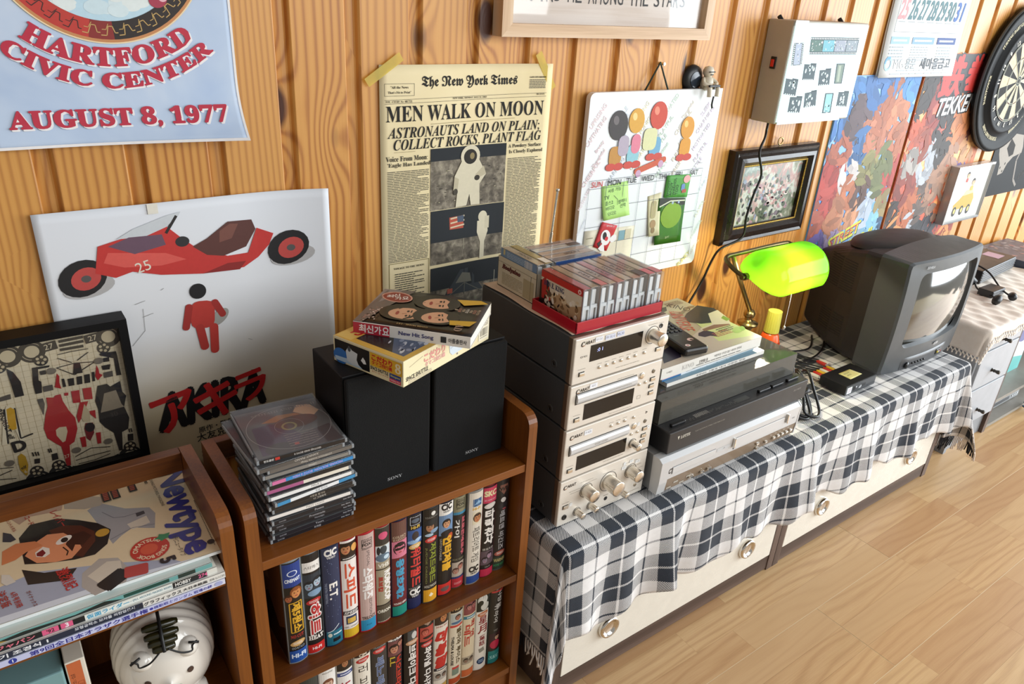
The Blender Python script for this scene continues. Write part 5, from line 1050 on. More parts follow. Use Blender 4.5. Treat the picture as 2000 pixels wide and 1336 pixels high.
for k, (ti, c1, c2, tc) in enumerate(CDN):
    dx, dy, dr = jit.get(k, (rc_.uniform(-.003, .003), rc_.uniform(-.003, .002), rc_.uniform(-1.5, 1.5)))
    ln = 'CD case with %s spine, %s in the CD stack' % (cdcol[c1], ordn[k])
    t = thing('cd_case', ln, 'CD case', (.2895 + dx, .8725 + dy, cz_ + k * CH), math.radians(dr), 'compact disc cases stacked beside the loudspeaker')
    hw, hd = CW / 2, CDp / 2
    if not cd0:
        cd0['tray'] = MB('#26262a,.5').box(-hw + .0022, -hd + .0012, .0009, hw - .0022, hd - .002, CH - .0014).mesh('tray')
        cd0['shell'] = MB('clear').box(-hw, -hd, .0001, hw, hd, CH - .0001, r=.0006).mesh('clear_shell')
        cd0['hinge'] = MB('frost').box(-hw - .0006, -hd - .0004, .001, -hw + .0028, -hd + .010, CH - .001, r=.0005).box(hw - .0028, -hd - .0004, .001, hw + .0006, -hd + .010, CH - .001, r=.0005).box(-hw - .0004, -hd + .02, .0014, -hw + .0016, hd - .004, CH - .002, r=.0004).mesh('hinge_strip')
    for nm, key in (('tray', 'tray'), ('clear_shell', 'shell'), ('hinge_strip', 'hinge')):
        if key == 'shell' and k < 16: pass
        o = bpy.data.objects.new(nm, cd0[key]); COL.objects.link(o); o.parent = t
        if key == 'hinge': o['kind'] = 'stuff'
    a = Art(lambda u, v, l: Vector((u, -hd - l, v)), m='gloss', base=.0004)
    a.box4(-hw + .003, .0012, hw - .003, CH - .0014, c1)
    if c2 and c2 != c1: a.box4(-hw + .003, .0012, -hw + (.052 if c1 == '#efe6d4' else .021), CH - .0014, c2)
    if c1 == '#e9ebec': a.box4(hw - .028, .0012, hw - .003, CH - .0014, c2)
    if ti: a.text(ti, .006, CH / 2, None, .0034, tc, wmax=.07, rot=180 if k >= 12 else 0)
    if k < 5: a.text('DANBI', -hw + .014, CH / 2, h=.0022, col='#9a9aa0'); a.text('Sony Music', hw - .012, CH / 2, h=.0026, col='#c8c8cc', style='ital')
    if k == 16: a.rect(-hw + .026, CH / 2, .006, .0042, '#c83a30'); a.text('반도음반', -hw + .015, CH / 2, h=.0032, col='#ece8e2', bold=.02)
    a.build('spine_card', t)
    if k == 16:
        a = Art(lambda u, v, l: Vector((u, v, CH - .0014 + l)), m='gloss', base=.0001, step=.00001)
        a.box4(-hw + .003, -hd + .003, hw - .003, hd - .013, '#5a5450'); a.box4(-hw + .002, hd - .012, hw - .002, hd - .001, '#1d1918')
        a.poly([(-.05, -.06), (-.045, .01), (-.02, .012), (-.002, .0), (.01, -.03), (0, -.062)], '#4a2c44'); a.poly([(-.01, -.064), (.012, -.03), (.052, -.02), (.056, -.064)], '#3a1c1c'); a.oval(-.024, -.052, .02, .014, '#3a2a20')
        a.poly([(-.03, .018), (-.005, .030), (.020, .026), (.03, .014), (.0, .010)], '#a8703c'); a.poly([(.018, .030), (.028, .046), (.045, .040), (.052, .020), (.040, .008), (.030, .016)], '#d8b088'); a.oval(.014, .004, .03, .016, '#5a3420')
        a.ring(.002, -.004, .0555, .0562, '#a8a09a', n=60); a.ring(.002, -.004, .019, .0194, '#a8a09a', n=30); a.ring(.002, -.004, .0075, .0105, '#9a8a4c', n=20)
        a.text('SEOTAIJI AND BOYS II', .008, .041, .090, .0065, '#8f867c', style='serif'); a.lines(-.012, -.055, .03, -.022, 6, '#8a7468', .25, .5); a.rect(-.002, -.050, .006, .005, '#b8402c'); a.build('booklet', t)

# ------------------------------------------------------------------ video tapes on the two shelves
def tape_base(x, z, k, label, body, w, sleeve, group, y=.8065, lean=0):
    t = thing('video_tape', label, 'video tape', (x + w / 2, y, z), group=group)
    h, d, hw = .1955, .118, w / 2 - .0004; B = .0042; n = 8
    arc = [(-hw + 2 * hw * i / n, -B * (1 - (2 * i / n - 1) ** 2)) for i in range(n + 1)]
    MB(body).prism(arc + [(hw, d), (-hw, d)], 0, h, 'z').build('case', t, recalc=True)
    def f(u, v, l): return Vector((-hw + u, -B * (1 - (u / hw - 1) ** 2) - l, v))
    a = Art(f, m='gloss', nu=7, base=.0006); a.W = 2 * hw; a.H = h; a.us = hw / 3.5
    a.box4(.0012, .003, 2 * hw - .0012, h - .0035, sleeve)
    return t, a
def T(a, s, v, L, hh, col, u=.5, up=False, bold=.03, style=None, rot=-90):
    if up: a.text(s, a.W * u, v, hh, L, col, bold=bold, style=style)
    else: a.text(s, a.W * u, v, L, hh, col, rot=rot, bold=bold, style=style)
def band(a, v0, v1, col): a.box4(.0012, v0, a.W - .0012, v1, col)
def hz(a, s, v, hh, col, wm=.022, **kw): a.text(s, a.W / 2, v, h=hh, col=col, wmax=min(wm, a.W - .004), **kw)
def cic(a, v, col='#f0ece6'): a.text('CIC', a.W / 2, v + .003, .018, .011, col, bold=.06); a.text('VIDEO', a.W / 2, v - .006, .013, .0035, col, bold=.02)
def badge(a, v, col): a.oval(a.W / 2, v, a.W * .40, .0055, col, 8); a.lines(a.W * .25, v - .0025, a.W * .75, v + .0025, 2, '#f2e8e0', .4)
def pic(a, v0, v1, c, faces=(), blobs=()):
    band(a, v0, v1, c)
    for u, v, r, sk, hr in faces: a.face(a.W * u, v, r, sk, hr)
    for u, v, rx, ry, cc in blobs: a.oval(a.W * u, v, rx, ry, cc)
G1n, G2n = 'video tapes on the bookcase middle shelf', 'video tapes on the bookcase lower shelf'
SK = '#c98c64'
def v1(a): band(a, .148, .190, '#1f3c86'); a.ring(a.W / 2, .172, .006, .0075, '#dfe6f2', n=20, ry=.7); hz(a, 'CINEMART', .160, .006, '#e6ecf4', bold=.04); pic(a, .118, .148, '#17130f', ((.62, .135, .009, '#c9854e', '#8a4a20'), (.22, .127, .006, '#a8603c', '#3a1c10'))); a.frame(a.W * .22, .062, a.W * .86, .118, .0016, '#d8a52e'); T(a, '제5원소', .090, .052, .013, '#d8a52e', .56, bold=.05); T(a, 'NO CUT', .054, .019, .006, '#a8322c', up=False, rot=0, style='serif') if True else 0; badge(a, .040, '#c9a064'); hz(a, '004760', .031, .0045, '#9aa0a4'); band(a, .003, .026, '#22509c'); hz(a, 'HI-FI', .0155, .0075, '#dfe8f4', bold=.04)
def v2(a): band(a, .160, .178, '#efeae2'); hz(a, '스타맥스', .168, .006, '#2a2a2a'); pic(a, .112, .156, '#2c3640', ((.3, .134, .0075, '#8fa2b4', '#1a2026'), (.76, .138, .008, '#a9bccb', '#1a2026')), ((.6, .120, .011, .006, '#7f9cb8'),)); badge(a, .104, '#b8282c'); T(a, '히트', .069, .058, .018, '#f0e4e0', bold=.09); T(a, '히트', .069, .056, .0165, '#b8282c', bold=.04); hz(a, 'HEAT', .034, .008, '#efe9e2', style='serif', bold=.03); band(a, .003, .020, '#c42a26'); hz(a, 'HI-FI', .012, .005, '#f4e8e4', bold=.03)
def v3(a):
    for k in range(26): a.oval(a.W * R5.uniform(.15, .85), R5.uniform(.06, .17), .0005, .0005, '#8fa0c4', n=5, up=k == 0)
    cic(a, .180); T(a, 'E.T.', .110, .030, .012, '#efeae2', .55, bold=.03); T(a, 'THE EXTRA-TERRESTRIAL', .108, .040, .003, '#8a93a8', .16); band(a, .003, .032, '#1d6a80'); a.line([(a.W * .1, .030), (a.W * .4, .033), (a.W * .75, .042)], .0012, '#e6eef0'); a.rect(a.W * .58, .013, .012, .007, '#14181c'); a.oval(a.W * .22, .024, .003, .004, '#d8d8c8'); a.lines(a.W * .4, .022, a.W * .9, .027, 1, '#dfe8ea', .5)
def v4(a): pic(a, .162, .188, '#2a1a14', ((.33, .176, .009, '#c4845a', '#20120c'),), ((.82, .176, .005, .007, '#e2a85a'),)); band(a, .156, .162, '#1c1a1c'); a.lines(a.W * .15, .1575, a.W * .9, .1605, 1, '#e8e2dc', .6); T(a, '스피드', .106, .086, .0185, '#d9573a', bold=.03); band(a, .049, .057, '#241f2c'); hz(a, 'SPEED', .053, .005, '#e8e2dc', style='ital', bold=.03); a.rect(a.W / 2, .038, .017, .016, '#2a3a5c'); a.rect(a.W / 2, .037, .013, .010, '#d8b050'); hz(a, 'HIFI - STEREO', .024, .003, '#6a645c'); band(a, .003, .020, '#d9b02c')
def foxl(a, v, c='#3c3836'): a.frame(a.W * .22, v - .008, a.W * .8, v + .008, .001, c); hz(a, '20TH', v + .004, .004, c, bold=.03); hz(a, 'FOX', v - .002, .005, c, bold=.05); a.line([(a.W * .2, v - .010), (a.W * .82, v - .010)], .001, c)
def v5(a): foxl(a, .175); T(a, 'SPECIAL', .147, .030, .0045, '#6a5f5c', .55, bold=0); T(a, '스타워즈', .098, .060, .0165, '#f1ece8', bold=.05); T(a, 'EDITION', .050, .032, .0045, '#6a5f5c', .62, bold=0); hz(a, 'TRILOGY', .029, .006, '#3a2e2c', bold=.02); band(a, .003, .025, '#2f8fb8'); hz(a, 'FOX', .014, .003, '#184a60')
def v6(a): band(a, .158, .191, '#3a342f'); a.oval(a.W / 2, .176, .0075, .007, '#d8587c'); pic(a, .127, .157, '#cfd8dc', (), ((.5, .149, .006, .008, '#3a4248'), (.5, .134, .012, .008, '#5f7486'), (.7, .134, .005, .004, '#c6dae6'), (.2, .148, .0025, .008, '#22262a'))); hz(a, 'VHS', .119, .007, '#efe9dc', bold=.03); band(a, .1105, .1125, '#26201c'); T(a, 'ROBOCOP', .076, .060, .0105, '#efe9e2', .74, bold=.06); T(a, '로보캅', .082, .030, .007, '#b03a30', .30, bold=.05); band(a, .0375, .0395, '#26201c'); band(a, .003, .0375, '#5a5142'); hz(a, 'ORION', .026, .006, '#e6dfcc', bold=.04); a.lines(.002, .003, a.W - .002, .006, 1, '#b8a890', .6)
def v7(a): band(a, .158, .191, '#6a463c'); hz(a, 'GOLDEN', .1625, .0045, '#c9b49a', style='serif'); hz(a, 'HARVEST', .157, .0045, '#c9b49a', style='serif'); pic(a, .122, .154, '#d47a90', ((.5, .138, .011, '#d9788c', '#1c1216'),)); a.rect(a.W * .5, .139, .016, .0045, '#1c1216', rad=.002); T(a, '용형호제2', .079, .078, .013, '#4a9cc0', bold=.06); hz(a, 'YOUNG HERO', .028, .004, '#efe2d8', bold=.03); band(a, .003, .023, '#1f8a78')
def v8(a): a.frame(a.W * .18, .172, a.W * .86, .187, .0008, '#cfd2d8'); a.oval(a.W / 2, .1795, .007, .004, '#5a6470'); hz(a, 'HI-FI', .167, .0052, '#d8b450', bold=.04); pic(a, .134, .162, '#3a5a94', (), ((.5, .150, .006, .009, '#3a3030'), (.4, .139, .010, .004, '#8fb0d4'), (.7, .142, .006, .003, '#a9c4e0'))); badge(a, .130, '#d8b068'); T(a, '워터월드', .087, .078, .018, '#d9403c', .55, bold=.03); hz(a, 'WATERWORLD', .044, .003, '#b8b0a8'); cic(a, .033); band(a, .003, .024, '#232a52')
def v9(a): a.oval(a.W * .6, .183, .004, .004, '#e6e2da'); hz(a, 'TOUCHSTONE', .176, .0032, '#9a968e'); pic(a, .136, .172, '#2c2824', ((.4, .157, .009, '#a87858', '#15120f'),), ((.45, .166, .011, .006, '#1f2326'), (.7, .148, .008, .004, '#7f98b0'), (.35, .142, .007, .003, '#a9c0d0'))); badge(a, .132, '#c83c38'); T(a, '저지드레드', .084, .080, .012, '#8a9430', .6, bold=.03); T(a, 'JUDGE DREDD', .080, .075, .0035, '#7a7a48', .18); hz(a, 'HOLLYWOOD', .036, .005, '#cfc8b8', bold=.02); band(a, .003, .029, '#dfa028'); a.poly([(a.W * .35, .016), (a.W * .5, .022), (a.W * .68, .016), (a.W * .5, .013)], '#f4e8c8')
def v10(a): band(a, .168, .191, '#efeae2'); cic(a, .181, '#1b1a1a'); pic(a, .128, .168, '#6f8cae', ((.5, .150, .008, '#c9946c', '#1c1612'),), ((.55, .131, .011, .007, '#1c1a1c'),)); a.oval(a.W * .78, .122, .0055, .007, '#b8502c'); T(a, '언터처블', .089, .070, .016, '#e0a82c', .58, bold=.06); T(a, 'UNTOUCHABLES', .100, .044, .003, '#a8a49c', .16); band(a, .003, .026, '#c8302a'); a.oval(a.W / 2, .0145, .0085, .005, '#6a5450')
def v11(a): band(a, .160, .191, '#8a8468'); foxl(a, .178, '#2e2c26'); band(a, .156, .161, '#3f86a8'); T(a, '브로큰애로우', .110, .078, .007, '#c9626c', .76, bold=.05); T(a, '가이', .128, .035, .008, '#e6e2da', .3, bold=.03); hz(a, 'FOX VIDEO', .063, .004, '#8a8468', bold=.02); pic(a, .026, .057, '#b8a898', ((.65, .046, .006, '#b87a68', '#4a2c28'), (.3, .038, .006, '#b88a78', '#5a3c34'))); band(a, .003, .022, '#b83038'); band(a, .022, .026, '#2f3a68'); a.lines(a.W * .2, .009, a.W * .8, .014, 2, '#e2a0a0', .4)
def v12(a): a.rect(a.W * .55, .172, .017, .015, '#2c5a86'); a.poly([(a.W * .3, .168), (a.W * .6, .176), (a.W * .85, .170), (a.W * .6, .169)], '#8fb4d0'); hz(a, 'HI-FI', .160, .005, '#d0a030', bold=.04); a.rect(a.W * .55, .141, .0165, .026, '#dcd0b4'); a.face(a.W * .58, .140, .0085, '#b8794e', '#3a2418'); T(a, '패트리어트 게임', .085, .072, .015, '#3a352e', .55, bold=0); cic(a, .030, '#1b1a1a'); band(a, .003, .019, '#28488a')
def v13(a): band(a, .159, .190, '#c83c5a'); hz(a, 'SKC', .178, .010, '#e6d8a8', bold=.06, style=None); hz(a, 'SKC HOME VIDEO', .165, .003, '#efd0d4'); badge(a, .153, '#d8d0c8'); T(a, '타락천사', .108, .074, .0155, '#efe9e2', up=True, bold=.04) if False else [a.text(c_, a.W * .52, .136 - i * .0185, .017, .0165, '#efe9e2', bold=.05) for i, c_ in enumerate('타락천사')]; hz(a, '墮落天使', .062, .005, '#cfc6bc'); pic(a, .028, .058, '#5a4850', ((.6, .047, .006, '#a88a9c', '#2a1c24'), (.3, .038, .006, '#8a7888', '#221a20'))); hz(a, 'HI-FI', .023, .0035, '#a8a098'); band(a, .003, .019, '#c02c4a')
def v14(a): a.poly([(a.W * .25, .183), (a.W * .78, .183), (a.W * .84, .174), (a.W * .5, .163), (a.W * .18, .174)], '#8a5a4c'); hz(a, 'WB', .1745, .007, '#26201e', bold=.05); pic(a, .130, .160, '#17161a', (), ((.5, .152, .005, .005, '#d8d4d0'), (.5, .140, .009, .007, '#24242a'), (.6, .133, .004, .002, '#9a4a50'))); T(a, '배트맨 비긴즈', .088, .082, .0105, '#b8b6b8', .5, bold=.02); badge(a, .038, '#a8584a'); band(a, .003, .030, '#2c3a2a'); hz(a, 'WARNER', .0225, .007, '#c9b878', bold=.02); hz(a, 'HOME VIDEO', .012, .005, '#3f8a5a', bold=.02)
S1 = [('#8d979c,.3', '#191512', v1, 'grey-lidded tape case with yellow framed title, first from the left on middle shelf'), ('#8d979c,.3', '#1c1a1a', v2, 'black tape case with big red outlined title, second on the middle shelf'), ('#16203c,.35', '#2a3452', v3, 'navy tape case with starry spine and teal foot, on middle shelf'), ('#9c1f28,.3', '#efe6e0', v4, 'white tape case with orange-red title and yellow foot, on middle shelf'), ('#b8202c,.3', '#c4a8a0', v5, 'dusty pink tape case with white title and blue foot'), ('#a02228,.35', '#a89c84', v6, 'khaki tape case with a robot picture near its top'), ('#141c38,.35', '#6a262a', v7, 'maroon tape case with a man in sunglasses and blue title'), ('#161f4a,.35', '#191a22', v8, 'dark navy tape case with red title and sea picture'), ('#3a3a3a,.4', '#231f1b', v9, 'black tape case with olive title and orange foot'), ('#12182c,.35', '#1c1918', v10, 'black tape case with yellow title, a man in suit and red foot'), ('#45463c,.4', '#2a2624', v11, 'narrow tape case with pink title and khaki top'), ('#8f8d88,.35', '#dcd2c2', v12, 'cream tape case with thin black title and blue foot'), ('#6a1420,.35', '#1e1a1a', v13, 'black tape case with pink top and large white stacked title'), ('#4a4c50,.35', '#1f1e20', v14, 'black tape case with thin grey title, last on the middle shelf')]
x = .2375
ws = [.0288, .0288, .0285, .0275, .0282, .0268, .0285, .0275, .0278, .0285, .0258, .0292, .0285, .0278]
for k, (body, sl, fn, lab) in enumerate(S1):
    t, a = tape_base(x, .3208, k, lab, body, ws[k], sl, G1n, y=.8065 + [0, .002, .0, .001, -.001, .001, 0, .002, 0, .001, .004, -.002, 0, .003][k]); fn(a); a.build('sleeve_print', t); x += ws[k]
    if k == 0:
        q = Art(lambda u, v, l: Vector((-ws[0] / 2 + .0004 - l, u, v)), m='gloss'); q.box4(.004, .003, .114, .192, '#7a5638'); q.poly([(.004, .003), (.114, .003), (.114, .05), (.07, .09), (.03, .05), (.004, .07)], '#2c1c14'); q.poly([(.06, .12), (.10, .10), (.112, .15), (.08, .185)], '#a8805a'); q.build('cover_print', t)
# the lower shelf
def w1(a): pic(a, .15, .19, '#3a3f3a'); pic(a, .10, .14, '#5a4a40')
def w2(a): hz(a, 'missing', .178, .005, '#6a645c', style='ital'); a.face(a.W * .5, .152, .0095, '#d8b49c', '#7a4a34'); T(a, '미씽', .09, .05, .015, '#a8322c')
def w3(a): pic(a, .164, .190, '#2a241e', ((.5, .178, .007, '#a8744c', '#1c1410'),)); band(a, .152, .160, '#3a4a86'); a.lines(a.W * .2, .154, a.W * .85, .158, 1, '#e2e6f0', .6); T(a, '노스바스', .10, .075, .018, '#a82c40', bold=.03)
def w4(a): band(a, .178, .191, '#3a2820'); hz(a, 'CJM', .181, .007, '#e8d8c0', bold=.04); badge(a, .170, '#b8302c'); [a.text(c_, a.W * .5, .150 - i * .028, .016, .018, '#2e2824') for i, c_ in enumerate('러브레터')]
def w5(a): a.oval(a.W * .6, .187, .003, .003, '#e6e2da'); hz(a, 'TOUCHSTONE', .180, .0035, '#b8b4ac'); badge(a, .172, '#c83c38'); T(a, '페노메논', .115, .085, .0145, '#8a94a8', .5, bold=.06); T(a, '페노메논', .115, .084, .0135, '#4a5a86', .5, bold=.01)
def w6(a): band(a, .176, .191, '#efeae2'); cic(a, .183, '#1b1a1a'); pic(a, .142, .175, '#7a4a48', ((.4, .157, .009, '#c4886c', '#2a1814'), (.8, .166, .006, '#b87a64', '#3a2018'))); T(a, '닉오브타임', .098, .08, .011, '#c83a2c', .66, bold=.04); T(a, 'LL', .13, .02, .008, '#d8b840', .28, bold=.02)
def w7(a): band(a, .003, .19, '#201c1b'); a.poly([(a.W * .7, .003), (a.W - .0012, .003), (a.W - .0012, .19), (a.W * .82, .19)], '#b8443a'); a.rect(a.W * .45, .172, .014, .022, '#4a4c4c'); a.oval(a.W * .62, .172, .005, .008, '#c8c6c0'); badge(a, .157, '#c89a74'); T(a, '브레이크 다운', .095, .11, .014, '#efe9e2', .5, bold=.04)
def w8(a): a.poly([(a.W * .3, .190), (a.W * .75, .190), (a.W * .8, .183), (a.W * .52, .177), (a.W * .22, .183)], '#a88a74'); pic(a, .142, .174, '#b84c40', ((.35, .162, .007, '#c86a58', '#7a2820'),), ((.6, .150, .011, .003, '#2a1614'),)); badge(a, .134, '#c83a38'); T(a, '화이널 디시전', .078, .098, .013, '#efe9e2', .55, bold=.04)
def w9(a): pic(a, .162, .192, '#3a2a20', ((.6, .176, .009, '#b87848', '#2a1810'),)); hz(a, 'DOUBLE TEAM', .158, .004, '#b03a30', style='ital'); [a.text(c_, a.W * .5, .133 - i * .030, .018, .024, '#c42c26', bold=.09, shear=.25) for i, c_ in enumerate('더블팀')]; band(a, .052, .059, '#2a2a34'); a.lines(a.W * .2, .0535, a.W * .85, .0575, 1, '#e8e2dc', .6); pic(a, .028, .048, '#b8b0a4', ((.3, .038, .005, '#8a7868', '#2a241e'), (.72, .038, .005, '#8a7868', '#2a241e'))); band(a, .003, .016, '#c8a050')
def w10(a): band(a, .176, .192, '#2c241e'); hz(a, 'MGM', .184, .006, '#c9a064', bold=.03); pic(a, .148, .174, '#b8bcb4', ((.55, .163, .006, '#a8705c', '#3a2c28'),), ((.5, .152, .011, .003, '#4a6a8a'),)); band(a, .142, .147, '#c8443a'); T(a, '델마와 루이스', .095, .086, .010, '#5a4a2c', .68, bold=.03); T(a, 'THELMA & LOUISE', .085, .07, .0045, '#1f1c1a', .22, bold=.03); a.rect(a.W * .5, .032, .014, .016, '#7a8a78'); a.rect(a.W * .5, .042, .014, .005, '#c83a38'); band(a, .003, .017, '#b8502c')
def w11(a): pic(a, .155, .189, '#8a4a48', ((.4, .172, .006, '#b87a70', '#3a2022'), (.75, .174, .006, '#a86a64', '#3a2022'))); band(a, .145, .152, '#3a7a8a'); a.lines(a.W * .25, .1465, a.W * .9, .1505, 1, '#dfe8ea', .6); T(a, '퀵 앤', .120, .042, .010, '#b8382e', .72, bold=.02); T(a, '데드', .105, .050, .011, '#c43c30', .32, bold=.03); pic(a, .034, .052, '#a89a84', ((.3, .043, .005, '#8a7460', '#2a221c'), (.72, .043, .005, '#8a7460', '#2a221c'))); band(a, .003, .020, '#c8683a')
def w12(a): pic(a, .146, .192, '#23281f', (), ((.45, .172, .010, .012, '#d8d6cc'), (.62, .156, .009, .009, '#cfccc0'), (.3, .166, .005, .006, '#23281f'))); a.rect(a.W * .7, .188, .010, .008, '#4a7a3c'); badge(a, .139, '#b86a3c'); [a.text(c_, a.W * .52, v_, s_, s_, '#8a1f24', bold=.02) for c_, v_, s_ in (('星', .124, .017), ('月', .102, .019), ('童', .081, .012), ('話', .067, .012))]; a.rect(a.W * .5, .050, .011, .010, '#8a867a', rot=12); a.oval(a.W * .5, .022, .0085, .008, '#1c3a5c'); a.lines(a.W * .3, .018, a.W * .7, .026, 2, '#a8c0d4', .4)
def w13(a): T(a, '사랑을', .160, .044, .009, '#d8d4cc', .66, bold=.01); T(a, '위하여', .128, .044, .0085, '#d8d4cc', .45, bold=.01); hz(a, '드림박스', .186, .005, '#d8cfc4'); band(a, .178, .182, '#b83c38'); pic(a, .040, .078, '#3a2028', ((.62, .067, .006, '#c9a084', '#1c1210'),), ((.5, .050, .010, .011, '#c0284a'),)); hz(a, 'HD', .086, .004, '#a8a49c'); band(a, .003, .034, '#1f7f7c'); hz(a, 'SKC', .018, .008, '#9ad0cc', style='ital', bold=.02)
S2 = [('#3a3c3e,.4', '#2a2c2a', w1, 'dark tape case barely showing, first from the left on lower shelf'), ('#d8d4cc,.35', '#efebe4', w2, 'white tape case with a small portrait, second on the lower shelf'), ('#c9c7c0,.35', '#efece6', w3, 'white tape case with purple-red title and blue band'), ('#d0c8ba,.35', '#e8e0d0', w4, 'cream tape case with stacked thin black title, on lower shelf'), ('#3c3c3a,.4', '#3a3633', w5, 'grey tape case with slate blue outlined title'), ('#2a2426,.4', '#2a2024', w6, 'dark tape case with red title and two faces'), ('#1c1a1a,.4', '#201c1b', w7, 'black tape case with white title and red edge stripe'), ('#2a2020,.4', '#241e1c', w8, 'black tape case with red face picture and white title'), ('#d8cfc0,.4', '#e6dccb', w9, 'cream tape case with bold slanted red stacked title'), ('#d8ccb0,.4', '#ded2b8', w10, 'beige tape case with olive title and rust foot'), ('#d8c8a8,.4', '#dccbaa', w11, 'tan tape case with thin red title, third from right on lower shelf'), ('#e0d8ca,.4', '#e8e0d2', w12, 'pale tape case with brushed dark red characters'), ('#2c2c26,.4', '#262420', w13, 'black tape case with teal foot, last on the lower shelf')]
x = .2375
ws2 = [.029, .029, .0285, .0295, .0295, .0285, .0295, .0285, .0295, .0275, .0275, .0285, .0275]
x += .012
for k, (body, sl, fn, lab) in enumerate(S2):
    t, a = tape_base(x, .0928, k, lab, body, ws2[k], sl, G2n, y=.8065 + (k % 3) * .0012); fn(a); a.build('sleeve_print', t); x += ws2[k] + .0006

# ------------------------------------------------------------------ magazines on the left bookcase
def magazine(label, x1, y0, z, w, d, th, cover, spine, page='#e9e3d6,.85', rz=0):
    t = thing('magazine', label, 'magazine', (x1, y0, z), math.radians(rz), 'magazines piled on the left bookcase')
    MB(page).box(-w + .001, .0008, .0004, -.0006, d - .0008, th - .0004).build('pages', t)
    MB(spine).box(-w, -.0004, 0, 0, .0006, th).box(-w, 0, 0, 0, d, .0005).box(-w, 0, th - .0005, 0, d, th).build('cover', t)
    return t, Art(lambda u, v, l: Vector((u, v, th + l)), m='gloss'), Art(lambda u, v, l: Vector((u, -.0004 - l, v)), m='gloss')
z0 = .5526
t, a, s = magazine('lowest magazine with lavender spine and purple lettering, on left bookcase', .1565, .766, z0, .300, .208, .0085, None, '#dfe0f2,.4')
s.box4(-.30, .0002, -.03, .0083, '#c9cdee'); s.text('第9回全日本オラザク選手権', -.150, .0042, .120, .0064, '#2a2c8c', bold=.03); s.text('●機動戦士ガンダム 戦場の絆', -.052, .0042, .072, .0045, '#3a3ca0', bold=.015); s.text('JAPAN', -.262, .0035, .040, .0055, '#2a3a9c', bold=.05); s.oval(-.226, .0042, .004, .0036, '#2a3a9c'); s.text('1', -.226, .0042, h=.004, col='#f4f4f8', bold=.03)
s.oval(-.008, .0042, .005, .003, '#aab0dc'); s.build('spine_print', t)
t, a, s = magazine('magazine with dark blue and white spine, second from the bottom on left bookcase', .158, .7675, z0 + .0085, .296, .208, .0088, None, '#e9e6de,.4')
s.box4(-.296, .0002, -.095, .0086, '#1f2a40'); s.text('월간 모형기 조경식 1', -.235, .0042, .085, .0056, '#eef0f4', bold=.03); s.text('모형공작소 모자들 의한엄문서', -.135, .0055, .062, .0042, '#dfe3ea', bold=.02); s.text('モデルグラフィックス', -.082, .0042, .060, .0052, '#23232a', bold=.02); s.text('大日本絵画', -.036, .0042, .028, .0040, '#23232a', bold=.02); s.text('定価 七八〇円', -.010, .0042, .018, .0032, '#33333a'); s.build('spine_print', t)
t, a, s = magazine('magazine with black, pink and white spine, third from the bottom on left bookcase', .150, .7715, z0 + .0173, .290, .208, .0085, None, '#e6e4da,.4')
s.box4(-.29, .0002, -.146, .0083, '#14181c'); s.text('ホビージャパン', -.228, .0042, .066, .0058, '#e8788c', bold=.03); s.box4(-.188, .0006, -.172, .0080, '#e2608a'); s.text("'92", -.180, .0042, h=.0048, col='#22181c', bold=.02); s.box4(-.170, .0006, -.158, .0080, '#e2608a'); s.text('3', -.164, .0042, h=.006, col='#f2e8ec', bold=.04)
s.box4(-.146, .0002, -.052, .0083, '#e9ebe4'); s.text('仮面ライダー', -.122, .0042, .044, .0060, '#1a9ac4', bold=.03); s.text('—[ALL AROUND MASKED RIDER]', -.076, .0042, .046, .0036, '#2a7a94', bold=.01); s.box4(-.052, .0002, -.012, .0083, '#23272a'); s.text('HOBBY', -.040, .0042, .018, .005, '#e9e6e0', bold=.03); s.text('274', -.017, .0042, h=.005, col='#e86a9a', bold=.03); s.build('spine_print', t)
t, a, s = magazine('teal and black magazine directly under the topmost one on left bookcase', .146, .775, z0 + .0258, .292, .205, .0062, None, '#d4e2de,.4')
s.box4(-.292, .0002, 0, .0060, '#6fa8a4'); s.poly([(-.26, 0), (-.20, .005), (-.15, .002), (-.12, .006), (-.10, 0)], '#1c2422'); s.box4(-.10, .0008, -.05, .0056, '#1f4a40'); s.poly([(-.25, .0002), (-.23, .005), (-.215, .0002)], '#a8863a'); s.box4(-.04, .0002, -.02, .006, '#2a3a34'); s.build('spine_print', t)
(n1, n2) = [(0.1701, 0.9866), (0.1636, 0.7918)]
t, a, s = magazine('topmost magazine on left bookcase, cream cover with purple-blue masthead', .1665, .7865, z0 + .032, .298, .201, .0045, None, '#f0eadc,.35', rz=-1.2)
a.box4(-.298, 0, 0, .201, '#e6d2ae')
a.poly([(-.298, 0), (-.298, .05), (-.20, .07), (-.12, .04), (-.06, .012), (-.05, 0)], '#aab0c4'); a.poly([(-.298, 0), (-.298, .012), (-.10, .008), (-.03, 0)], '#dfe6f2')
def NTp(pts): return [(-.298 + (p[0] + .1315), p[1] - .7865) for p in pts]
def gp(pts): return [(p[0] - .1665 , p[1] - .7865) for p in pts]
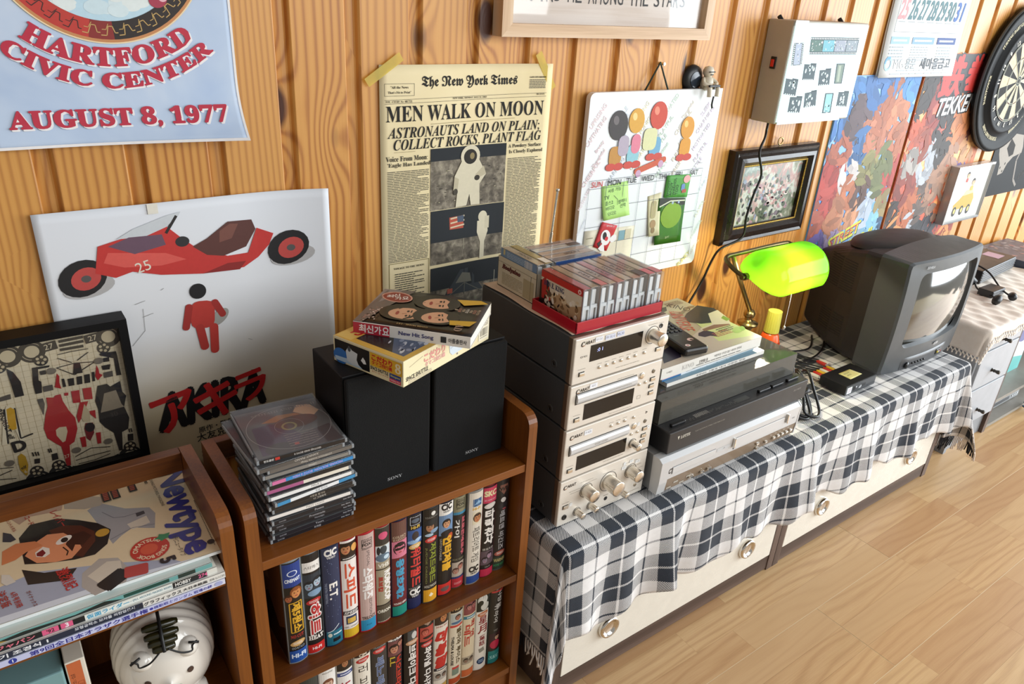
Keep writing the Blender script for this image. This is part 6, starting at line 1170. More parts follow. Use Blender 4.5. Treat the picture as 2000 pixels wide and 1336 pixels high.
# grey machine shapes
a.poly(gp([(0.0334, 0.9493), (0.0481, 0.9604), (0.0757, 0.9301), (0.1032, 0.9167), (0.1075, 0.9007), (0.1006, 0.8695), (0.0766, 0.8842), (0.0621, 0.8747), (0.0507, 0.8638), (0.0354, 0.9415)]), '#a5a3a6'); a.poly(gp([(0.0095, 0.984), (0.0325, 0.9871), (0.0592, 0.9674), (0.05, 0.9525), (0.0309, 0.9541), (0.0089, 0.9676)]), '#b3a999'); a.poly(gp([(0.0118, 0.8263), (0.0321, 0.8437), (0.0515, 0.8344), (0.0599, 0.807), (0.053, 0.7872), (0.0189, 0.7806), (0.0082, 0.8025)]), '#b5ada6'); a.poly(gp([(0.0163, 0.8182), (0.0393, 0.8336), (0.0533, 0.8277), (0.0514, 0.8015), (0.0292, 0.7918)]), '#d8cdbc')
a.poly(gp([(0.0722, 0.8948), (0.0964, 0.9009), (0.0978, 0.8839), (0.0758, 0.8801)]), '#d5cbbb'); a.line(gp([(0.0493, 0.8736), (0.0766, 0.8842), (0.1024, 0.8778)]), .0008, '#6b6870'); a.line(gp([(0.049, 0.9365), (0.0601, 0.9166), (0.0723, 0.9124), (0.0956, 0.9129)]), .0008, '#6b6870'); a.poly(gp([(0.0855, 0.9125), (0.0956, 0.9129), (0.0959, 0.9061), (0.0855, 0.9043)]), '#4c4a50')
a.poly(gp([(-0.0575, 0.992), (-0.0242, 0.9912), (0.0095, 0.984), (0.0056, 0.9663), (-0.0293, 0.9715), (-0.0423, 0.9606)]), '#b89a86'); a.text('1', *gp([(0.0417, 0.797)])[0], w=.011, h=.030, col='#17151a', rot=-58, bold=.05)
# a laughing person under a dark cap, nobody in particular
a.poly(gp([(-0.0449, 0.9319), (-0.031, 0.9537), (-0.001, 0.9509), (0.0216, 0.9339), (0.0408, 0.9157), (0.053, 0.8942), (0.0451, 0.8672), (0.0293, 0.8539), (0.0075, 0.8563), (-0.0215, 0.8661), (-0.0429, 0.8767)]), '#211c1d'); a.poly(gp([(-0.0464, 0.8681), (-0.0248, 0.8493), (0.008, 0.8395), (-0.003, 0.8224), (-0.0426, 0.837)]), '#2a2526')
a.poly(gp([(-0.0126, 0.93), (0.0043, 0.9319), (0.0228, 0.9205), (0.0352, 0.9005), (0.0335, 0.8804), (0.0163, 0.8564), (0.0035, 0.87), (-0.0066, 0.9052)]), '#53281c')
a.poly(gp([(-0.0414, 0.8923), (-0.0309, 0.9115), (-0.015, 0.9224), (0.0022, 0.9162), (0.0155, 0.8915), (0.0176, 0.8755), (0.0051, 0.8605), (-0.0119, 0.8628), (-0.0307, 0.8719)]), '#e5966c'); a.poly(gp([(-0.0634, 0.9144), (-0.0486, 0.9224), (-0.0289, 0.9161), (-0.0216, 0.9028), (-0.0393, 0.8994), (-0.0514, 0.8902), (-0.0654, 0.888)]), '#d88456'); a.poly(gp([(0.0087, 0.9077), (0.0239, 0.9074), (0.0311, 0.8939), (0.0198, 0.88), (0.0116, 0.8851), (0.007, 0.8735), (0.0019, 0.8911)]), '#3c1c15')
a.oval(*gp([(0.0011, 0.9014)])[0], .010, .006, '#f0e6dc', 30); a.oval(*gp([(0.0017, 0.9009)])[0], .004, .005, '#2c2220'); a.line(gp([(-0.0015, 0.8874), (0.0029, 0.8761), (0.0005, 0.869)]), .0016, '#2c1a16'); a.poly(gp([(-0.0307, 0.8927), (-0.0219, 0.9001), (-0.0155, 0.8932), (-0.016, 0.8821), (-0.0215, 0.8785), (-0.0302, 0.8839)]), '#efe6da'); a.poly(gp([(-0.0295, 0.8905), (-0.0225, 0.8947), (-0.0199, 0.886), (-0.0241, 0.881), (-0.0296, 0.885)]), '#7d2026'); a.oval(*gp([(0.0432, 0.8925)])[0], .008, .008, '#c89a3c')
a.poly(gp([(-0.0604, 0.9534), (-0.0524, 0.9455), (-0.0478, 0.9308), (-0.0538, 0.9286), (-0.0619, 0.9336)]), '#2b2638'); a.poly(gp([(-0.0667, 0.8703), (-0.059, 0.8654), (-0.0536, 0.8491), (-0.0631, 0.8474), (-0.0678, 0.8554)]), '#ddd5ca')
for s_, p, sz, c, r_ in (('レイバー', (0.0005, 0.95), .040, '#b8342c', -78), ('激烈記', (-0.0039, 0.8256), .042, '#c02c2c', -80), ('レコード', (-0.032, 0.9668), .028, '#b8443a', -78), ('シントメタル', (-0.0509, 0.9628), .030, '#a8483c', -78), ('6月号別冊', (-0.0551, 0.8175), .030, '#b03a34', -80), ('ガイナックス', (-0.0406, 0.8108), .030, '#8a4a44', -80), ('決定版', (-0.0669, 0.825), .030, '#a83a34', -80)):
    q = gp([p])[0]; a.text(s_, q[0], q[1], w=sz, col=c, rot=r_, bold=.02)
q = gp((0.0898, 0.829)) if False else gp([(0.0874, 0.8309)]); a.oval(q[0][0], q[0][1], .0225, .0225, '#c4382a'); a.oval(q[0][0] - .001, q[0][1], .010, .010, '#d85a3c')
for s_, r0, dd in (('OMATSURI', 1.9, .0165), ('SONG BOOK', -1.4, .0165)):
    u0, v0 = q[0]
    def rb(x, y, r0=r0): return (u0 + (.0165 + y) * math.cos(r0 - x / .0165), v0 + (.0165 + y) * math.sin(r0 - x / .0165))
    a.text(s_, 0, 0, .042, .0058, '#f0d8b8', bend=rb, bold=.03)
q = gp([(0.1057, 0.846)])[0]; a.poly([(q[0] + .011 * (1 if k % 2 else .6) * math.cos(k * .63), q[1] + .008 * (1 if k % 2 else .6) * math.sin(k * .63)) for k in range(10)], '#3a8a5a')
q = gp([(0.0661, 0.7993)])[0]; a.rect(q[0], q[1], .026, .020, '#b8403c', rot=-10, rad=.003)
mv = lambda p: gp([p])[0]
p0, p1 = mv((0.1373, 0.9834)), mv((0.1335, 0.7996)); dx, dy = p1[0] - p0[0], p1[1] - p0[1]
a.text('Newtype', (p0[0] + p1[0]) / 2 + .002, (p0[1] + p1[1]) / 2, .190, .046, '#2c2f86', rot=math.degrees(math.atan2(dy, dx)), bold=.040)
q = mv((0.1178, 0.9506)); a.text('THE MOVING PICTURES, MAGAZINE', q[0], q[1] + .002, .085, .0042, '#4a4038', rot=-88); q = mv((0.1101, 0.9827)); a.text('500yen', q[0], q[1], h=.007, col='#4a3a30', rot=-88, bold=.02)
q = mv((0.1186, 0.8199)); a.text('月刊ニュータイプ', q[0], q[1], .045, .0065, '#3a342e', rot=-88); q = mv((0.1017, 0.7999)); a.text('5', q[0], q[1], h=.016, col='#17151a', rot=-88, bold=.05)
q = mv((0.1566, 0.8525)); a.lines(q[0] - .0005, q[1] - .055, q[0] + .0008, q[1] + .05, 30, '#6a6056', .6); q = mv((0.1542, 0.8069)); a.oval(q[0], q[1], .0045, .0045, '#3a3230')
for p in ((0.0701, 0.9715), (0.0918, 0.9772), (0.0585, 0.9706)): q = mv(p); a.rect(q[0], q[1], .010, .030, '#2a2422', rot=2); a.lines(q[0] - .003, q[1] - .012, q[0] + .003, q[1] + .012, 6, '#b8523c', .6)
a.build('cover_print', t)
s.box4(-.298, .0002, 0, .0043, '#eef0ee'); s.build('spine_print', t)

# ------------------------------------------------------------------ inside the left bookcase: two books and the ceramic pig
t = thing('book', 'teal fronted book standing low in the left bookcase', 'book', (-.060, .80, .3208), group='books inside the left bookcase')
MB('#7fa6a8,.45').box(-.058, -.003, 0, .030, .10, .165, r=.002).build('cover', t)
a = Art(lambda u, v, l: Vector((u, -.003 - l, v)), m='gloss'); a.text('CHA', .012, .135, .024, .008, '#2c4a4c', rot=90, style='serif'); a.text('Translated by', .020, .135, .024, .0035, '#2c4a4c', rot=90); a.line([(-.02, .14), (-.012, .152), (-.016, .160), (-.004, .158)], .0012, '#2c3a3c'); a.build('spine_print', t)
t = thing('book', 'orange and cream paperback beside the teal book in left bookcase', 'book', (-.020, .803, .3208), group='books inside the left bookcase')
MB('#e8dfce,.6').box(-.0075, -.002, 0, .0135, .10, .170, r=.001).build('cover', t)
a = Art(lambda u, v, l: Vector((u, -.002 - l, v)), m='gloss'); a.box4(-.006, .002, .009, .168, '#c8683c'); a.text('최인호 장편소설', -.002, .115, .07, .0045, '#5a2c1c', rot=90); a.frame(.0015, .10, .0075, .135, .0005, '#8a3c20'); a.text('문학사상', .0045, .118, .028, .0045, '#8a3c20', rot=90); a.build('spine_print', t)

t = thing('ceramic_pig', 'white ribbed ceramic pig incense burner with black cords tied on its brow', 'ornament', (.088, .850, .3208))
PC = Vector((-.004, 0, .0885)); axd = Vector((-.10, -1, -.10)).normalized()
xd = axd.cross(Vector((0, 0, 1))).normalized() * -1; yd = axd.cross(xd)
PM = Matrix.Translation(PC) @ Matrix((xd, yd, axd)).transposed().to_4x4()
prf = []
for k in range(49):
    q = k / 48; zc = -.074 + .142 * q
    r_ = .0625 * math.sqrt(max(0, 1 - abs((zc + .006) / (.070 if zc > -.006 else .072)) ** 2.6))
    if .12 < q < .74: r_ += .0014 * math.sin(q * 68)
    elif q >= .74: r_ += .0003 * math.sin(q * 120)
    prf.append((max(r_, 0), zc))
SCL = Matrix.Diagonal((1.0, 1.22, 1, 1))
MB('ceramic').lathe(prf, 40, xf=PM @ SCL).build('body', t)
ft = MB('ceramic')
for fx in (-.03, .03):
    for fy in (-.03, .035): ft.lathe([(0, 0), (.013, 0), (.014, .008), (.011, .03), (0, .032)], 14, (fx - .004, fy, 0))
ft.build('feet', t, kind='stuff')
def skin(ax, ay):
    rr_ = min(1, math.hypot(ax / .0625, ay / .0762)); return PM @ Vector((ax, ay, -.006 + .070 * (1 - rr_ ** 2) ** (1 / 2.6)))
def nrm(ax, ay): return (skin(ax, ay) - PC).normalized()
for sx in (-1, 1):
    p = skin(sx * .0255, .010); nn = nrm(sx * .0255, .010)
    MB('#4a352a,.6').cyl(p - nn * .002, p + nn * .0012, .0042, 14).build('eye_hole', t, label='dark round eye hole')
    e = skin(sx * .028, .042); b = MB('ceramic'); en = nrm(sx * .028, .042)
    b.lathe([(.014, -.006), (.013, .002), (.0095, .007), (.004, .0095), (0, .010)], 16, xf=Matrix.Translation(e) @ en.to_track_quat('Z', 'Y').to_matrix().to_4x4()); b.build('ear', t)
    tp = e + en * .011; c0 = skin(sx * .004, .052) + nrm(0, .052) * .010
    MB('cable').tube([c0, c0.lerp(tp, .5) + Vector((0, -.004, -.006)), tp + Vector((-sx * .002, -.002, -.006)), tp, tp + Vector((sx * .006, .0, .006))], .0012, 6).tube([tp + Vector((-sx * .004, 0, .008)), tp + Vector((sx * .008, -.001, .003))], .0016, 6, sub=1).build('cord', t, label='thin black cord knotted through the ear')
p = skin(.001, -.012); nn = nrm(.001, -.012)
MB('#4d5f33,.2').lathe([(0, .008), (.010, .007), (.0125, .001), (.0125, -.003)], 20, xf=Matrix.Translation(p) @ nn.to_track_quat('Z', 'Y').to_matrix().to_4x4() @ Matrix.Diagonal((1, .6, 1, 1))).build('snout', t, label='olive green glazed snout')
for k in range(4):
    c0 = skin(0, .054 + k * .0055) + nrm(0, .054 + k * .0055) * .006
    L_ = [.014, .018, .021, .022][k]
    MB('#26240f,.22').lathe([(0, -L_), (.0035, -L_ * .96), (.0052, -L_ * .7), (.0056, 0), (.0052, L_ * .7), (.0035, L_ * .96), (0, L_)], 12, xf=Matrix.Translation(c0) @ Matrix.Rotation(PI / 2 + .1, 4, 'Y')).build('bead', t, label='dark green elongated bead')
MB('cable').tube([skin(0, .075) + nrm(0, .074) * .012, skin(0, .064) + nrm(0, .064) * .013, skin(0, .050) + nrm(0, .05) * .012], .0022, 6).build('cord', t, label='black cord tying the beads')
# ------------------------------------------------------------------ silver component stack
AX, AY, AW = .8205, .780, .2095
def amp(name, z0, z1, label):
    t = thing(name, label, 'audio component', (AX, AY, z0), group='silver audio components stacked on the bench')
    h = z1 - z0; hw = AW / 2
    MB('#464b50,.42').box(-hw + .0015, .012, .003, hw - .0015, .262, h - .001, r=.0012).build('case', t)
    MB('#7d6a5a,.35,.5').box(-hw, .004, .0032, hw, .0135, h - .0006, r=.001).build('trim_band', t, label='brownish metal band behind the faceplate')
    MB('champagne').box(-hw, -.003, .0028, hw, .0045, h - .0004, r=.0016).build('faceplate', t)
    f = MB('black_plastic')
    for x in (-.08, .08):
        for y in (.035, .225): f.cyl((x, y, 0), (x, y, .0035), .010, 14)
    f.build('feet', t, kind='stuff')
    s = MB('#1a1b1c,.4').lathe([(0, .001), (.0028, .0012), (.003, .0004)], 14, xf=Matrix.Translation((-hw + .0015, .045, .022)) @ Matrix.Rotation(-PI / 2, 4, 'Y')).lathe([(.0035, .0001), (.0035, .0016), (.0066, .0010), (.0072, 0)], 20, m='#3d4144,.4', xf=Matrix.Translation((-hw + .0015, .045, .022)) @ Matrix.Rotation(-PI / 2, 4, 'Y')); s.build('side_screw', t)
    a = Art(lambda u, v, l: Vector((u, -.003 - l, v)), m='gloss')
    return t, a, lambda q: (q[0] - AX, q[1] - z0)
def loc2(q, z0): return (q[0] - AX, q[1] - z0)
def button(t, u, v, r, m='knob_metal', d=.0022):
    MB(m).lathe([(0, d), (r * .75, d), (r, d * .7), (r, 0)], 16, xf=Matrix.Translation((u, -.003, v)) @ Matrix.Rotation(PI / 2, 4, 'X')).build('round_button', t)
def sqb(t, u, v, w=.0105, h=.0062):
    MB('#2c2a28,.5').box(u - w / 2 - .0008, -.0036, v - h / 2 - .0008, u + w / 2 + .0008, -.003, v + h / 2 + .0008).box(u - w / 2, -.0060, v - h / 2, u + w / 2, -.0036, v + h / 2, m='knob_metal', r=.0006).build('square_button', t)
def knob(t, u, v, r, L, ring=None, name='knob'):
    b = MB('knob_metal').lathe([(0, L), (r * .86, L), (r * .97, L - .0008), (r, L - .002), (r, .001), (r * 1.02, 0)], 32, xf=Matrix.Translation((u, -.003, v)) @ Matrix.Rotation(PI / 2, 4, 'X')); b.build(name, t)
    if ring: MB('#3a3733,.4').lathe([(ring, 0), (ring, .0006), (ring - .0008, .0006), (ring - .0008, 0)], 40, xf=Matrix.Translation((u, -.003, v)) @ Matrix.Rotation(PI / 2, 4, 'X')).build('knob_ring', t)
def logo(a, u, v): a.text('C', u - .0105, v, .0075, .0082, '#2c2420', style='ital', bold=.02); a.text('ARAT', u + .004, v + .0008, .019, .0056, '#2c2420', bold=.02, shear=.15); a.poly([(u - .013, v - .002), (u - .009, v - .0036), (u - .005, v - .003), (u - .009, v - .0026)], '#b8702c')
def label(t, u, v, w, h, s, c='#f1f1f4', tc='#3a3a52', rot=0):
    a = Art(lambda p, q, l: Vector((p, -.0034 - l, q)), m='ink', base=.0004); a.rect(u, v, w, h, c, rot=rot)
    if s: a.text(s, u, v, h=h * .55, col=tc, rot=rot, wmax=w * .85)
    a.build('label_sticker', t)
def cap(a, u, v, w, n=1): a.lines(u - w / 2, v - .0007 * n, u + w / 2, v + .0007 * n, n, '#a59c8e', .55)
DG = '#0f0e10,.12'
# receiver (top)
Z = .6725
t, a, P_ = amp('tuner_receiver', Z, .7572, 'topmost silver component, with black display and one large knob')
q = [P_(p) for p in [(0.749, 0.7383), (0.865, 0.7402), (0.8655, 0.7126), (0.749, 0.7106)]]; u0, u1, v0, v1 = q[0][0], q[1][0], min(q[2][1], q[3][1]), max(q[0][1], q[1][1])
MB(DG).box(u0, -.0036, v0, u1, -.003, v1, r=.0002).build('display_window', t)
d_ = Art(lambda u, v, l: Vector((u, -.0037 - l, v)), m='display_digits'); d_.dm = 'display_digits'; d_.text(':0 1', u0 + .020, (v0 + v1) / 2 + .004, h=.0065, col='#b8c0ff'); d_.build('display_digits', t)
(u, v) = P_((0.8888, 0.7273)); knob(t, u, v, .0122, .026, .0165)
for p in [(0.7726, 0.6955), (0.7891, 0.6954), (0.8048, 0.696), (0.821, 0.6962), (0.8377, 0.6964), (0.8538, 0.6969), (0.875, 0.6975)]: u, v = P_(p); button(t, u, v, .0031); cap(a, u, v + .0065, .010)
(u, v) = P_((0.7345, 0.6923)); sqb(t, u, v); cap(a, u, v + .009, .016); (u, v) = P_((0.9078, 0.6962)); sqb(t, u, v)
(u, v) = P_((0.907, 0.7406)); MB('#3a3733,.4').lathe([(.0042, 0), (.0042, .001), (.003, .001), (.003, -.0), (0, .0004)], 20, xf=Matrix.Translation((u, -.003, v)) @ Matrix.Rotation(PI / 2, 4, 'X')).build('jack', t); cap(a, u, v + .006, .012)
logo(a, *P_((0.7421, 0.7461))); (u, v) = P_((0.7652, 0.7481)); label(t, u, v, .0165, .0085, '라디오'); (u, v) = P_((0.7895, 0.7468)); label(t, u, v, .022, .0085, 'FM 100.10', '#dfe2f0'); (u, v) = P_((0.8121, 0.7474)); label(t, u, v, .016, .0085, '95.30', '#d8dcee')
(u, v) = P_((0.7353, 0.7235)); a.ring(u - .004, v, .0018, .0026, '#3a3430', n=12, ry=.6); a.text('RDS', u + .004, v, h=.003, col='#3a3430'); (u, v) = P_((0.8391, 0.6841)); cap(a, u, v, .055); (u, v) = P_((0.8871, 0.7477)); cap(a, u, v, .022); a.build('lettering', t)
(ua, va) = (0.8822, 0.8165); (ub, vb) = (0.8899, 0.908)
m = MB('chrome'); p0 = Vector((ua - AX - .012, 1.052 - AY, .06)); p1 = Vector((ub - AX, 1.06 - AY, vb - Z)); pm_ = p0.lerp(p1, .55)
m.cyl(p0, pm_, .0030, 12).cyl(pm_, p1, .0021, 12).lathe([(0, -.002), (.0034, -.001), (.0034, .003), (0, .004)], 12, tuple(p1)); m.build('telescopic_antenna', t, label='chrome telescopic antenna')
# disc player
Z = .5872
t, a, P_ = amp('disc_player', Z, .6725, 'second silver component from the top, with a disc tray slot')
def slot(t, pts, P_, nm):
    q = [P_(p) for p in pts]; u0, u1 = (q[0][0] + q[3][0]) / 2, (q[1][0] + q[2][0]) / 2; v0, v1 = (q[2][1] + q[3][1]) / 2, (q[0][1] + q[1][1]) / 2
    MB('#3a342c,.5').box(u0 - .0015, -.0034, v0 - .0015, u1 + .0015, -.003, v1 + .0015).build('tray_recess', t)
    MB('silver').prism([(-.0034, v0 + .001), (-.0065, v0 + .002), (-.0085, v0 + (v1 - v0) * .35), (-.0082, v0 + (v1 - v0) * .7), (-.0060, v1 - .001), (-.0034, v1)], u0, u1, 'x').build(nm, t, recalc=True); return u0, u1, v0, v1
u0, u1, v0, v1 = slot(t, [(0.7283, 0.6542), (0.8627, 0.6569), (0.8653, 0.6395), (0.7303, 0.6355)], P_, 'disc_tray')
q = [P_(p) for p in [(0.7492, 0.6289), (0.8637, 0.6315), (0.8637, 0.6041), (0.7487, 0.6011)]]; MB(DG).box(q[0][0], -.0036, min(q[2][1], q[3][1]), q[1][0], -.003, max(q[0][1], q[1][1]), r=.0002).build('display_window', t)
(u, v) = P_((0.7348, 0.606)); sqb(t, u, v); cap(a, u, v + .009, .016); (u, v) = P_((0.878, 0.6518)); button(t, u, v, .0064)
for p in [(0.8742, 0.6357), (0.889, 0.636)]: u, v = P_(p); button(t, u, v, .003)
for p in [(0.9064, 0.6377), (0.9058, 0.6242), (0.9068, 0.6099)]: u, v = P_(p); sqb(t, u, v)
(u, v) = P_((0.9063, 0.6533)); button(t, u, v, .0042, '#8a8478,.3,.8', .0008); logo(a, *P_((0.7418, 0.6603))); (u, v) = P_((0.7648, 0.6633)); label(t, u, v, .0165, .0085, '씨디')
(u, v) = P_((0.8386, 0.66)); cap(a, u, v, .040); (u, v) = P_((0.8366, 0.595)); cap(a, u, v, .055); (u, v) = P_((0.8776, 0.6091)); a.frame(u - .004, v - .003, u + .004, v + .003, .0005, '#8a8478'); a.build('lettering', t)
a = Art(lambda p, w, l: Vector((p, -.0087 - l, w)), m='gloss'); a.lines(-.035, (v0 + v1) / 2 - .0012, .030, (v0 + v1) / 2 + .0012, 2, '#9a948a', .4); a.build('tray_lettering', t)
# cassette deck
Z = .4850
t, a, P_ = amp('cassette_deck', Z, .5872, 'third silver component from the top, with a cassette slot and one small knob')
u0, u1, v0, v1 = slot(t, [(0.7263, 0.5527), (0.8606, 0.5582), (0.8636, 0.5372), (0.7275, 0.5378)], P_, 'cassette_door')
q = [P_(p) for p in [(0.7462, 0.527), (0.8628, 0.5294), (0.8642, 0.5027), (0.7467, 0.5002)]]; MB(DG).box(q[0][0], -.0036, min(q[2][1], q[3][1]), q[1][0], -.003, max(q[0][1], q[1][1]), r=.0002).build('display_window', t)
(u, v) = P_((0.732, 0.5051)); sqb(t, u, v); cap(a, u, v + .009, .016)
for p in [(0.8188, 0.5686), (0.8351, 0.569), (0.8509, 0.5692)]: u, v = P_(p); button(t, u, v, .003); cap(a, u, v + .006, .011)
for p in [(0.8728, 0.5693)]: u, v = P_(p); button(t, u, v, .003)
(u, v) = P_((0.8771, 0.5494)); button(t, u, v, .0064)
for p in [(0.8731, 0.5337), (0.8878, 0.5342)]: u, v = P_(p); button(t, u, v, .003)
(u, v) = P_((0.8795, 0.5121)); knob(t, u, v, .0075, .019, .0095, 'small_knob')
for p in [(0.9062, 0.5355), (0.9057, 0.5207), (0.9047, 0.5086)]: u, v = P_(p); sqb(t, u, v)
(u, v) = P_((0.9047, 0.5514)); button(t, u, v, .0042, '#8a8478,.3,.8', .0008)
(u, v) = P_((0.9045, 0.57)); [a.oval(u + .0016 * math.cos(k * 2.1), v + .0016 * math.sin(k * 2.1), .0012, .0012, '#1d1a18', n=8) for k in range(3)]
for s_, p in (('3', (0.8885, 0.5501)), ('4', (0.9158, 0.536))): u, v = P_(p); label(t, u, v, .0066, .0066, s_, '#f2f1ee', '#222222')
logo(a, *P_((0.7396, 0.5721))); (u, v) = P_((0.7654, 0.573)); label(t, u, v, .0175, .0088, '카세트'); (u, v) = P_((0.8354, 0.4955)); cap(a, u, v, .050); a.build('lettering', t)
a = Art(lambda p, w, l: Vector((p, -.0087 - l, w)), m='gloss'); a.text('DOLBY SYSTEM', (u0 + u1) / 2, (v0 + v1) / 2, .030, .0032, '#8a847a'); a.build('door_lettering', t)
# amplifier
Z = .3865
t, a, P_ = amp('stereo_amplifier', Z, .4850, 'lowest silver component, covered in protruding round metal knobs')
for p, r, L, rg in (((0.7773, 0.4472), .0122, .025, .0148), ((0.8307, 0.446), .0150, .030, .0205), ((0.8858, 0.4492), .0122, .025, .0148)): u, v = P_(p); knob(t, u, v, r, L, rg); cap(a, u, v + .021, .030)
for p in [(0.7603, 0.407), (0.7926, 0.4078), (0.8676, 0.4095)]: u, v = P_(p); knob(t, u, v, .0066, .019, .0088, 'small_knob')
(u, v) = P_((0.7315, 0.4282)); sqb(t, u, v); cap(a, u, v + .009, .016)
(u, v) = P_((0.7311, 0.4061)); MB('#3a3733,.4,.6').lathe([(.0052, 0), (.0052, .0016), (.0035, .0016), (.0022, .0002), (0, .0002)], 20, xf=Matrix.Translation((u, -.003, v)) @ Matrix.Rotation(PI / 2, 4, 'X')).build('headphone_jack', t)
(u, v) = P_((0.8298, 0.4081)); a.oval(u, v, .0042, .0042, '#1a191b'); cap(a, u, v + .008, .012, 2)
(u, v) = P_((0.9041, 0.41)); button(t, u, v, .0036, '#b8ac98,.3,.8', .001)
for s_, p, w, h in (('1', (0.7435, 0.4293), .0066, .0066), ('2', (0.8675, 0.4712), .0066, .0066), ('씨디', (0.8668, 0.4625), .011, .0066), ('튜너', (0.8846, 0.4711), .010, .006), ('카세트', (0.9012, 0.4652), .0125, .0062)): u, v = P_(p); label(t, u, v, w, h, s_, '#f2f1ee', '#222222')
logo(a, *P_((0.7374, 0.4707)))
for p, w in (((0.7521, 0.4574), .03), ((0.7526, 0.4526), .025), ((0.8398, 0.3935), .05), ((0.8994, 0.399), .035), ((0.7916, 0.4632), .02), ((0.9126, 0.4483), .012), ((0.9066, 0.4572), .012)): u, v = P_(p); cap(a, u, v, w)
a.build('lettering', t)

# paper sheet, red tray, cassettes, white box
ZP = .7572
t = thing('paper_sheet', 'pinkish beige paper sheet laid on the topmost silver component', 'paper', (.82, .92, ZP))
pp_ = MB('#dcc3ae,.8'); R6 = random.Random(2)
pp_.grid(lambda i, j: Vector((-.1 + .2 * i + (.002 * math.sin(j * 11) if i == 0 else 0), -.128 + .252 * j + (.0012 * math.sin(i * 19) if j == 0 else 0), .0005 + (.0015 * (1 - i / .06) if i < .06 else 0))), 24, 20); pp_.build('sheet', t, solid=-.0003)
a = Art(lambda u, v, l: Vector((u, v, .0006 + l)), m='ink', base=.0002); a.line([(-.08, -.118), (.06, -.118)], .0005, '#6a5a50')
for k in range(8): a.line([(-.075 + k * .018, -.121), (-.07 + k * .018, -.116)], .0007, '#5a4a44')
a.text('3', -.01, -.120, h=.004, col='#4a3c38'); a.build('pencil_marks', t)
t = thing('red_tray', 'shallow red plastic tray holding a row of cassettes', 'tray', (.823, .848, ZP + .0012))
b = MB('#b3182c,.3'); x0, x1, y0, y1 = -.0965, .0965, -.057, .059
b.box(x0, y0, 0, x1, y1, .002, r=.0005)
for q in ((x0, y0, x1, y0 + .0022), (x0, y1 - .0022, x1, y1), (x0, y0, x0 + .0022, y1), (x1 - .0022, y0, x1, y1)): b.box(q[0], q[1], .001, q[2], q[3], .0195, r=.0006)
b.build('tray_body', t)
cs_ = {}
def cassette(label, loc, rz, card, band_, title, grp, name='cassette_case', cover=None, front=None):
    t = thing(name, label, 'cassette', loc, rz, grp)                       # local: x thickness, y long side, z up
    w, d, h = .0168, .109, .0695
    if not cs_:
        cs_['shell'] = MB('clear').box(-w / 2, -d / 2, 0, w / 2, d / 2, h, r=.0007).mesh('clear_case')
        cs_['tape'] = MB('#eeeeec,.4').box(-w / 2 + .004, -d / 2 + .004, .003, w / 2 - .004, d / 2 - .004, h - .006, r=.001).mesh('cassette_body')
        m_ = MB('#e2e6e8,.3'); m_.box(-w / 2 + .0012, -d / 2 + .0008, .004, -w / 2 + .003, -d / 2 + .003, h - .004).box(w / 2 - .003, -d / 2 + .0008, .004, w / 2 - .0012, -d / 2 + .003, h * .5).box(-w / 2 + .003, -d / 2 + .0008, h * .48, w / 2 - .002, -d / 2 + .003, h * .56); cs_['rib'] = m_.mesh('case_ribs')
    for nm, k in (('clear_case', 'shell'), ('cassette_body', 'tape'), ('case_ribs', 'rib')): o = bpy.data.objects.new(nm, cs_[k]); COL.objects.link(o); o.parent = t
    cd_ = MB('ink', card); cd_.box(-w / 2 + .0011, -d / 2 + .0035, .002, -w / 2 + .0016, d / 2 - .002, h - .001).box(-w / 2 + .0011, -d / 2 + .0035, h - .0018, w / 2 - .0011, d / 2 - .002, h - .0012); cd_.build('paper_card', t)
    a = Art(lambda u, v, l: Vector((u, v, h + l)), m='gloss', base=.0001)
    if band_: a.box4(-w / 2 + .0015, -d / 2 + .004, w / 2 - .0015, -d / 2 + .004 + .025, band_)
    for k in range(3): a.line([(-w / 2 + .003 + k * .004, -d / 2 + .03 + k * .01), (-w / 2 + .003 + k * .004, d / 2 - .01 - k * .012)], .0006, '#a08878')
    if title: a.text(title, 0, -.006, .036, .0055, '#4a3c38', rot=-90, bold=.02)
    a.build('spine_print', t)
    if cover: q = Art(lambda u, v, l: Vector((-w / 2 - l, d / 2 - u, v)), m='gloss', base=.0002); cover(q, d, h); q.build('cover_print', t)
    return t
def cov1(a, d, h):
    a.box4(.002, .002, d - .003, h - .002, '#d8cdbb'); R = random.Random(5)
    a.poly([(.0, .0), (.0, .05), (.02, .055), (.03, .03), (.05, .02), (.06, .0)], '#241c1a'); a.poly([(.02, .03), (.05, .042), (.08, .03), (.106, .04), (.106, .0), (.07, .0)], '#b89a78')
    for k in range(60): a.oval(R.uniform(.01, .1), R.uniform(.004, .044), R.uniform(.0015, .006), R.uniform(.0012, .005), R.choice(['#2a211e', '#5a4636', '#e8e0d2', '#8a6a4a', '#b8302c', '#d8c4a4', '#f0ebe2']), R.uniform(0, 180), n=7, up=k % 10 == 0)
    a.poly([(.006, .02), (.004, .05), (.014, .062), (.018, .04), (.012, .02)], '#b02c2c'); a.box4(.002, h - .013, d - .003, h - .002, '#c22a28'); a.text('BEN E. KING', .036, h - .0205, .052, .0085, '#1f2a5c', style='serif', bold=.02); a.oval(d - .010, h - .0075, .004, .004, '#f0dada'); a.text('★', d - .010, h - .0075, h=.006, col='#c22a28'); a.lines(.07, .004, .095, .009, 2, '#4a4038', .5)
TRY = 'cassettes standing in the red tray'
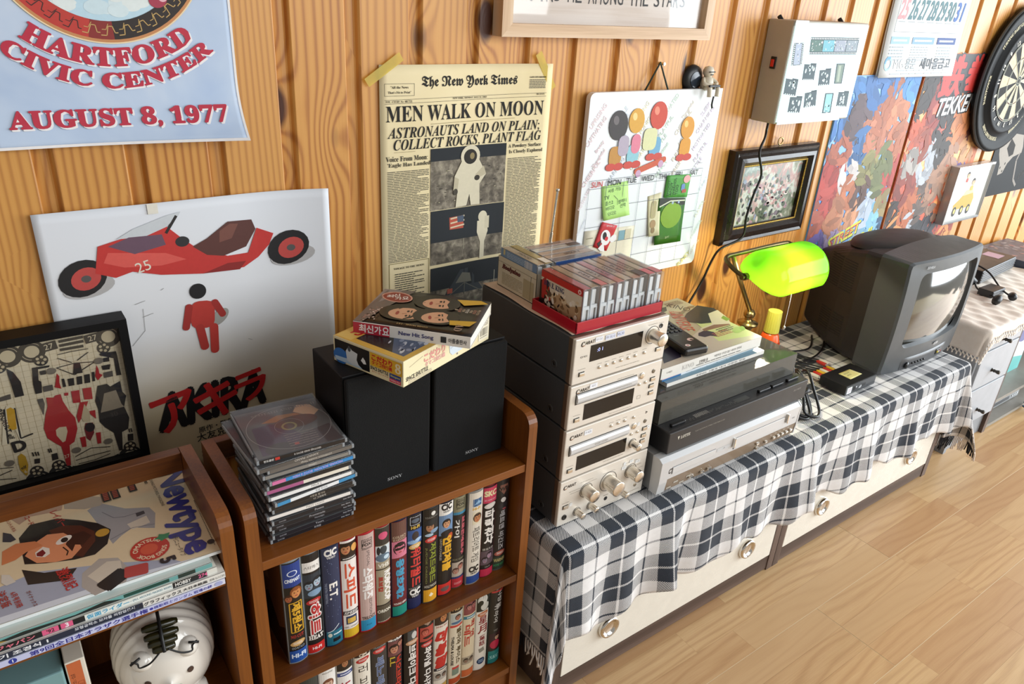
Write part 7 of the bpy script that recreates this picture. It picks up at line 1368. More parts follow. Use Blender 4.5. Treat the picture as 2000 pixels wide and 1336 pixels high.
cards = [('#c22a28', None, '', 'cassette with red spine and a band photo cover, nearest the left in red tray', cov1), ('#c9ad8c', None, '', 'cassette with plain tan spine, second in the red tray', None), ('#d9b8a4', '#d47a78', 'MILI', 'cassette with beige spine and rosy foot, third in the red tray', None), ('#d8bda8', None, 'BEST', 'cassette with beige spine, fourth in the red tray', None), ('#d68a90', None, 'WALTZ', 'cassette with pink spine, fifth in the red tray', None), ('#dbc2ae', None, 'SWEET', 'cassette with pale spine, sixth in the red tray', None), ('#cfb09a', None, 'KBS', 'cassette with warm beige spine, seventh in the red tray', None), ('#d3b49c', '#3c3230', 'SWEET', 'cassette with dark lettered spine, eighth in the red tray', None), ('#dcc4b2', '#d4606a', '', 'cassette with crimson ended spine, ninth in the red tray', None), ('#d2b4a2', '#c96a6e', '', 'cassette with dusty red ended spine, last at the right of red tray', None)]
for k, (c, b_, ti, lab, cv) in enumerate(cards): cassette(lab, (.7385 + .0088 + k * .01795, .8495 + [0, .002, -.001, .001, 0, .003, .001, .004, 0, .001][k], ZP + .0038), 0, c, b_, ti, TRY, cover=cv)
t = thing('cassette_box', 'aged white cardboard cassette box with dark red lettering, behind the red tray', 'box', (.7605, .9735, ZP + .0012))
b = MB('#d3cdb9,.7'); hw, hd, h = .0195, .0565, .0555
b.box(-hw, -hd, 0, hw, hd, .001); b.box(-hw, -hd, 0, -hw + .0008, hd, h); b.box(hw - .0008, -hd, 0, hw, hd, h); b.box(-hw, -hd, 0, hw, -hd + .0008, h); b.box(-hw, hd - .0008, 0, hw, hd, h); b.build('box_body', t)
a = Art(lambda u, v, l: Vector((-hw - l, hd - u, v)), m='ink'); a.text('Boalysino', .040, .0385, .054, .0105, '#5a1c1c', style='ital', bold=.05); a.line([(.001, .046), (.112, .046)], .0006, '#7a7462'); a.lines(.014, .006, .075, .029, 9, '#9a8f6c', .35, .2); a.rect(.092, .020, .03, .034, '#b3a98a'); a.line([(.098, .002), (.098, .046)], .0008, '#5c5646'); a.build('printing', t)
BXG = 'cassettes standing inside the white box'
def cov2(a, d, h): a.box4(.002, .052, d - .002, h - .001, '#6f90b8'); a.rect(.012, .063, .005, .010, '#cfc28a'); a.lines(.02, .055, .075, .066, 4, '#a9c0dc', .4); [a.rect(d - .036 + k * .0014, .060, R5.choice([.0005, .0009]), .013, '#eef0f2', up=k == 0) for k in range(16)]
cassette('cassette with blue label and tan spine, left one inside the white box', (.7516, .9735, ZP + .0030), 0, '#cdb493', None, 'MOOD', BXG, cover=cov2)
cassette('cassette with mustard yellow spine, right one inside the white box', (.7692, .9735, ZP + .0030), 0, '#bfa24c', '#e8e4d8', '', BXG)
BKG = 'cassettes standing sideways behind the red tray'
def cov3(a, d, h): a.box4(.003, .02, d - .003, h - .001, '#2c4f8c'); R = random.Random(3); [a.rect(.008 + k * .0042, .045 + R.uniform(-.004, .004), .002, R.uniform(.010, .028), '#c3d2e6', up=k == 0) for k in range(24)]
bk_ = [('#8d8d96', None, '', 'cassette with blue front and grey spine, first of the sideways row', cov3), ('#d3b9a2', None, 'SMART', 'cassette with pale lettered spine, second of the sideways row', None), ('#d9c0aa', None, '', 'cassette with plain beige spine, third of the sideways row', None), ('#e9e4dc', '#5a4a42', '', 'cassette with white spine and brown picture, fourth of the sideways row', None), ('#d7b6a4', None, '종합가요', 'cassette with pinkish spine, rearmost of the sideways row', None)]
for k, (c, b_, ti, lab, cv) in enumerate(bk_): cassette(lab, (.8370 + .0003 * k, .9315 + k * .0185, ZP + (.0012 if k < 3 else .0014)), PI / 2, c, b_, ti, BKG, cover=cv)

# ------------------------------------------------------------------ video recorder
VX0, VX1, VY = .9365, 1.3695, .747
t = thing('video_recorder', 'wide silver video and disc recorder under the turntable', 'video recorder', ((VX0 + VX1) / 2, VY, TOP)); vc = (VX0 + VX1) / 2; hw = (VX1 - VX0) / 2
MB('#a3a4a4,.4,.3').box(-hw + .003, .022, .004, hw - .003, .315, .083, r=.0015).build('case', t)
MB('silver').prism([(.022, .005), (.003, .0055), (.0, .030), (-.001, .078), (.008, .0845), (.024, .0840)], -hw, -hw + .022, 'x').prism([(.022, .005), (.003, .0055), (.0, .030), (-.001, .078), (.008, .0845), (.024, .0840)], hw - .004, hw, 'x').build('end_cap', t, recalc=True, kind='stuff')
MB('silver').prism([(.022, .034), (.001, .034), (-.0008, .077), (.008, .0838), (.022, .0834)], -hw + .022, hw - .004, 'x').build('upper_fascia', t, recalc=True)
MB('#8d7a66,.2').prism([(.022, .006), (.004, .006), (.0015, .033), (.022, .033)], -hw + .022, hw - .004, 'x').build('lower_fascia', t, recalc=True)
f = MB('black_plastic'); [f.cyl((x, y, 0), (x, y, .005), .012, 14) for x in (-.19, .19) for y in (.05, .28)]; f.build('feet', t, kind='stuff')
def vq(p): return (p[0] - vc, p[1] - TOP)
def vy(v): return .001 - .0018 * (v - .034) / .043
a = Art(lambda u, v, l: Vector((u, vy(v) - l, v)), m='gloss', base=.0003)
for pts, nm in (([(0.9692, 0.4438), (1.091, 0.4436), (1.095, 0.4296), (0.9713, 0.4298)], 'disc_drawer'), ([(1.151, 0.4397), (1.314, 0.4492), (1.32, 0.4329), (1.144, 0.4225)], 'tape_door')):
    q = [vq(p) for p in pts]; u0, u1 = q[0][0], q[1][0]; v0, v1 = max(.038, min(q[2][1], q[3][1])), min(.076, max(q[0][1], q[1][1]))
    b = MB('silver').box(u0, vy(.055) - .0015, v0, u1, .004, v1, r=.0008); b.build(nm, t); a.frame(u0 - .0006, v0 - .0006, u1 + .0006, v1 + .0006, .0008, '#5a5a5a')
q = [vq(p) for p in [(1.097, 0.4416), (1.139, 0.441), (1.142, 0.4287), (1.1, 0.4296)]]; a.box4(q[0][0], q[3][1] + .004, q[1][0], q[0][1], '#c9cacb'); a.text('→', (q[0][0] + q[1][0]) / 2, (q[3][1] + q[0][1]) / 2 + .002, h=.005, col='#3a3a3c')
(u, v) = vq((0.9567, 0.4365)); a.text('CTC', u + .013, v + .001, .020, .0105, '#1c1a1c', bold=.03, shear=.2); (u, v) = vq((1.232, 0.4382))
for p in ((1.322, 0.4455), (1.147, 0.4422)): u, v = vq(p); MB('chrome').box(u - .003, -.006, v - .012, u + .001, .0, v + .010, r=.001).build('door_catch', t)
(u, v) = vq((1.35, 0.4411)); a.text('VHS', u - .002, v - .004, h=.004, col='#6a6a6c'); (u, v) = vq((1.032, 0.4363)); a.text('DVD', u, v, h=.0035, col='#4a4a4c'); a.build('lettering', t)
for p, w in (((1.03, 0.3998), .012), ((1.062, 0.3998), .009), ((1.083, 0.4004), .011), ((1.234, 0.4082), .009), ((1.236, 0.3962), .009), ((1.264, 0.4027), .008), ((1.291, 0.4039), .008), ((1.306, 0.4042), .008), ((1.32, 0.4045), .008), ((1.335, 0.4044), .008), ((1.35, 0.4047), .008)):
    u, v = vq(p); v = min(max(v, .011), .029); MB('chrome').box(u - w / 2, -.002, v - .003, u + w / 2, .003, v + .003, r=.0012).build('square_button', t)
a = Art(lambda u, v, l: Vector((u, .004 - .0025 * (v - .006) / .027 - l, v)), m='gloss', base=.0005); (u, v) = vq((1.032, 0.3881)); a.rect(u, .0135, .013, .009, '#f0efec'); a.text('전원', u, .0135, h=.004, col='#3a3a3c')
for k in range(4): a.rect(-hw + .034 + k * .018, .010 + (k % 2) * .008, .013, .004, '#b9b2a6'); 
a.build('label_sticker', t)

# ------------------------------------------------------------------ turntable with smoked lid
TX0, TX1, TY = .9545, 1.3860, .7555
t = thing('turntable', 'black record turntable with a smoked acrylic lid, on the silver recorder', 'turntable', ((TX0 + TX1) / 2, TY, .4692)); tc = (TX0 + TX1) / 2; hw = (TX1 - TX0) / 2; tz = .4692; th = .0490
MB('#2b2a2b,.38').box(-hw, 0, .003, hw, .345, th, r=.0018).build('plinth', t)
f = MB('black_plastic'); [f.cyl((x, y, 0), (x, y, .0035), .013, 14) for x in (-.18, .18) for y in (.06, .31)]; f.build('feet', t, kind='stuff')
a = Art(lambda u, v, l: Vector((u, -l, v)), m='gloss'); a.poly([(-.192, .036), (-.186, .036), (-.189, .028)], '#c9c4b8'); a.text('LOTTE', -.170, .032, .026, .0062, '#c9c4b8', style='serif', bold=.02); a.text('FULLY AUTOMATIC STEREO TURNTABLE LP-600', -.100, .0325, .085, .0026, '#9a968c'); a.text('BELT DRIVE', .180, .034, .026, .004, '#8a8682', style='ital'); a.build('front_lettering', t)
a = Art(lambda u, v, l: Vector((u, v, th + l)), m='gloss')
R7 = random.Random(4)
for k in range(46): a.rect(-.19 + k * .0042, .018 + R7.uniform(-.003, .003), .0006, R7.choice([.003, .006]), '#9a968c', up=k == 0)
for k in range(10): a.rect(-.125 + k * .004, .021, .0012, .010, '#c9c4b8', False)
a.rect(.012, .018, .040, .013, '#4a4a46'); a.line([(-hw + .004, .0065), (hw - .004, .0065)], .0008, '#5a5656'); a.build('deck_print', t)
for u in (-.178, .082, .125, .178): MB('#141415,.3').box(u - .019, .013, th, u + .019, .021, th + .0065, r=.002).build('slide_control', t)
MB('#161617,.35').lathe([(0, th + .003), (.146, th + .003), (.149, th + .008), (.146, th + .012), (0, th + .012)], 64, (-.035, .19, 0)).build('platter', t)
rec = MB('#0e0e0f,.25'); rec.lathe([(.0035, th + .0135), (.048, th + .0138)] + [(.05 + k * .0045, th + .0134 + .0002 * (k % 2)) for k in range(21)] + [(.148, th + .0128)], 64, (-.035, .19, 0)); rec.lathe([(.0035, th + .014), (.047, th + .0141)], 40, (-.035, .19, 0), m='#6a7a8a,.5'); rec.build('record_disc', t, label='black vinyl record')
b = MB('#b9bcc0,.3,.8').cyl((.168, .30, th), (.168, .30, th + .022), .016, 20).tube([(.168, .33, th + .022), (.168, .24, th + .022), (.160, .12, th + .021), (.130, .075, th + .019)], .0035, 8); b.build('tone_arm', t)
MB('#a9c8d8,.4').box(.02, .041, th, .085, .052, th + .0008).build('blue_strip', t)  # small pale blue strip on the deck, just inside the lid front
lx0, lx1, ly0, ly1, lh = -hw + .003, hw - .010, .034, .338, .0500; w_ = .0022
for nm, q in (('lid_top', (lx0, ly0, th + lh - w_, lx1, ly1, th + lh)), ('lid_front', (lx0, ly0, th + .0008, lx1, ly0 + w_, th + lh - w_)), ('lid_back', (lx0, ly1 - w_, th + .0008, lx1, ly1, th + lh - w_)), ('lid_side', (lx0, ly0 + w_, th + .0008, lx0 + w_, ly1 - w_, th + lh - w_)), ('lid_side', (lx1 - w_, ly0 + w_, th + .0008, lx1, ly1 - w_, th + lh - w_))): MB('clear_smoke').box(*q).build(nm, t)
LZ = tz + th + lh

# magazines and remote on the lid
def flatmag(label, x0, y0, z, w, d, th, spine, cov, rz=0):
    t = thing('magazine', label, 'magazine', (x0, y0, z), math.radians(rz), 'magazines piled on the turntable lid')
    MB('#e6e0d2,.85').box(.0008, .001, .0004, w - .001, d - .001, th - .0004).build('pages', t)
    MB(spine).box(0, -.0004, 0, w, .0006, th).box(0, 0, 0, w, d, .0004).box(0, 0, th - .0005, w, d, th, m=cov).build('cover', t)
    return t, Art(lambda u, v, l: Vector((u, v, th + l)), m='gloss'), Art(lambda u, v, l: Vector((u, -.0004 - l, v)), m='gloss')
z = LZ + .0002
t, a, s = flatmag('lowest magazine on the turntable lid, white spine and slate blue cover', 1.008, .826, z, .298, .215, .0078, '#ece8e0,.5', '#54788c,.4')
s.text('KINO  3월호 내가 사랑한 영화', .16, .004, .15, .0042, '#3a3a40'); s.build('spine_print', t); a.box4(0, .0, .298, .04, '#7fa0b0'); a.lines(.02, .01, .2, .02, 2, '#c9d6dc', .4); a.build('cover_print', t); z += .0080
t, a, s = flatmag('thin magazine with pink and blue spine end, between the two thicker ones', 1.003, .836, z, .290, .210, .0085, '#dfe3e6,.5', '#3a5a78,.4', 1.5)
s.box4(0, .0045, .055, .0083, '#e6b8c8'); s.text('Premiere', .032, .0064, h=.003, col='#a83a5c', style='ital'); s.box4(0, .0003, .055, .0042, '#2a6a9c'); s.lines(.07, .003, .25, .006, 1, '#7a7c80', .5); s.build('spine_print', t); z += .0087
t, a, s = flatmag('topmost magazine on the turntable lid, with running figure cover', .994, .832, z, .303, .240, .0230, '#e9e5dc,.5', '#b7ab8c,.35', .3)
W_, D_ = .303, .240
s.text('KINO', .075, .0115, .034, .0095, '#c9c6c0', style='serif'); s.text('1998·8', .120, .012, .026, .007, '#6a6660', style='ital'); s.text('여름특집 가득한 젊은 세대의 영화제', .195, .014, .085, .0055, '#5a5650'); s.lines(.10, .004, .24, .0085, 1, '#8a8680', .5); s.text('도서출판', .022, .012, h=.004, col='#6a6660'); s.line([(.09, .0015), (.29, .0015)], .0007, '#3a3a3c'); s.build('spine_print', t)
def kq(pts): return [(p[0] - .994, p[1] - .832) for p in pts]
a.poly([(0, 0), (W_, 0), (W_, .10), (.21, .09), (.1, .05), (0, .07)], '#c3b6a4'); a.poly([(.20, .03), (W_, .01), (W_, .16), (.24, .15)], '#c9d28c'); a.poly([(.15, .19), (W_, .17), (W_, D_), (.10, D_)], '#c4ba98'); a.poly([(0, .15), (.16, .16), (.16, D_), (0, D_)], '#9fa184')
a.poly(kq([(1.244, 0.9963), (1.304, 1.018), (1.327, 0.9878), (1.311, 0.9429), (1.287, 0.9276), (1.252, 0.9348), (1.23, 0.9414), (1.212, 0.9622), (1.224, 0.9838)]), '#2f3a38'); a.poly(kq([(1.289, 0.972), (1.326, 0.9763), (1.31, 0.9319), (1.29, 0.9094), (1.24, 0.9141), (1.204, 0.918), (1.209, 0.9255), (1.252, 0.9294)]), '#d3ccae'); a.poly(kq([(1.187, 0.9111), (1.211, 0.9141), (1.221, 0.8978), (1.21, 0.878), (1.199, 0.8889), (1.183, 0.89), (1.176, 0.9015)]), '#3a3442'); a.poly(kq([(1.221, 1.003), (1.28, 1.024), (1.3, 1.02), (1.286, 1.012), (1.268, 1.013), (1.214, 0.9888)]), '#8a7a5c'); a.poly(kq([(1.209, 0.9203), (1.252, 0.9241), (1.286, 0.9114), (1.286, 0.9061), (1.24, 0.9088), (1.207, 0.9108)]), '#8d6a52'); a.poly(kq([(1.214, 1.047), (1.232, 1.047), (1.216, 1.029), (1.192, 1.024)]), '#4a4a3c')
a.poly(kq([(1.312, 0.9485), (1.31, 0.9264), (1.294, 0.9236), (1.295, 0.94)]), '#7fa03c'); a.poly(kq([(1.049, 0.8877), (1.085, 0.8966), (1.087, 0.8713), (1.067, 0.85), (1.015, 0.8475)]), '#2c2a40')
for s_, p, w, h, c in (('KINO', (1.31, 1.062), .052, .024, '#3d3222'), ('UNIVERSE', (1.203, 0.9726), .10, .030, '#c8553f'), ('리버스', (1.212, 1.007), .04, .016, '#c8553f')): q = kq([p])[0] if s_ != 'KINO' else (.262, .198); a.text(s_, q[0], q[1], w, h, c, rot=180 + 60 if s_ != 'KINO' else -62, bold=.0)
for p, k, c in (((1.234, 0.8858), 4, '#b0564a'), ((1.258, 0.8963), 3, '#5a5a50'), ((1.262, 1.052), 5, '#7a5a48')): q = kq([p])[0]; a.lines(q[0] - .025, q[1] - .010, q[0] + .025, q[1] + .010, k, c, .45)
a.oval(*kq([(1.278, 0.8802)])[0], .020, .010, '#a9c46c', 20); a.oval(*kq([(1.293, 0.88)])[0], .012, .006, '#8ab04c', 40); a.build('cover_print', t); z += .0232
t = thing('remote_control', 'black remote control lying on the magazines, two small stickers on it', 'remote control', (1.110, .918, z), math.radians(-10))
b = MB('#1b1b1c,.35').box(-.029, -.082, .002, .029, .095, .019, r=.005); b.build('body', t)
for i in range(4):
    for j in range(7): MB('#3a3a3c,.45').box(-.021 + i * .0115, .075 - j * .0135, .019, -.0135 + i * .0115, .0815 - j * .0135, .0212, r=.001).build('rubber_key', t)
a = Art(lambda u, v, l: Vector((u, v, .019 + l)), m='gloss'); a.oval(-.012, -.066, .006, .005, '#e6d8d6'); a.oval(.010, -.045, .008, .006, '#d9b8b0', 20); a.oval(.012, -.047, .004, .004, '#4a3a3c'); a.oval(-.012, -.066, .0025, .002, '#b85a60'); a.text('VIDEO', -.006, -.020, h=.003, col='#9a9a98'); a.build('stickers', t)
# ------------------------------------------------------------------ banker's lamp and bottle
t = thing('desk_lamp', "lit banker's lamp with a green glass shade and brass stem", 'lamp', (1.575, 1.062, TOP))
lo = Vector(t.location)
MB('brass').lathe([(0, .0), (.052, 0), (.053, .008), (.047, .015), (.022, .022), (.013, .034), (.011, .085), (.016, .095), (.026, .101), (.027, .106), (.014, .111), (.008, .116), (.0135, .124), (.015, .132), (.011, .140), (0, .143)], 28).build('base', t)
MB('brass').tube([Vector((1.573, 1.061, .524)) - lo, Vector((1.478, 1.040, .628)) - lo, Vector((1.408, 1.026, .712)) - lo], .0058, 10, sub=1).build('stem', t)
MB('old_brass').tube([Vector(p) - lo for p in ((1.612, .955, .690), (1.618, .985, .705), (1.612, 1.012, .714), (1.585, 1.020, .717), (1.42, 1.018, .717), (1.372, 1.014, .717), (1.356, .998, .712), (1.357, .975, .700), (1.366, .955, .690))], .0052, 8, sub=4).build('yoke', t)
kb = MB('old_brass')
for x_, s_ in ((1.368, -1), (1.608, 1)): kb.cyl(Vector((x_ - .006 * s_, .954, .690)) - lo, Vector((x_ + .004 * s_, .954, .690)) - lo, .0085, 16).cyl(Vector((x_ + .003 * s_, .954, .690)) - lo, Vector((x_ + .012 * s_, .954, .690)) - lo, .0058, 12)
kb.build('pivot_knobs', t, kind='stuff')
SX0, SX1 = 1.374, 1.603
def shade2(i, j):
    w_ = SX1 - SX0; e = min(i, 1 - i) * w_; k = min(1.0, e / (.050 if i < .5 else .034)); rnd = math.sqrt(max(0, 1 - (1 - k) ** 2)); sc_ = .02 + .98 * rnd
    th = math.radians(165 - 190 * j)                                # 165 deg: back rim, -25 deg: front lip
    dy = -.064 * math.cos(th) * -1; dz = .062 * math.sin(th)
    return Vector((SX0 + w_ * i, .940 - dy * sc_ , .684 + dz * sc_)) - lo
MB('green_glass').grid(shade2, 40, 36).build('glass_shade', t, solid=.0028)
bz = Vector((1.475, .938, .702)) - lo
MB('bulb').lathe([(0, -.045), (.009, -.042), (.012, -.03), (.012, .025), (.009, .04), (0, .043)], 16, xf=Matrix.Translation(bz) @ Matrix.Rotation(PI / 2, 4, 'Y')).build('bulb', t)
lp = bpy.data.lights.new('lamp_glow', 'POINT'); lp.energy = 2.0; lp.color = (1.0, .88, .62); lp.shadow_soft_size = .012
lpo = bpy.data.objects.new('lamp_glow', lp); COL.objects.link(lpo); lpo.parent = t; lpo.location = bz + Vector((0, -.004, -.016))
ch = MB('chrome'); c0, c1 = Vector((1.522, .925, .655)) - lo, Vector((1.5235, .925, .548)) - lo
for k in range(40): p = c0.lerp(c1, k / 39); ch.lathe([(0, -.0012), (.0011, 0), (0, .0012)], 5, tuple(p))
ch.lathe([(0, -.006), (.003, -.005), (.0034, .001), (.0015, .004), (0, .005)], 10, tuple(c1 + Vector((0, 0, -.005)))); ch.build('pull_chain', t, kind='stuff')
t = thing('glue_bottle', 'orange plastic bottle with a ribbed yellow-green cap beside the lamp base', 'bottle', (1.552, .975, TOP))
MB('#d8541c,.3').lathe([(0, 0), (.024, 0), (.0265, .004), (.0270, .07), (.0255, .095), (.0205, .113), (.0165, .120), (0, .120)], 28).build('bottle_body', t)
m = MB('#c3bb4a,.4'); pr_ = []
for k in range(40):
    q0 = 2 * PI * k / 40; rr2 = .0185 + .0006 * (k % 2)
    pr_.append((rr2 * math.cos(q0), rr2 * math.sin(q0)))
n_ = 40; vs = [(x, y, .121) for x, y in pr_] + [(x * .90, y * .90, .176) for x, y in pr_]
m.add(vs, [(k, (k + 1) % n_, n_ + (k + 1) % n_, n_ + k) for k in range(n_)] + [tuple(range(n_, 2 * n_))]); m.build('cap', t)
a = Art(lambda u, v, l: Vector((.0271 * math.sin(u / .027) * (1 + l * 30), -.0271 * math.cos(u / .027) * (1 + l * 30), v)), m='gloss', nu=4, base=.0006); a.oval(.006, .085, .011, .013, '#b8341c'); a.ring(.006, .085, .004, .006, '#e88a3c', n=16); a.build('bottle_label', t)

# ------------------------------------------------------------------ television
t = thing('television', 'dark grey tube television with a bulging screen', 'television', (2.0, .90, TOP)); lo = Vector(t.location)
GR = '#4b4f52,.4'; GR2 = '#252324,.5'
def rr_loop(x0, z0, x1, z1, r, y, n=6, arch=0.0):
    pts = []
    for cx_, cz2, a0 in ((x1 - r, z1 - r, 0), (x0 + r, z1 - r, 90), (x0 + r, z0 + r, 180), (x1 - r, z0 + r, 270)):
        for k in range(n):
            q = math.radians(a0 + 90 * k / (n - 1)); px_, pz_ = cx_ + r * math.cos(q), cz2 + r * math.sin(q)
            pts.append((px_, pz_))
    # extra points along the edges keep the arch smooth
    out = []
    for p, q in zip(pts, pts[1:] + pts[:1]):
        out.append(p); L = math.hypot(q[0] - p[0], q[1] - p[1]); m2 = int(L / .03)
        for k in range(1, m2): out.append((p[0] + (q[0] - p[0]) * k / m2, p[1] + (q[1] - p[1]) * k / m2))
    mx, hx = (x0 + x1) / 2, (x1 - x0) / 2
    return [(px_, y(px_, pz_) if callable(y) else y, pz_ + (arch * (1 - ((px_ - mx) / hx) ** 2) if pz_ > (z0 + z1) / 2 else 0)) for px_, pz_ in out]
def resamp(lp_, n):
    P2 = [Vector(p) for p in lp_]; P2.append(P2[0]); ds = [0]
    for p, q in zip(P2, P2[1:]): ds.append(ds[-1] + (q - p).length)
    out = []
    for k in range(n):
        d = ds[-1] * k / n; i = max(j for j in range(len(ds) - 1) if ds[j] <= d + 1e-12); f_ = (d - ds[i]) / max(ds[i + 1] - ds[i], 1e-9); out.append(tuple(P2[i].lerp(P2[i + 1], f_)))
    return out
def loft(bm_, loops, m=None, cap0=False, cap1=False, smooth=False):
    loops = [resamp(q, 120) for q in loops]; n = 120; vs = [Vector(p) - lo for lp_ in loops for p in lp_]
    fs = [(i * n + k, i * n + (k + 1) % n, (i + 1) * n + (k + 1) % n, (i + 1) * n + k) for i in range(len(loops) - 1) for k in range(n)]
    if cap0: fs.append(tuple(range(n - 1, -1, -1)))
    if cap1: fs.append(tuple(range((len(loops) - 1) * n, len(loops) * n)))
    bm_.add(vs, fs, m, None, smooth); return bm_
X0, X1, Z0, Z1 = 1.811, 2.190, .3865, .696
def bulge(x, z): return .806 - .020 * (1 - ((x - 2.0) / .19) ** 2) - .006 * (1 - ((z - .54) / .155) ** 2)
b = MB(GR)
loft(b, [rr_loop(X0 + .003, Z0, X1 - .003, Z1 + .001, .010, .884, arch=.012), rr_loop(X0, Z0, X1, Z1, .010, lambda x, z: bulge(x, z) + .006, arch=.003), rr_loop(X0 + .004, Z0 + .004, X1 - .004, Z1 - .004, .010, bulge, arch=.003)], cap0=True)
# front face ring down to the screen opening
scx0, scx1, scz0, scz1 = 1.862, 2.170, .4585, .664
nf = 48
def ringface(bm_, outer, inner):
    n = len(outer); vs = [Vector(p) - lo for p in outer + inner]; bm_.add(vs, [(k, (k + 1) % n, n + (k + 1) % n, n + k) for k in range(n)], None, None, True)
def rl(x0, z0, x1, z1, r, y, n, arch=0):
    lp_ = rr_loop(x0, z0, x1, z1, r, y, arch=arch); c = Vector(((x0 + x1) / 2, 0, (z0 + z1) / 2)); return lp_
out_ = resamp(rr_loop(X0 + .004, Z0 + .004, X1 - .004, Z1 - .004, .010, bulge, arch=.003), 120)
in_ = resamp(rr_loop(scx0, scz0, scx1, scz1, .022, lambda x, z: bulge(x, z) + .002), 120)
in2 = resamp(rr_loop(scx0 + .004, scz0 + .004, scx1 - .004, scz1 - .004, .020, lambda x, z: bulge(x, z) + .014), 120)
ringface(b, out_, in_); ringface(b, in_, in2); b.build('front_bezel', t, recalc=True)
sc_ = MB('screen'); sc_.grid(lambda i, j: Vector((scx0 + (scx1 - scx0) * i, .817 - .024 * (1 - (2 * i - 1) ** 2) - .012 * (1 - (2 * j - 1) ** 2), scz0 + (scz1 - scz0) * j)) - lo, 24, 18); sc_.build('screen', t)
b = MB(GR2)
L1 = [(1.822, .391, 2.178, .690, .012, .884, .012), (1.826, .392, 2.174, .686, .014, .930, .018), (1.842, .394, 2.158, .672, .018, .985, .020), (1.872, .404, 2.128, .655, .020, 1.050, .010), (1.895, .420, 2.105, .632, .020, 1.098, .004)]
loft(b, [rr_loop(x0, z0, x1, z1, r, y, arch=ar) for x0, z0, x1, z1, r, y, ar in L1], cap1=True); b.box(1.90 - lo.x, .90 - lo.y, .3855 - TOP, 2.10 - lo.x, 1.04 - lo.y, .41 - TOP); b.build('rear_shell', t, recalc=True)
hb = MB(GR2)
hb.lathe([(0, .0165), (.06, .0155), (.105, .011), (.132, .003), (.138, -.006)], 40, (0, 0, 0), xf=Matrix.Translation(Vector((2.0, .955, .690)) - lo) @ Matrix.Rotation(-.12, 4, 'X') @ Matrix.Diagonal((1.08, .66, 1, 1))); hb.build('top_hump', t)
vt = MB('#0b0b0c,.7'); 
for gz0, k_n, ya, yb in ((.565, 13, .945, 1.04), (.440, 9, .945, 1.035)):
    for k in range(k_n):
        z = gz0 + k * .0068
        for y0_, y1_ in ((ya, (ya + yb) / 2 - .003), ((ya + yb) / 2 + .003, yb)):
            def sidex(y): 
                pts = [(.884, 1.822), (.930, 1.826), (.985, 1.842), (1.050, 1.872), (1.098, 1.895)]
                for (ya_, xa), (yb_, xb) in zip(pts, pts[1:]):
                    if ya_ <= y <= yb_: return xa + (xb - xa) * (y - ya_) / (yb_ - ya_)
                return 1.82
            n3 = 4
            for q in range(n3):
                a_, c_ = y0_ + (y1_ - y0_) * q / n3, y0_ + (y1_ - y0_) * (q + 1) / n3
                vt.add([Vector((sidex(a_) - .0012, a_, z)) - lo, Vector((sidex(c_) - .0012, c_, z)) - lo, Vector((sidex(c_) - .0002, c_, z + .0028)) - lo, Vector((sidex(a_) - .0002, a_, z + .0028)) - lo], [(0, 1, 2, 3)])
vt.build('vent_slots', t, kind='stuff')
chb = MB('#4a4c4f,.38'); chb.grid(lambda i, j: Vector((1.885 + .235 * i, bulge(1.885 + .235 * i, .40) - .0035 * min(1, 12 * min(i, 1 - i)) * min(1, 6 * min(j, 1 - j) + .2), .393 + .034 * j)) - lo, 30, 8); chb.build('control_panel', t)
def bp(u, v, k=.0): return Vector((u, bulge(u, v) - .004 - k, v)) - lo
MB('#141415,.3').lathe([(0, .004), (.008, .0035), (.0095, .0015), (.0095, 0)], 20, xf=Matrix.Translation(bp(1.906, .405)) @ RX).build('power_button', t)
for k in range(5): MB('#101011,.3').lathe([(0, .0025), (.0026, .0022), (.0032, 0)], 12, xf=Matrix.Translation(bp(1.930 + k * .0135, .4075)) @ RX).build('small_button', t)
MB('#0c0c0d,.4').box(bp(2.062, .412).x - .014, bp(2.062, .412).y - .0012, .4035 - TOP, bp(2.062, .412).x + .014, bp(2.062, .412).y + .003, .4205 - TOP, r=.002).build('jack_panel', t)
jk = MB('plastic')
for k, c in enumerate(('#d8c23a', '#d8d4cc', '#a8302c')): jk.lathe([(.0030, 0), (.0030, .002), (.0016, .002)], 10, xf=Matrix.Translation(bp(2.054 + k * .008, .412, .001)) @ RX, col=c)
jk.build('jacks', t, kind='stuff')
a = Art(lambda u, v, l: Vector((u, bulge(u, v) - l, v)) - lo, m='gloss', base=.0008); a.text('ZINKA', 1.886, .680, .030, .0062, '#a9adb0', style='ital', bold=.02); a.rect(2.03, .4445, .022, .0068, '#c9cccf'); a.text('DAEWOO', 2.03, .4445, .019, .004, '#2a2a2c', bold=.03); a.build('badges', t)

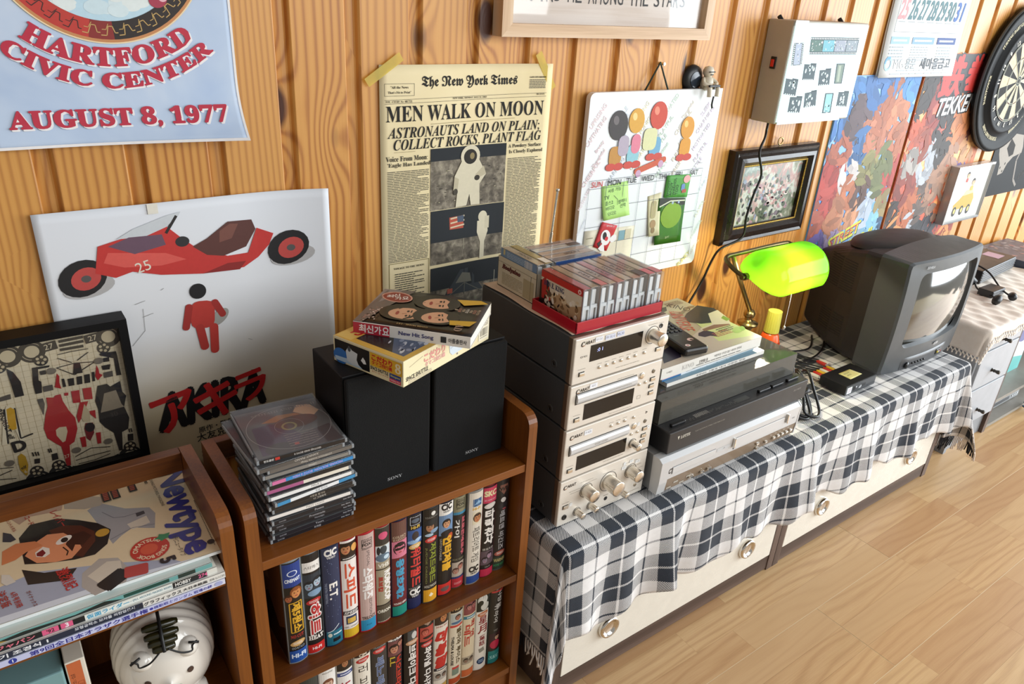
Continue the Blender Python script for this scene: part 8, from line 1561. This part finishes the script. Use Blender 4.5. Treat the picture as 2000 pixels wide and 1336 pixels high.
# ------------------------------------------------------------------ selector box, plugs, cables
t = thing('selector_box', 'flat black selector box with a yellow paper note, in front of the television', 'switch box', (1.700, .827, TOP + .0002)); lo = Vector(t.location)
MB('#161617,.4').box(-.066, -.036, .002, .066, .036, .0275, r=.001).build('case', t)
MB('#5a5e62,.3,.5').box(-.066, -.0375, .002, .066, -.036, .0275).build('front_plate', t)
f = MB('black_plastic'); [f.cyl((x, y, 0), (x, y, .0025), .006, 10) for x in (-.055, .055) for y in (-.028, .028)]; f.build('feet', t, kind='stuff')
a = Art(lambda u, v, l: Vector((u, -.0375 - l, v)), m='gloss'); a.rect(-.051, .014, .020, .018, '#e4e6ea'); a.lines(-.058, .008, -.044, .020, 3, '#b0909a', .4); a.oval(-.030, .014, .006, .006, '#17181a'); a.oval(-.021, .017, .0022, .0022, '#dfe2e6'); a.text('AV', -.002, .013, h=.007, col='#e6e8ea', style='ital', bold=.03); a.rect(.012, .015, .018, .007, '#2a2c30'); a.box4(.03, .006, .062, .010, '#3a3d40'); a.build('front_print', t)
nt = MB('#d9d08a,.7'); nt.grid(lambda i, j: Vector((-.020 + .050 * i, -.018 + .034 * j, .0278 + .006 * i * i * (1 - j) * .4)), 6, 6); nt = nt.build('paper_note', t, solid=.0002, label='pale yellow handwritten note')
a = Art(lambda u, v, l: Vector((u, v, .0284 + l)), m='ink', base=.0004); a.text('파이오니어', .000, .006, .024, .006, '#4a4a3a', rot=4); a.text('비디오', -.002, -.003, .018, .006, '#4a4a3a', rot=4); a.build('handwriting', t)
pcol = [('#e6e2da', 'white'), ('#c9302a', 'red'), ('#e0b428', 'yellow'), ('#ece8e0', 'white'), ('#c42c28', 'red'), ('#dcae24', 'yellow')]
PG = 'plugs in the back of the selector box'
def plug(x, z, c, lab, path):
    t = thing('cable_plug', lab, 'plug', (x, .8632, z), group=PG); lo_ = Vector(t.location)
    MB('#c8c8cc,.3,.8').cyl((0, 0, 0), (0, .008, 0), .0035, 10).build('metal_collar', t)
    MB(c + ',.4').lathe([(0, .007), (.0046, .007), (.0050, .010), (.0044, .030), (.003, .034), (0, .034)], 12, xf=Matrix.Rotation(-PI / 2, 4, 'X')).build('plug_sleeve', t)
    MB('cable').tube([(0, .033, 0)] + [tuple(Vector(p) - lo_) for p in path], .0020, 6).build('cable', t)
ordp = ['first', 'second', 'third', 'fourth', 'fifth', 'sixth']
for k, (c, cn) in enumerate(pcol):
    x = 1.6445 + k * .0145
    plug(x, .3985, c, '%s cable plug, %s from the left in back of the black selector box' % (cn, ordp[k]), [(x - .006, .915, .392), (x - .04 - .004 * k, .950 + .012 * k, .3895 + .0032 * (k % 3)), (x - .10 - .01 * k, .985 + .014 * k, .3895 + .0030 * (k % 3)), (1.47 - .006 * k, 1.045 + .008 * k, .3895 + .003 * (k % 3))])
for c, cn, x in (('#c9302a', 'red', 1.739), ('#e8e4dc', 'white', 1.7515)):
    t = thing('cable_plug', 'loose %s cable plug lying behind the selector box' % cn, 'plug', (x, .912, TOP + .0062), group='loose plugs lying behind the selector box'); lo_ = Vector(t.location)
    MB(c + ',.4').lathe([(0, .0), (.0046, .0), (.0050, .003), (.0044, .023), (.003, .027), (0, .027)], 12, xf=Matrix.Rotation(-PI / 2, 4, 'X')).build('plug_sleeve', t)
    MB('#c8c8cc,.3,.8').cyl((0, -.009, 0), (0, 0, 0), .0032, 10).build('metal_pin', t)
    MB('cable').tube([(0, .026, 0), (-.012, .06, -.003), (-.05, .11, -.003), (-.12 + .01, .16, -.003), (-.2, .17, -.003)], .0020, 6).build('cable', t)
t = thing('cable_loop', 'coiled flat black cable between the turntable and the selector box', 'cable', (1.46, .80, TOP)); lo = Vector(t.location)
b = MB('cable')
for dx, dy, s_ in ((0, 0, 1), (.012, .006, .92), (.028, -.006, .86)):
    b.tube([Vector((1.452 + dx, .838 + dy, .470 * s_ + .03)) - lo, Vector((1.436 + dx, .806 + dy, .430)) - lo, Vector((1.430 + dx, .790 + dy, .398)) - lo, Vector((1.450 + dx, .772 + dy, .3885)) - lo, Vector((1.478 + dx, .782 + dy, .392)) - lo, Vector((1.486 + dx, .812 + dy, .430)) - lo, Vector((1.500 + dx, .850 + dy, .462)) - lo, Vector((1.535 + dx, .900 + dy, .398 + .004 * s_)) - lo, Vector((1.60 + dx, .960 + dy, .389)) - lo], .0034, 8)
b.tube([Vector(p) - lo for p in ((1.43, .80, .44), (1.452, .79, .452), (1.47, .80, .448))], .006, 8); b.build('cord', t)
t = thing('cable', 'thin black cable running across the blanket behind the television', 'cable', (1.62, 1.0, TOP)); lo = Vector(t.location)
MB('cable').tube([Vector(p) - lo for p in ((1.42, 1.10, .390), (1.50, 1.03, .390), (1.60, .975, .390), (1.70, .955, .390), (1.80, .97, .390), (1.90, 1.02, .389))], .0026, 6).tube([Vector(p) - lo for p in ((1.45, 1.12, .3895), (1.62, 1.10, .3895), (1.70, 1.03, .3895), (1.79, 1.00, .3895), (1.88, 1.05, .389))], .0026, 6).build('cord', t)

# ------------------------------------------------------------------ grey drawer cabinet with lace
t = thing('drawer_cabinet', 'pale grey drawer cabinet with open shelves, beyond the television', 'cabinet', (2.70, .94, 0)); lo = Vector(t.location)
CX0, CX1, CYF, CYB, CZ = 2.302, 3.35, .758, 1.142, .432
GM = '#a9adb3,.45'; DM = 'walnut_z'
MB('#b4b7bb,.5').box(CX0 - lo.x, CYF - lo.y, CZ - .018, CX1 - lo.x, CYB - lo.y, CZ, r=.002).build('top_board', t)
MB('#8f9398,.5').box(CX0 - lo.x, CYF + .004 - lo.y, 0, CX0 + .018 - lo.x, CYB - lo.y, CZ - .018).build('side_panel', t)
for x in (2.553, 3.33): MB(DM).box(x - lo.x, CYF - lo.y, 0, x + .020 - lo.x, CYB - lo.y, CZ - .018).build('upright', t)
MB('#8f9398,.5').box(CX0 + .018 - lo.x, CYF + .012 - lo.y, .0, 2.553 - lo.x, CYF + .030 - lo.y, .070).build('plinth', t)
for z0_, z1_ in ((.357, .411), (.224, .352), (.088, .219)):
    d = MB(GM).box(CX0 + .014 - lo.x, CYF - .004 - lo.y, z0_, 2.551 - lo.x, CYF + .016 - lo.y, z1_, r=.0015).build('drawer', t)
    zc = {.357: .380, .224: .274, .088: .134}[z0_]
    MB('#4a4640,.35,.7').lathe([(0, .024), (.0055, .024), (.0065, .020), (.004, .012), (.0055, .008), (.0035, .004), (.006, .002), (.006, 0)], 14, xf=Matrix.Translation((2.418 - lo.x, CYF - .004 - lo.y, zc)) @ RX).build('knob', d)
for z_ in (.115, .018): MB('#8a857c,.5').box(2.573 - lo.x, CYF + .004 - lo.y, z_ - .012, 3.33 - lo.x, CYB - lo.y, z_).build('shelf', t)
MB('#8f9398,.5').box(2.30 - lo.x, CYB - .008 - lo.y, .0, 3.35 - lo.x, CYB - lo.y, CZ - .018).build('back_panel', t)
# things on its shelves
for k, (lab, z_, w) in enumerate((('silver disc player lowest on the open shelf of the grey cabinet', .0182, .30), ('thin silver disc player on top of another, bottom open shelf', .0560, .28))):
    p = thing('disc_player', lab, 'disc player', (2.76, .90, z_), group='disc players on the bottom open shelf'); MB('#a2a6a8,.35,.3').box(-w / 2, -.10, .003, w / 2, .12, .036, r=.002).build('case', p); MB('#4a4c50,.3').box(-w / 2 + .02, -.1012, .012, w / 2 - .08, -.10, .024).build('tray_slot', p)
    for q in range(4): MB('#d5d7d9,.3').box(w / 2 - .06 + q * .013, -.102, .014, w / 2 - .052 + q * .013, -.10, .021, r=.0008).build('square_button', p)
p = thing('picture_book', 'large teal and white picture book standing on the middle open shelf', 'book', (2.80, .84, .1152), group='books on the open shelf of the grey cabinet')
MB('#d9e2e2,.4').box(-.12, -.004, 0, .12, .008, .20, r=.001).build('cover', p)
a = Art(lambda u, v, l: Vector((u, -.004 - l, v)), m='gloss'); a.poly([(-.12, 0), (.12, 0), (.12, .05), (0, .07), (-.12, .04)], '#58b4b0'); a.oval(-.05, .14, .05, .035, '#6a58a0', 20); a.oval(.05, .15, .05, .03, '#3a4a8c', -20); a.text('VIVA', -.035, .085, .11, .035, '#2a2c30', style='ital', bold=.03); a.build('cover_print', p)
p = thing('coiled_cord', 'blue coiled cord hanging down in front of the grey cabinet shelves', 'cord', (2.86, .742, .0))
MB('#1f5a7a,.4').tube([(.016 * math.cos(k * .9), .016 * math.sin(k * .9), .010 + k * .0021) for k in range(110)] , .0030, 6, sub=1).build('coil', p)
# lace cloth
t = thing('lace_cloth', 'cream cotton runner with crocheted edge over the grey cabinet', 'cloth', (2.6, .93, CZ)); lo = Vector(t.location)
LX0, LX1, LYB, LYF = CX0 - .004, 3.0, 1.10, CYF - .004
def lace(s, q):
    b_ = q - (LYB - LYF); a_ = LX0 - s; x = max(s, LX0); y = LYB - min(q, LYB - LYF)
    z = CZ + .004 + .0030 * math.sin(s * 70 + q * 34) * math.sin(q * 52) + .002 * math.sin(s * 143 + 1)
    if a_ <= 0 and b_ <= 0: return Vector((x, y, max(z, CZ + .0022)))
    if a_ <= 0: o, d = droop(b_, .008); return Vector((x, y - o - .003 - .003 * math.sin(s * 60) * min(1, b_ / .03), CZ + .004 - d))
    if b_ <= 0: o, d = droop(a_, .012); return Vector((x - o - .003 - .007 * (1 + math.sin(q * 40)) * min(1, a_ / .1), y, CZ + .004 - d))
    r = math.hypot(a_, b_); th_ = math.atan2(a_, b_); o, d = droop(r, .010); k = math.sin(2 * th_); o += .004 + .35 * max(0, r - .02) * k
    return Vector((x - o * math.sin(th_), y - o * math.cos(th_), CZ + .004 - d * (1 - .06 * k)))
AL, BL = .090, .030
m = MB('lace'); m.grid(lambda i, j: lace(LX0 - AL + (LX1 - LX0 + AL) * i, (LYB - LYF + BL) * j) - lo, 130, 60); m.build('cloth', t, solid=.0012)
cr = MB('lace'); N2 = 74
def edge(path, n):
    for k in range(n):
        p, nx = path(k / n), path((k + 1) / n)
        mid = p.lerp(nx, .5); cr.tube([p, p.lerp(nx, .15) + Vector((0, -.002, -.006)), mid + Vector((0, -.003, -.0105)), p.lerp(nx, .85) + Vector((0, -.002, -.006)), nx], .0016, 5, sub=2)
        cr.tube([mid + Vector((0, -.002, -.0105)), mid + Vector((.003, -.003, -.016)), mid + Vector((-.003, -.003, -.017)), mid + Vector((0, -.002, -.0105))], .0014, 5, sub=2)
edge(lambda i: lace(LX0 - AL + (LX1 - LX0 + AL) * i, LYB - LYF + BL) - lo, 64); edge(lambda i: lace(LX0 - AL, (LYB - LYF + BL) * i) - lo, 30)
cr.build('crochet_edging', t, kind='stuff', label='openwork crocheted edging')
# console, plugs and album on top
t = thing('game_console', 'flat black game console with silver ribs, on the cream runner', 'game console', (2.80, 1.035, CZ + .0085), math.radians(4)); hw = .150
MB('#1c1c1e,.35').box(-hw, -.072, .0, hw, .078, .046, r=.003).build('case', t)
for k in range(5): MB('#a4a8ac,.3,.6').box(-hw + .004, -.0745, .005 + k * .008, hw - .004, -.0715, .0085 + k * .008).build('rib', t)
MB('#c9a8b8,.5').box(.055, -.045, .046, .115, .010, .0465).build('label_sticker', t, label='pale pink label sticker')
t = thing('game_controller', 'black stick-shaped controller leaning beside the television on the grey cabinet', 'controller', (2.585, .985, CZ + .008)); m = MB('#2e3032,.4'); m.tube([(.03, -.03, .014), (.0, .0, .055), (-.035, .02, .125)], .0135, 12, sub=3); m.lathe([(0, .0), (.019, .004), (.021, .012), (.015, .022), (0, .024)], 16, (-.040, .022, .120)); m.build('body', t)
t = thing('black_adapter', 'small black box with ribs, just left of the game console', 'adapter', (2.600, .890, CZ + .0085)); MB('#1e2022,.4').box(-.045, -.022, 0, .040, .024, .022, r=.002).build('case', t)
for k in range(3): MB('#8e9296,.3,.5').box(-.043, -.0236, .004 + k * .006, .038, -.022, .007 + k * .006).build('rib', t)
for k, (x, y, lab, ar) in enumerate(((2.520, .840, 'round black cable plug nearest the cabinet corner on the cream runner', 0), (2.600, .828, 'second black cable plug lying right of the round one on runner', .5))):
    p = thing('cable_plug', lab, 'plug', (x, y, CZ + .0215), ar, 'black plugs on the cream runner'); lo_ = Vector(p.location)
    MB('#151516,.4').lathe([(0, -.016), (.009, -.015), (.0125, -.006), (.0125, .008), (.006, .018), (0, .020)], 16, xf=Matrix.Rotation(PI / 2 if k else 1.0, 4, 'Y')).build('plug_body', p)
    pa = [(.008, .004, .002), (.04, .04, -.006), (.06, .085, -.004), (.09, .11, .004)] if k == 0 else [(.01, .01, .0), (.06, .03, .004), (.12, .07, .034), (.13, .13, .05), (.08, .17, .042), (.0, .15, .03)]
    MB('cable').tube(pa, .0028, 7).build('cable', p)
t = thing('photo_album', 'large dark blue-grey patterned album lying at the back of grey cabinet', 'album', (3.12, 1.0, CZ + .0002), 0)
MB('#4a5264,.4').box(-.11, -.13, .0, .16, .135, .030, r=.002).build('cover', t)
a = Art(lambda u, v, l: Vector((u, v, .030 + l)), m='gloss'); R8 = random.Random(5)
for k in range(46): a.oval(R8.uniform(-.09, .14), R8.uniform(-.11, .115), R8.uniform(.006, .018), R8.uniform(.004, .012), R8.choice(['#39404f', '#5f687a', '#8a6a72', '#2c323e', '#747c8a']), R8.uniform(0, 180), n=8, up=k % 10 == 0)
a.build('cover_print', t)
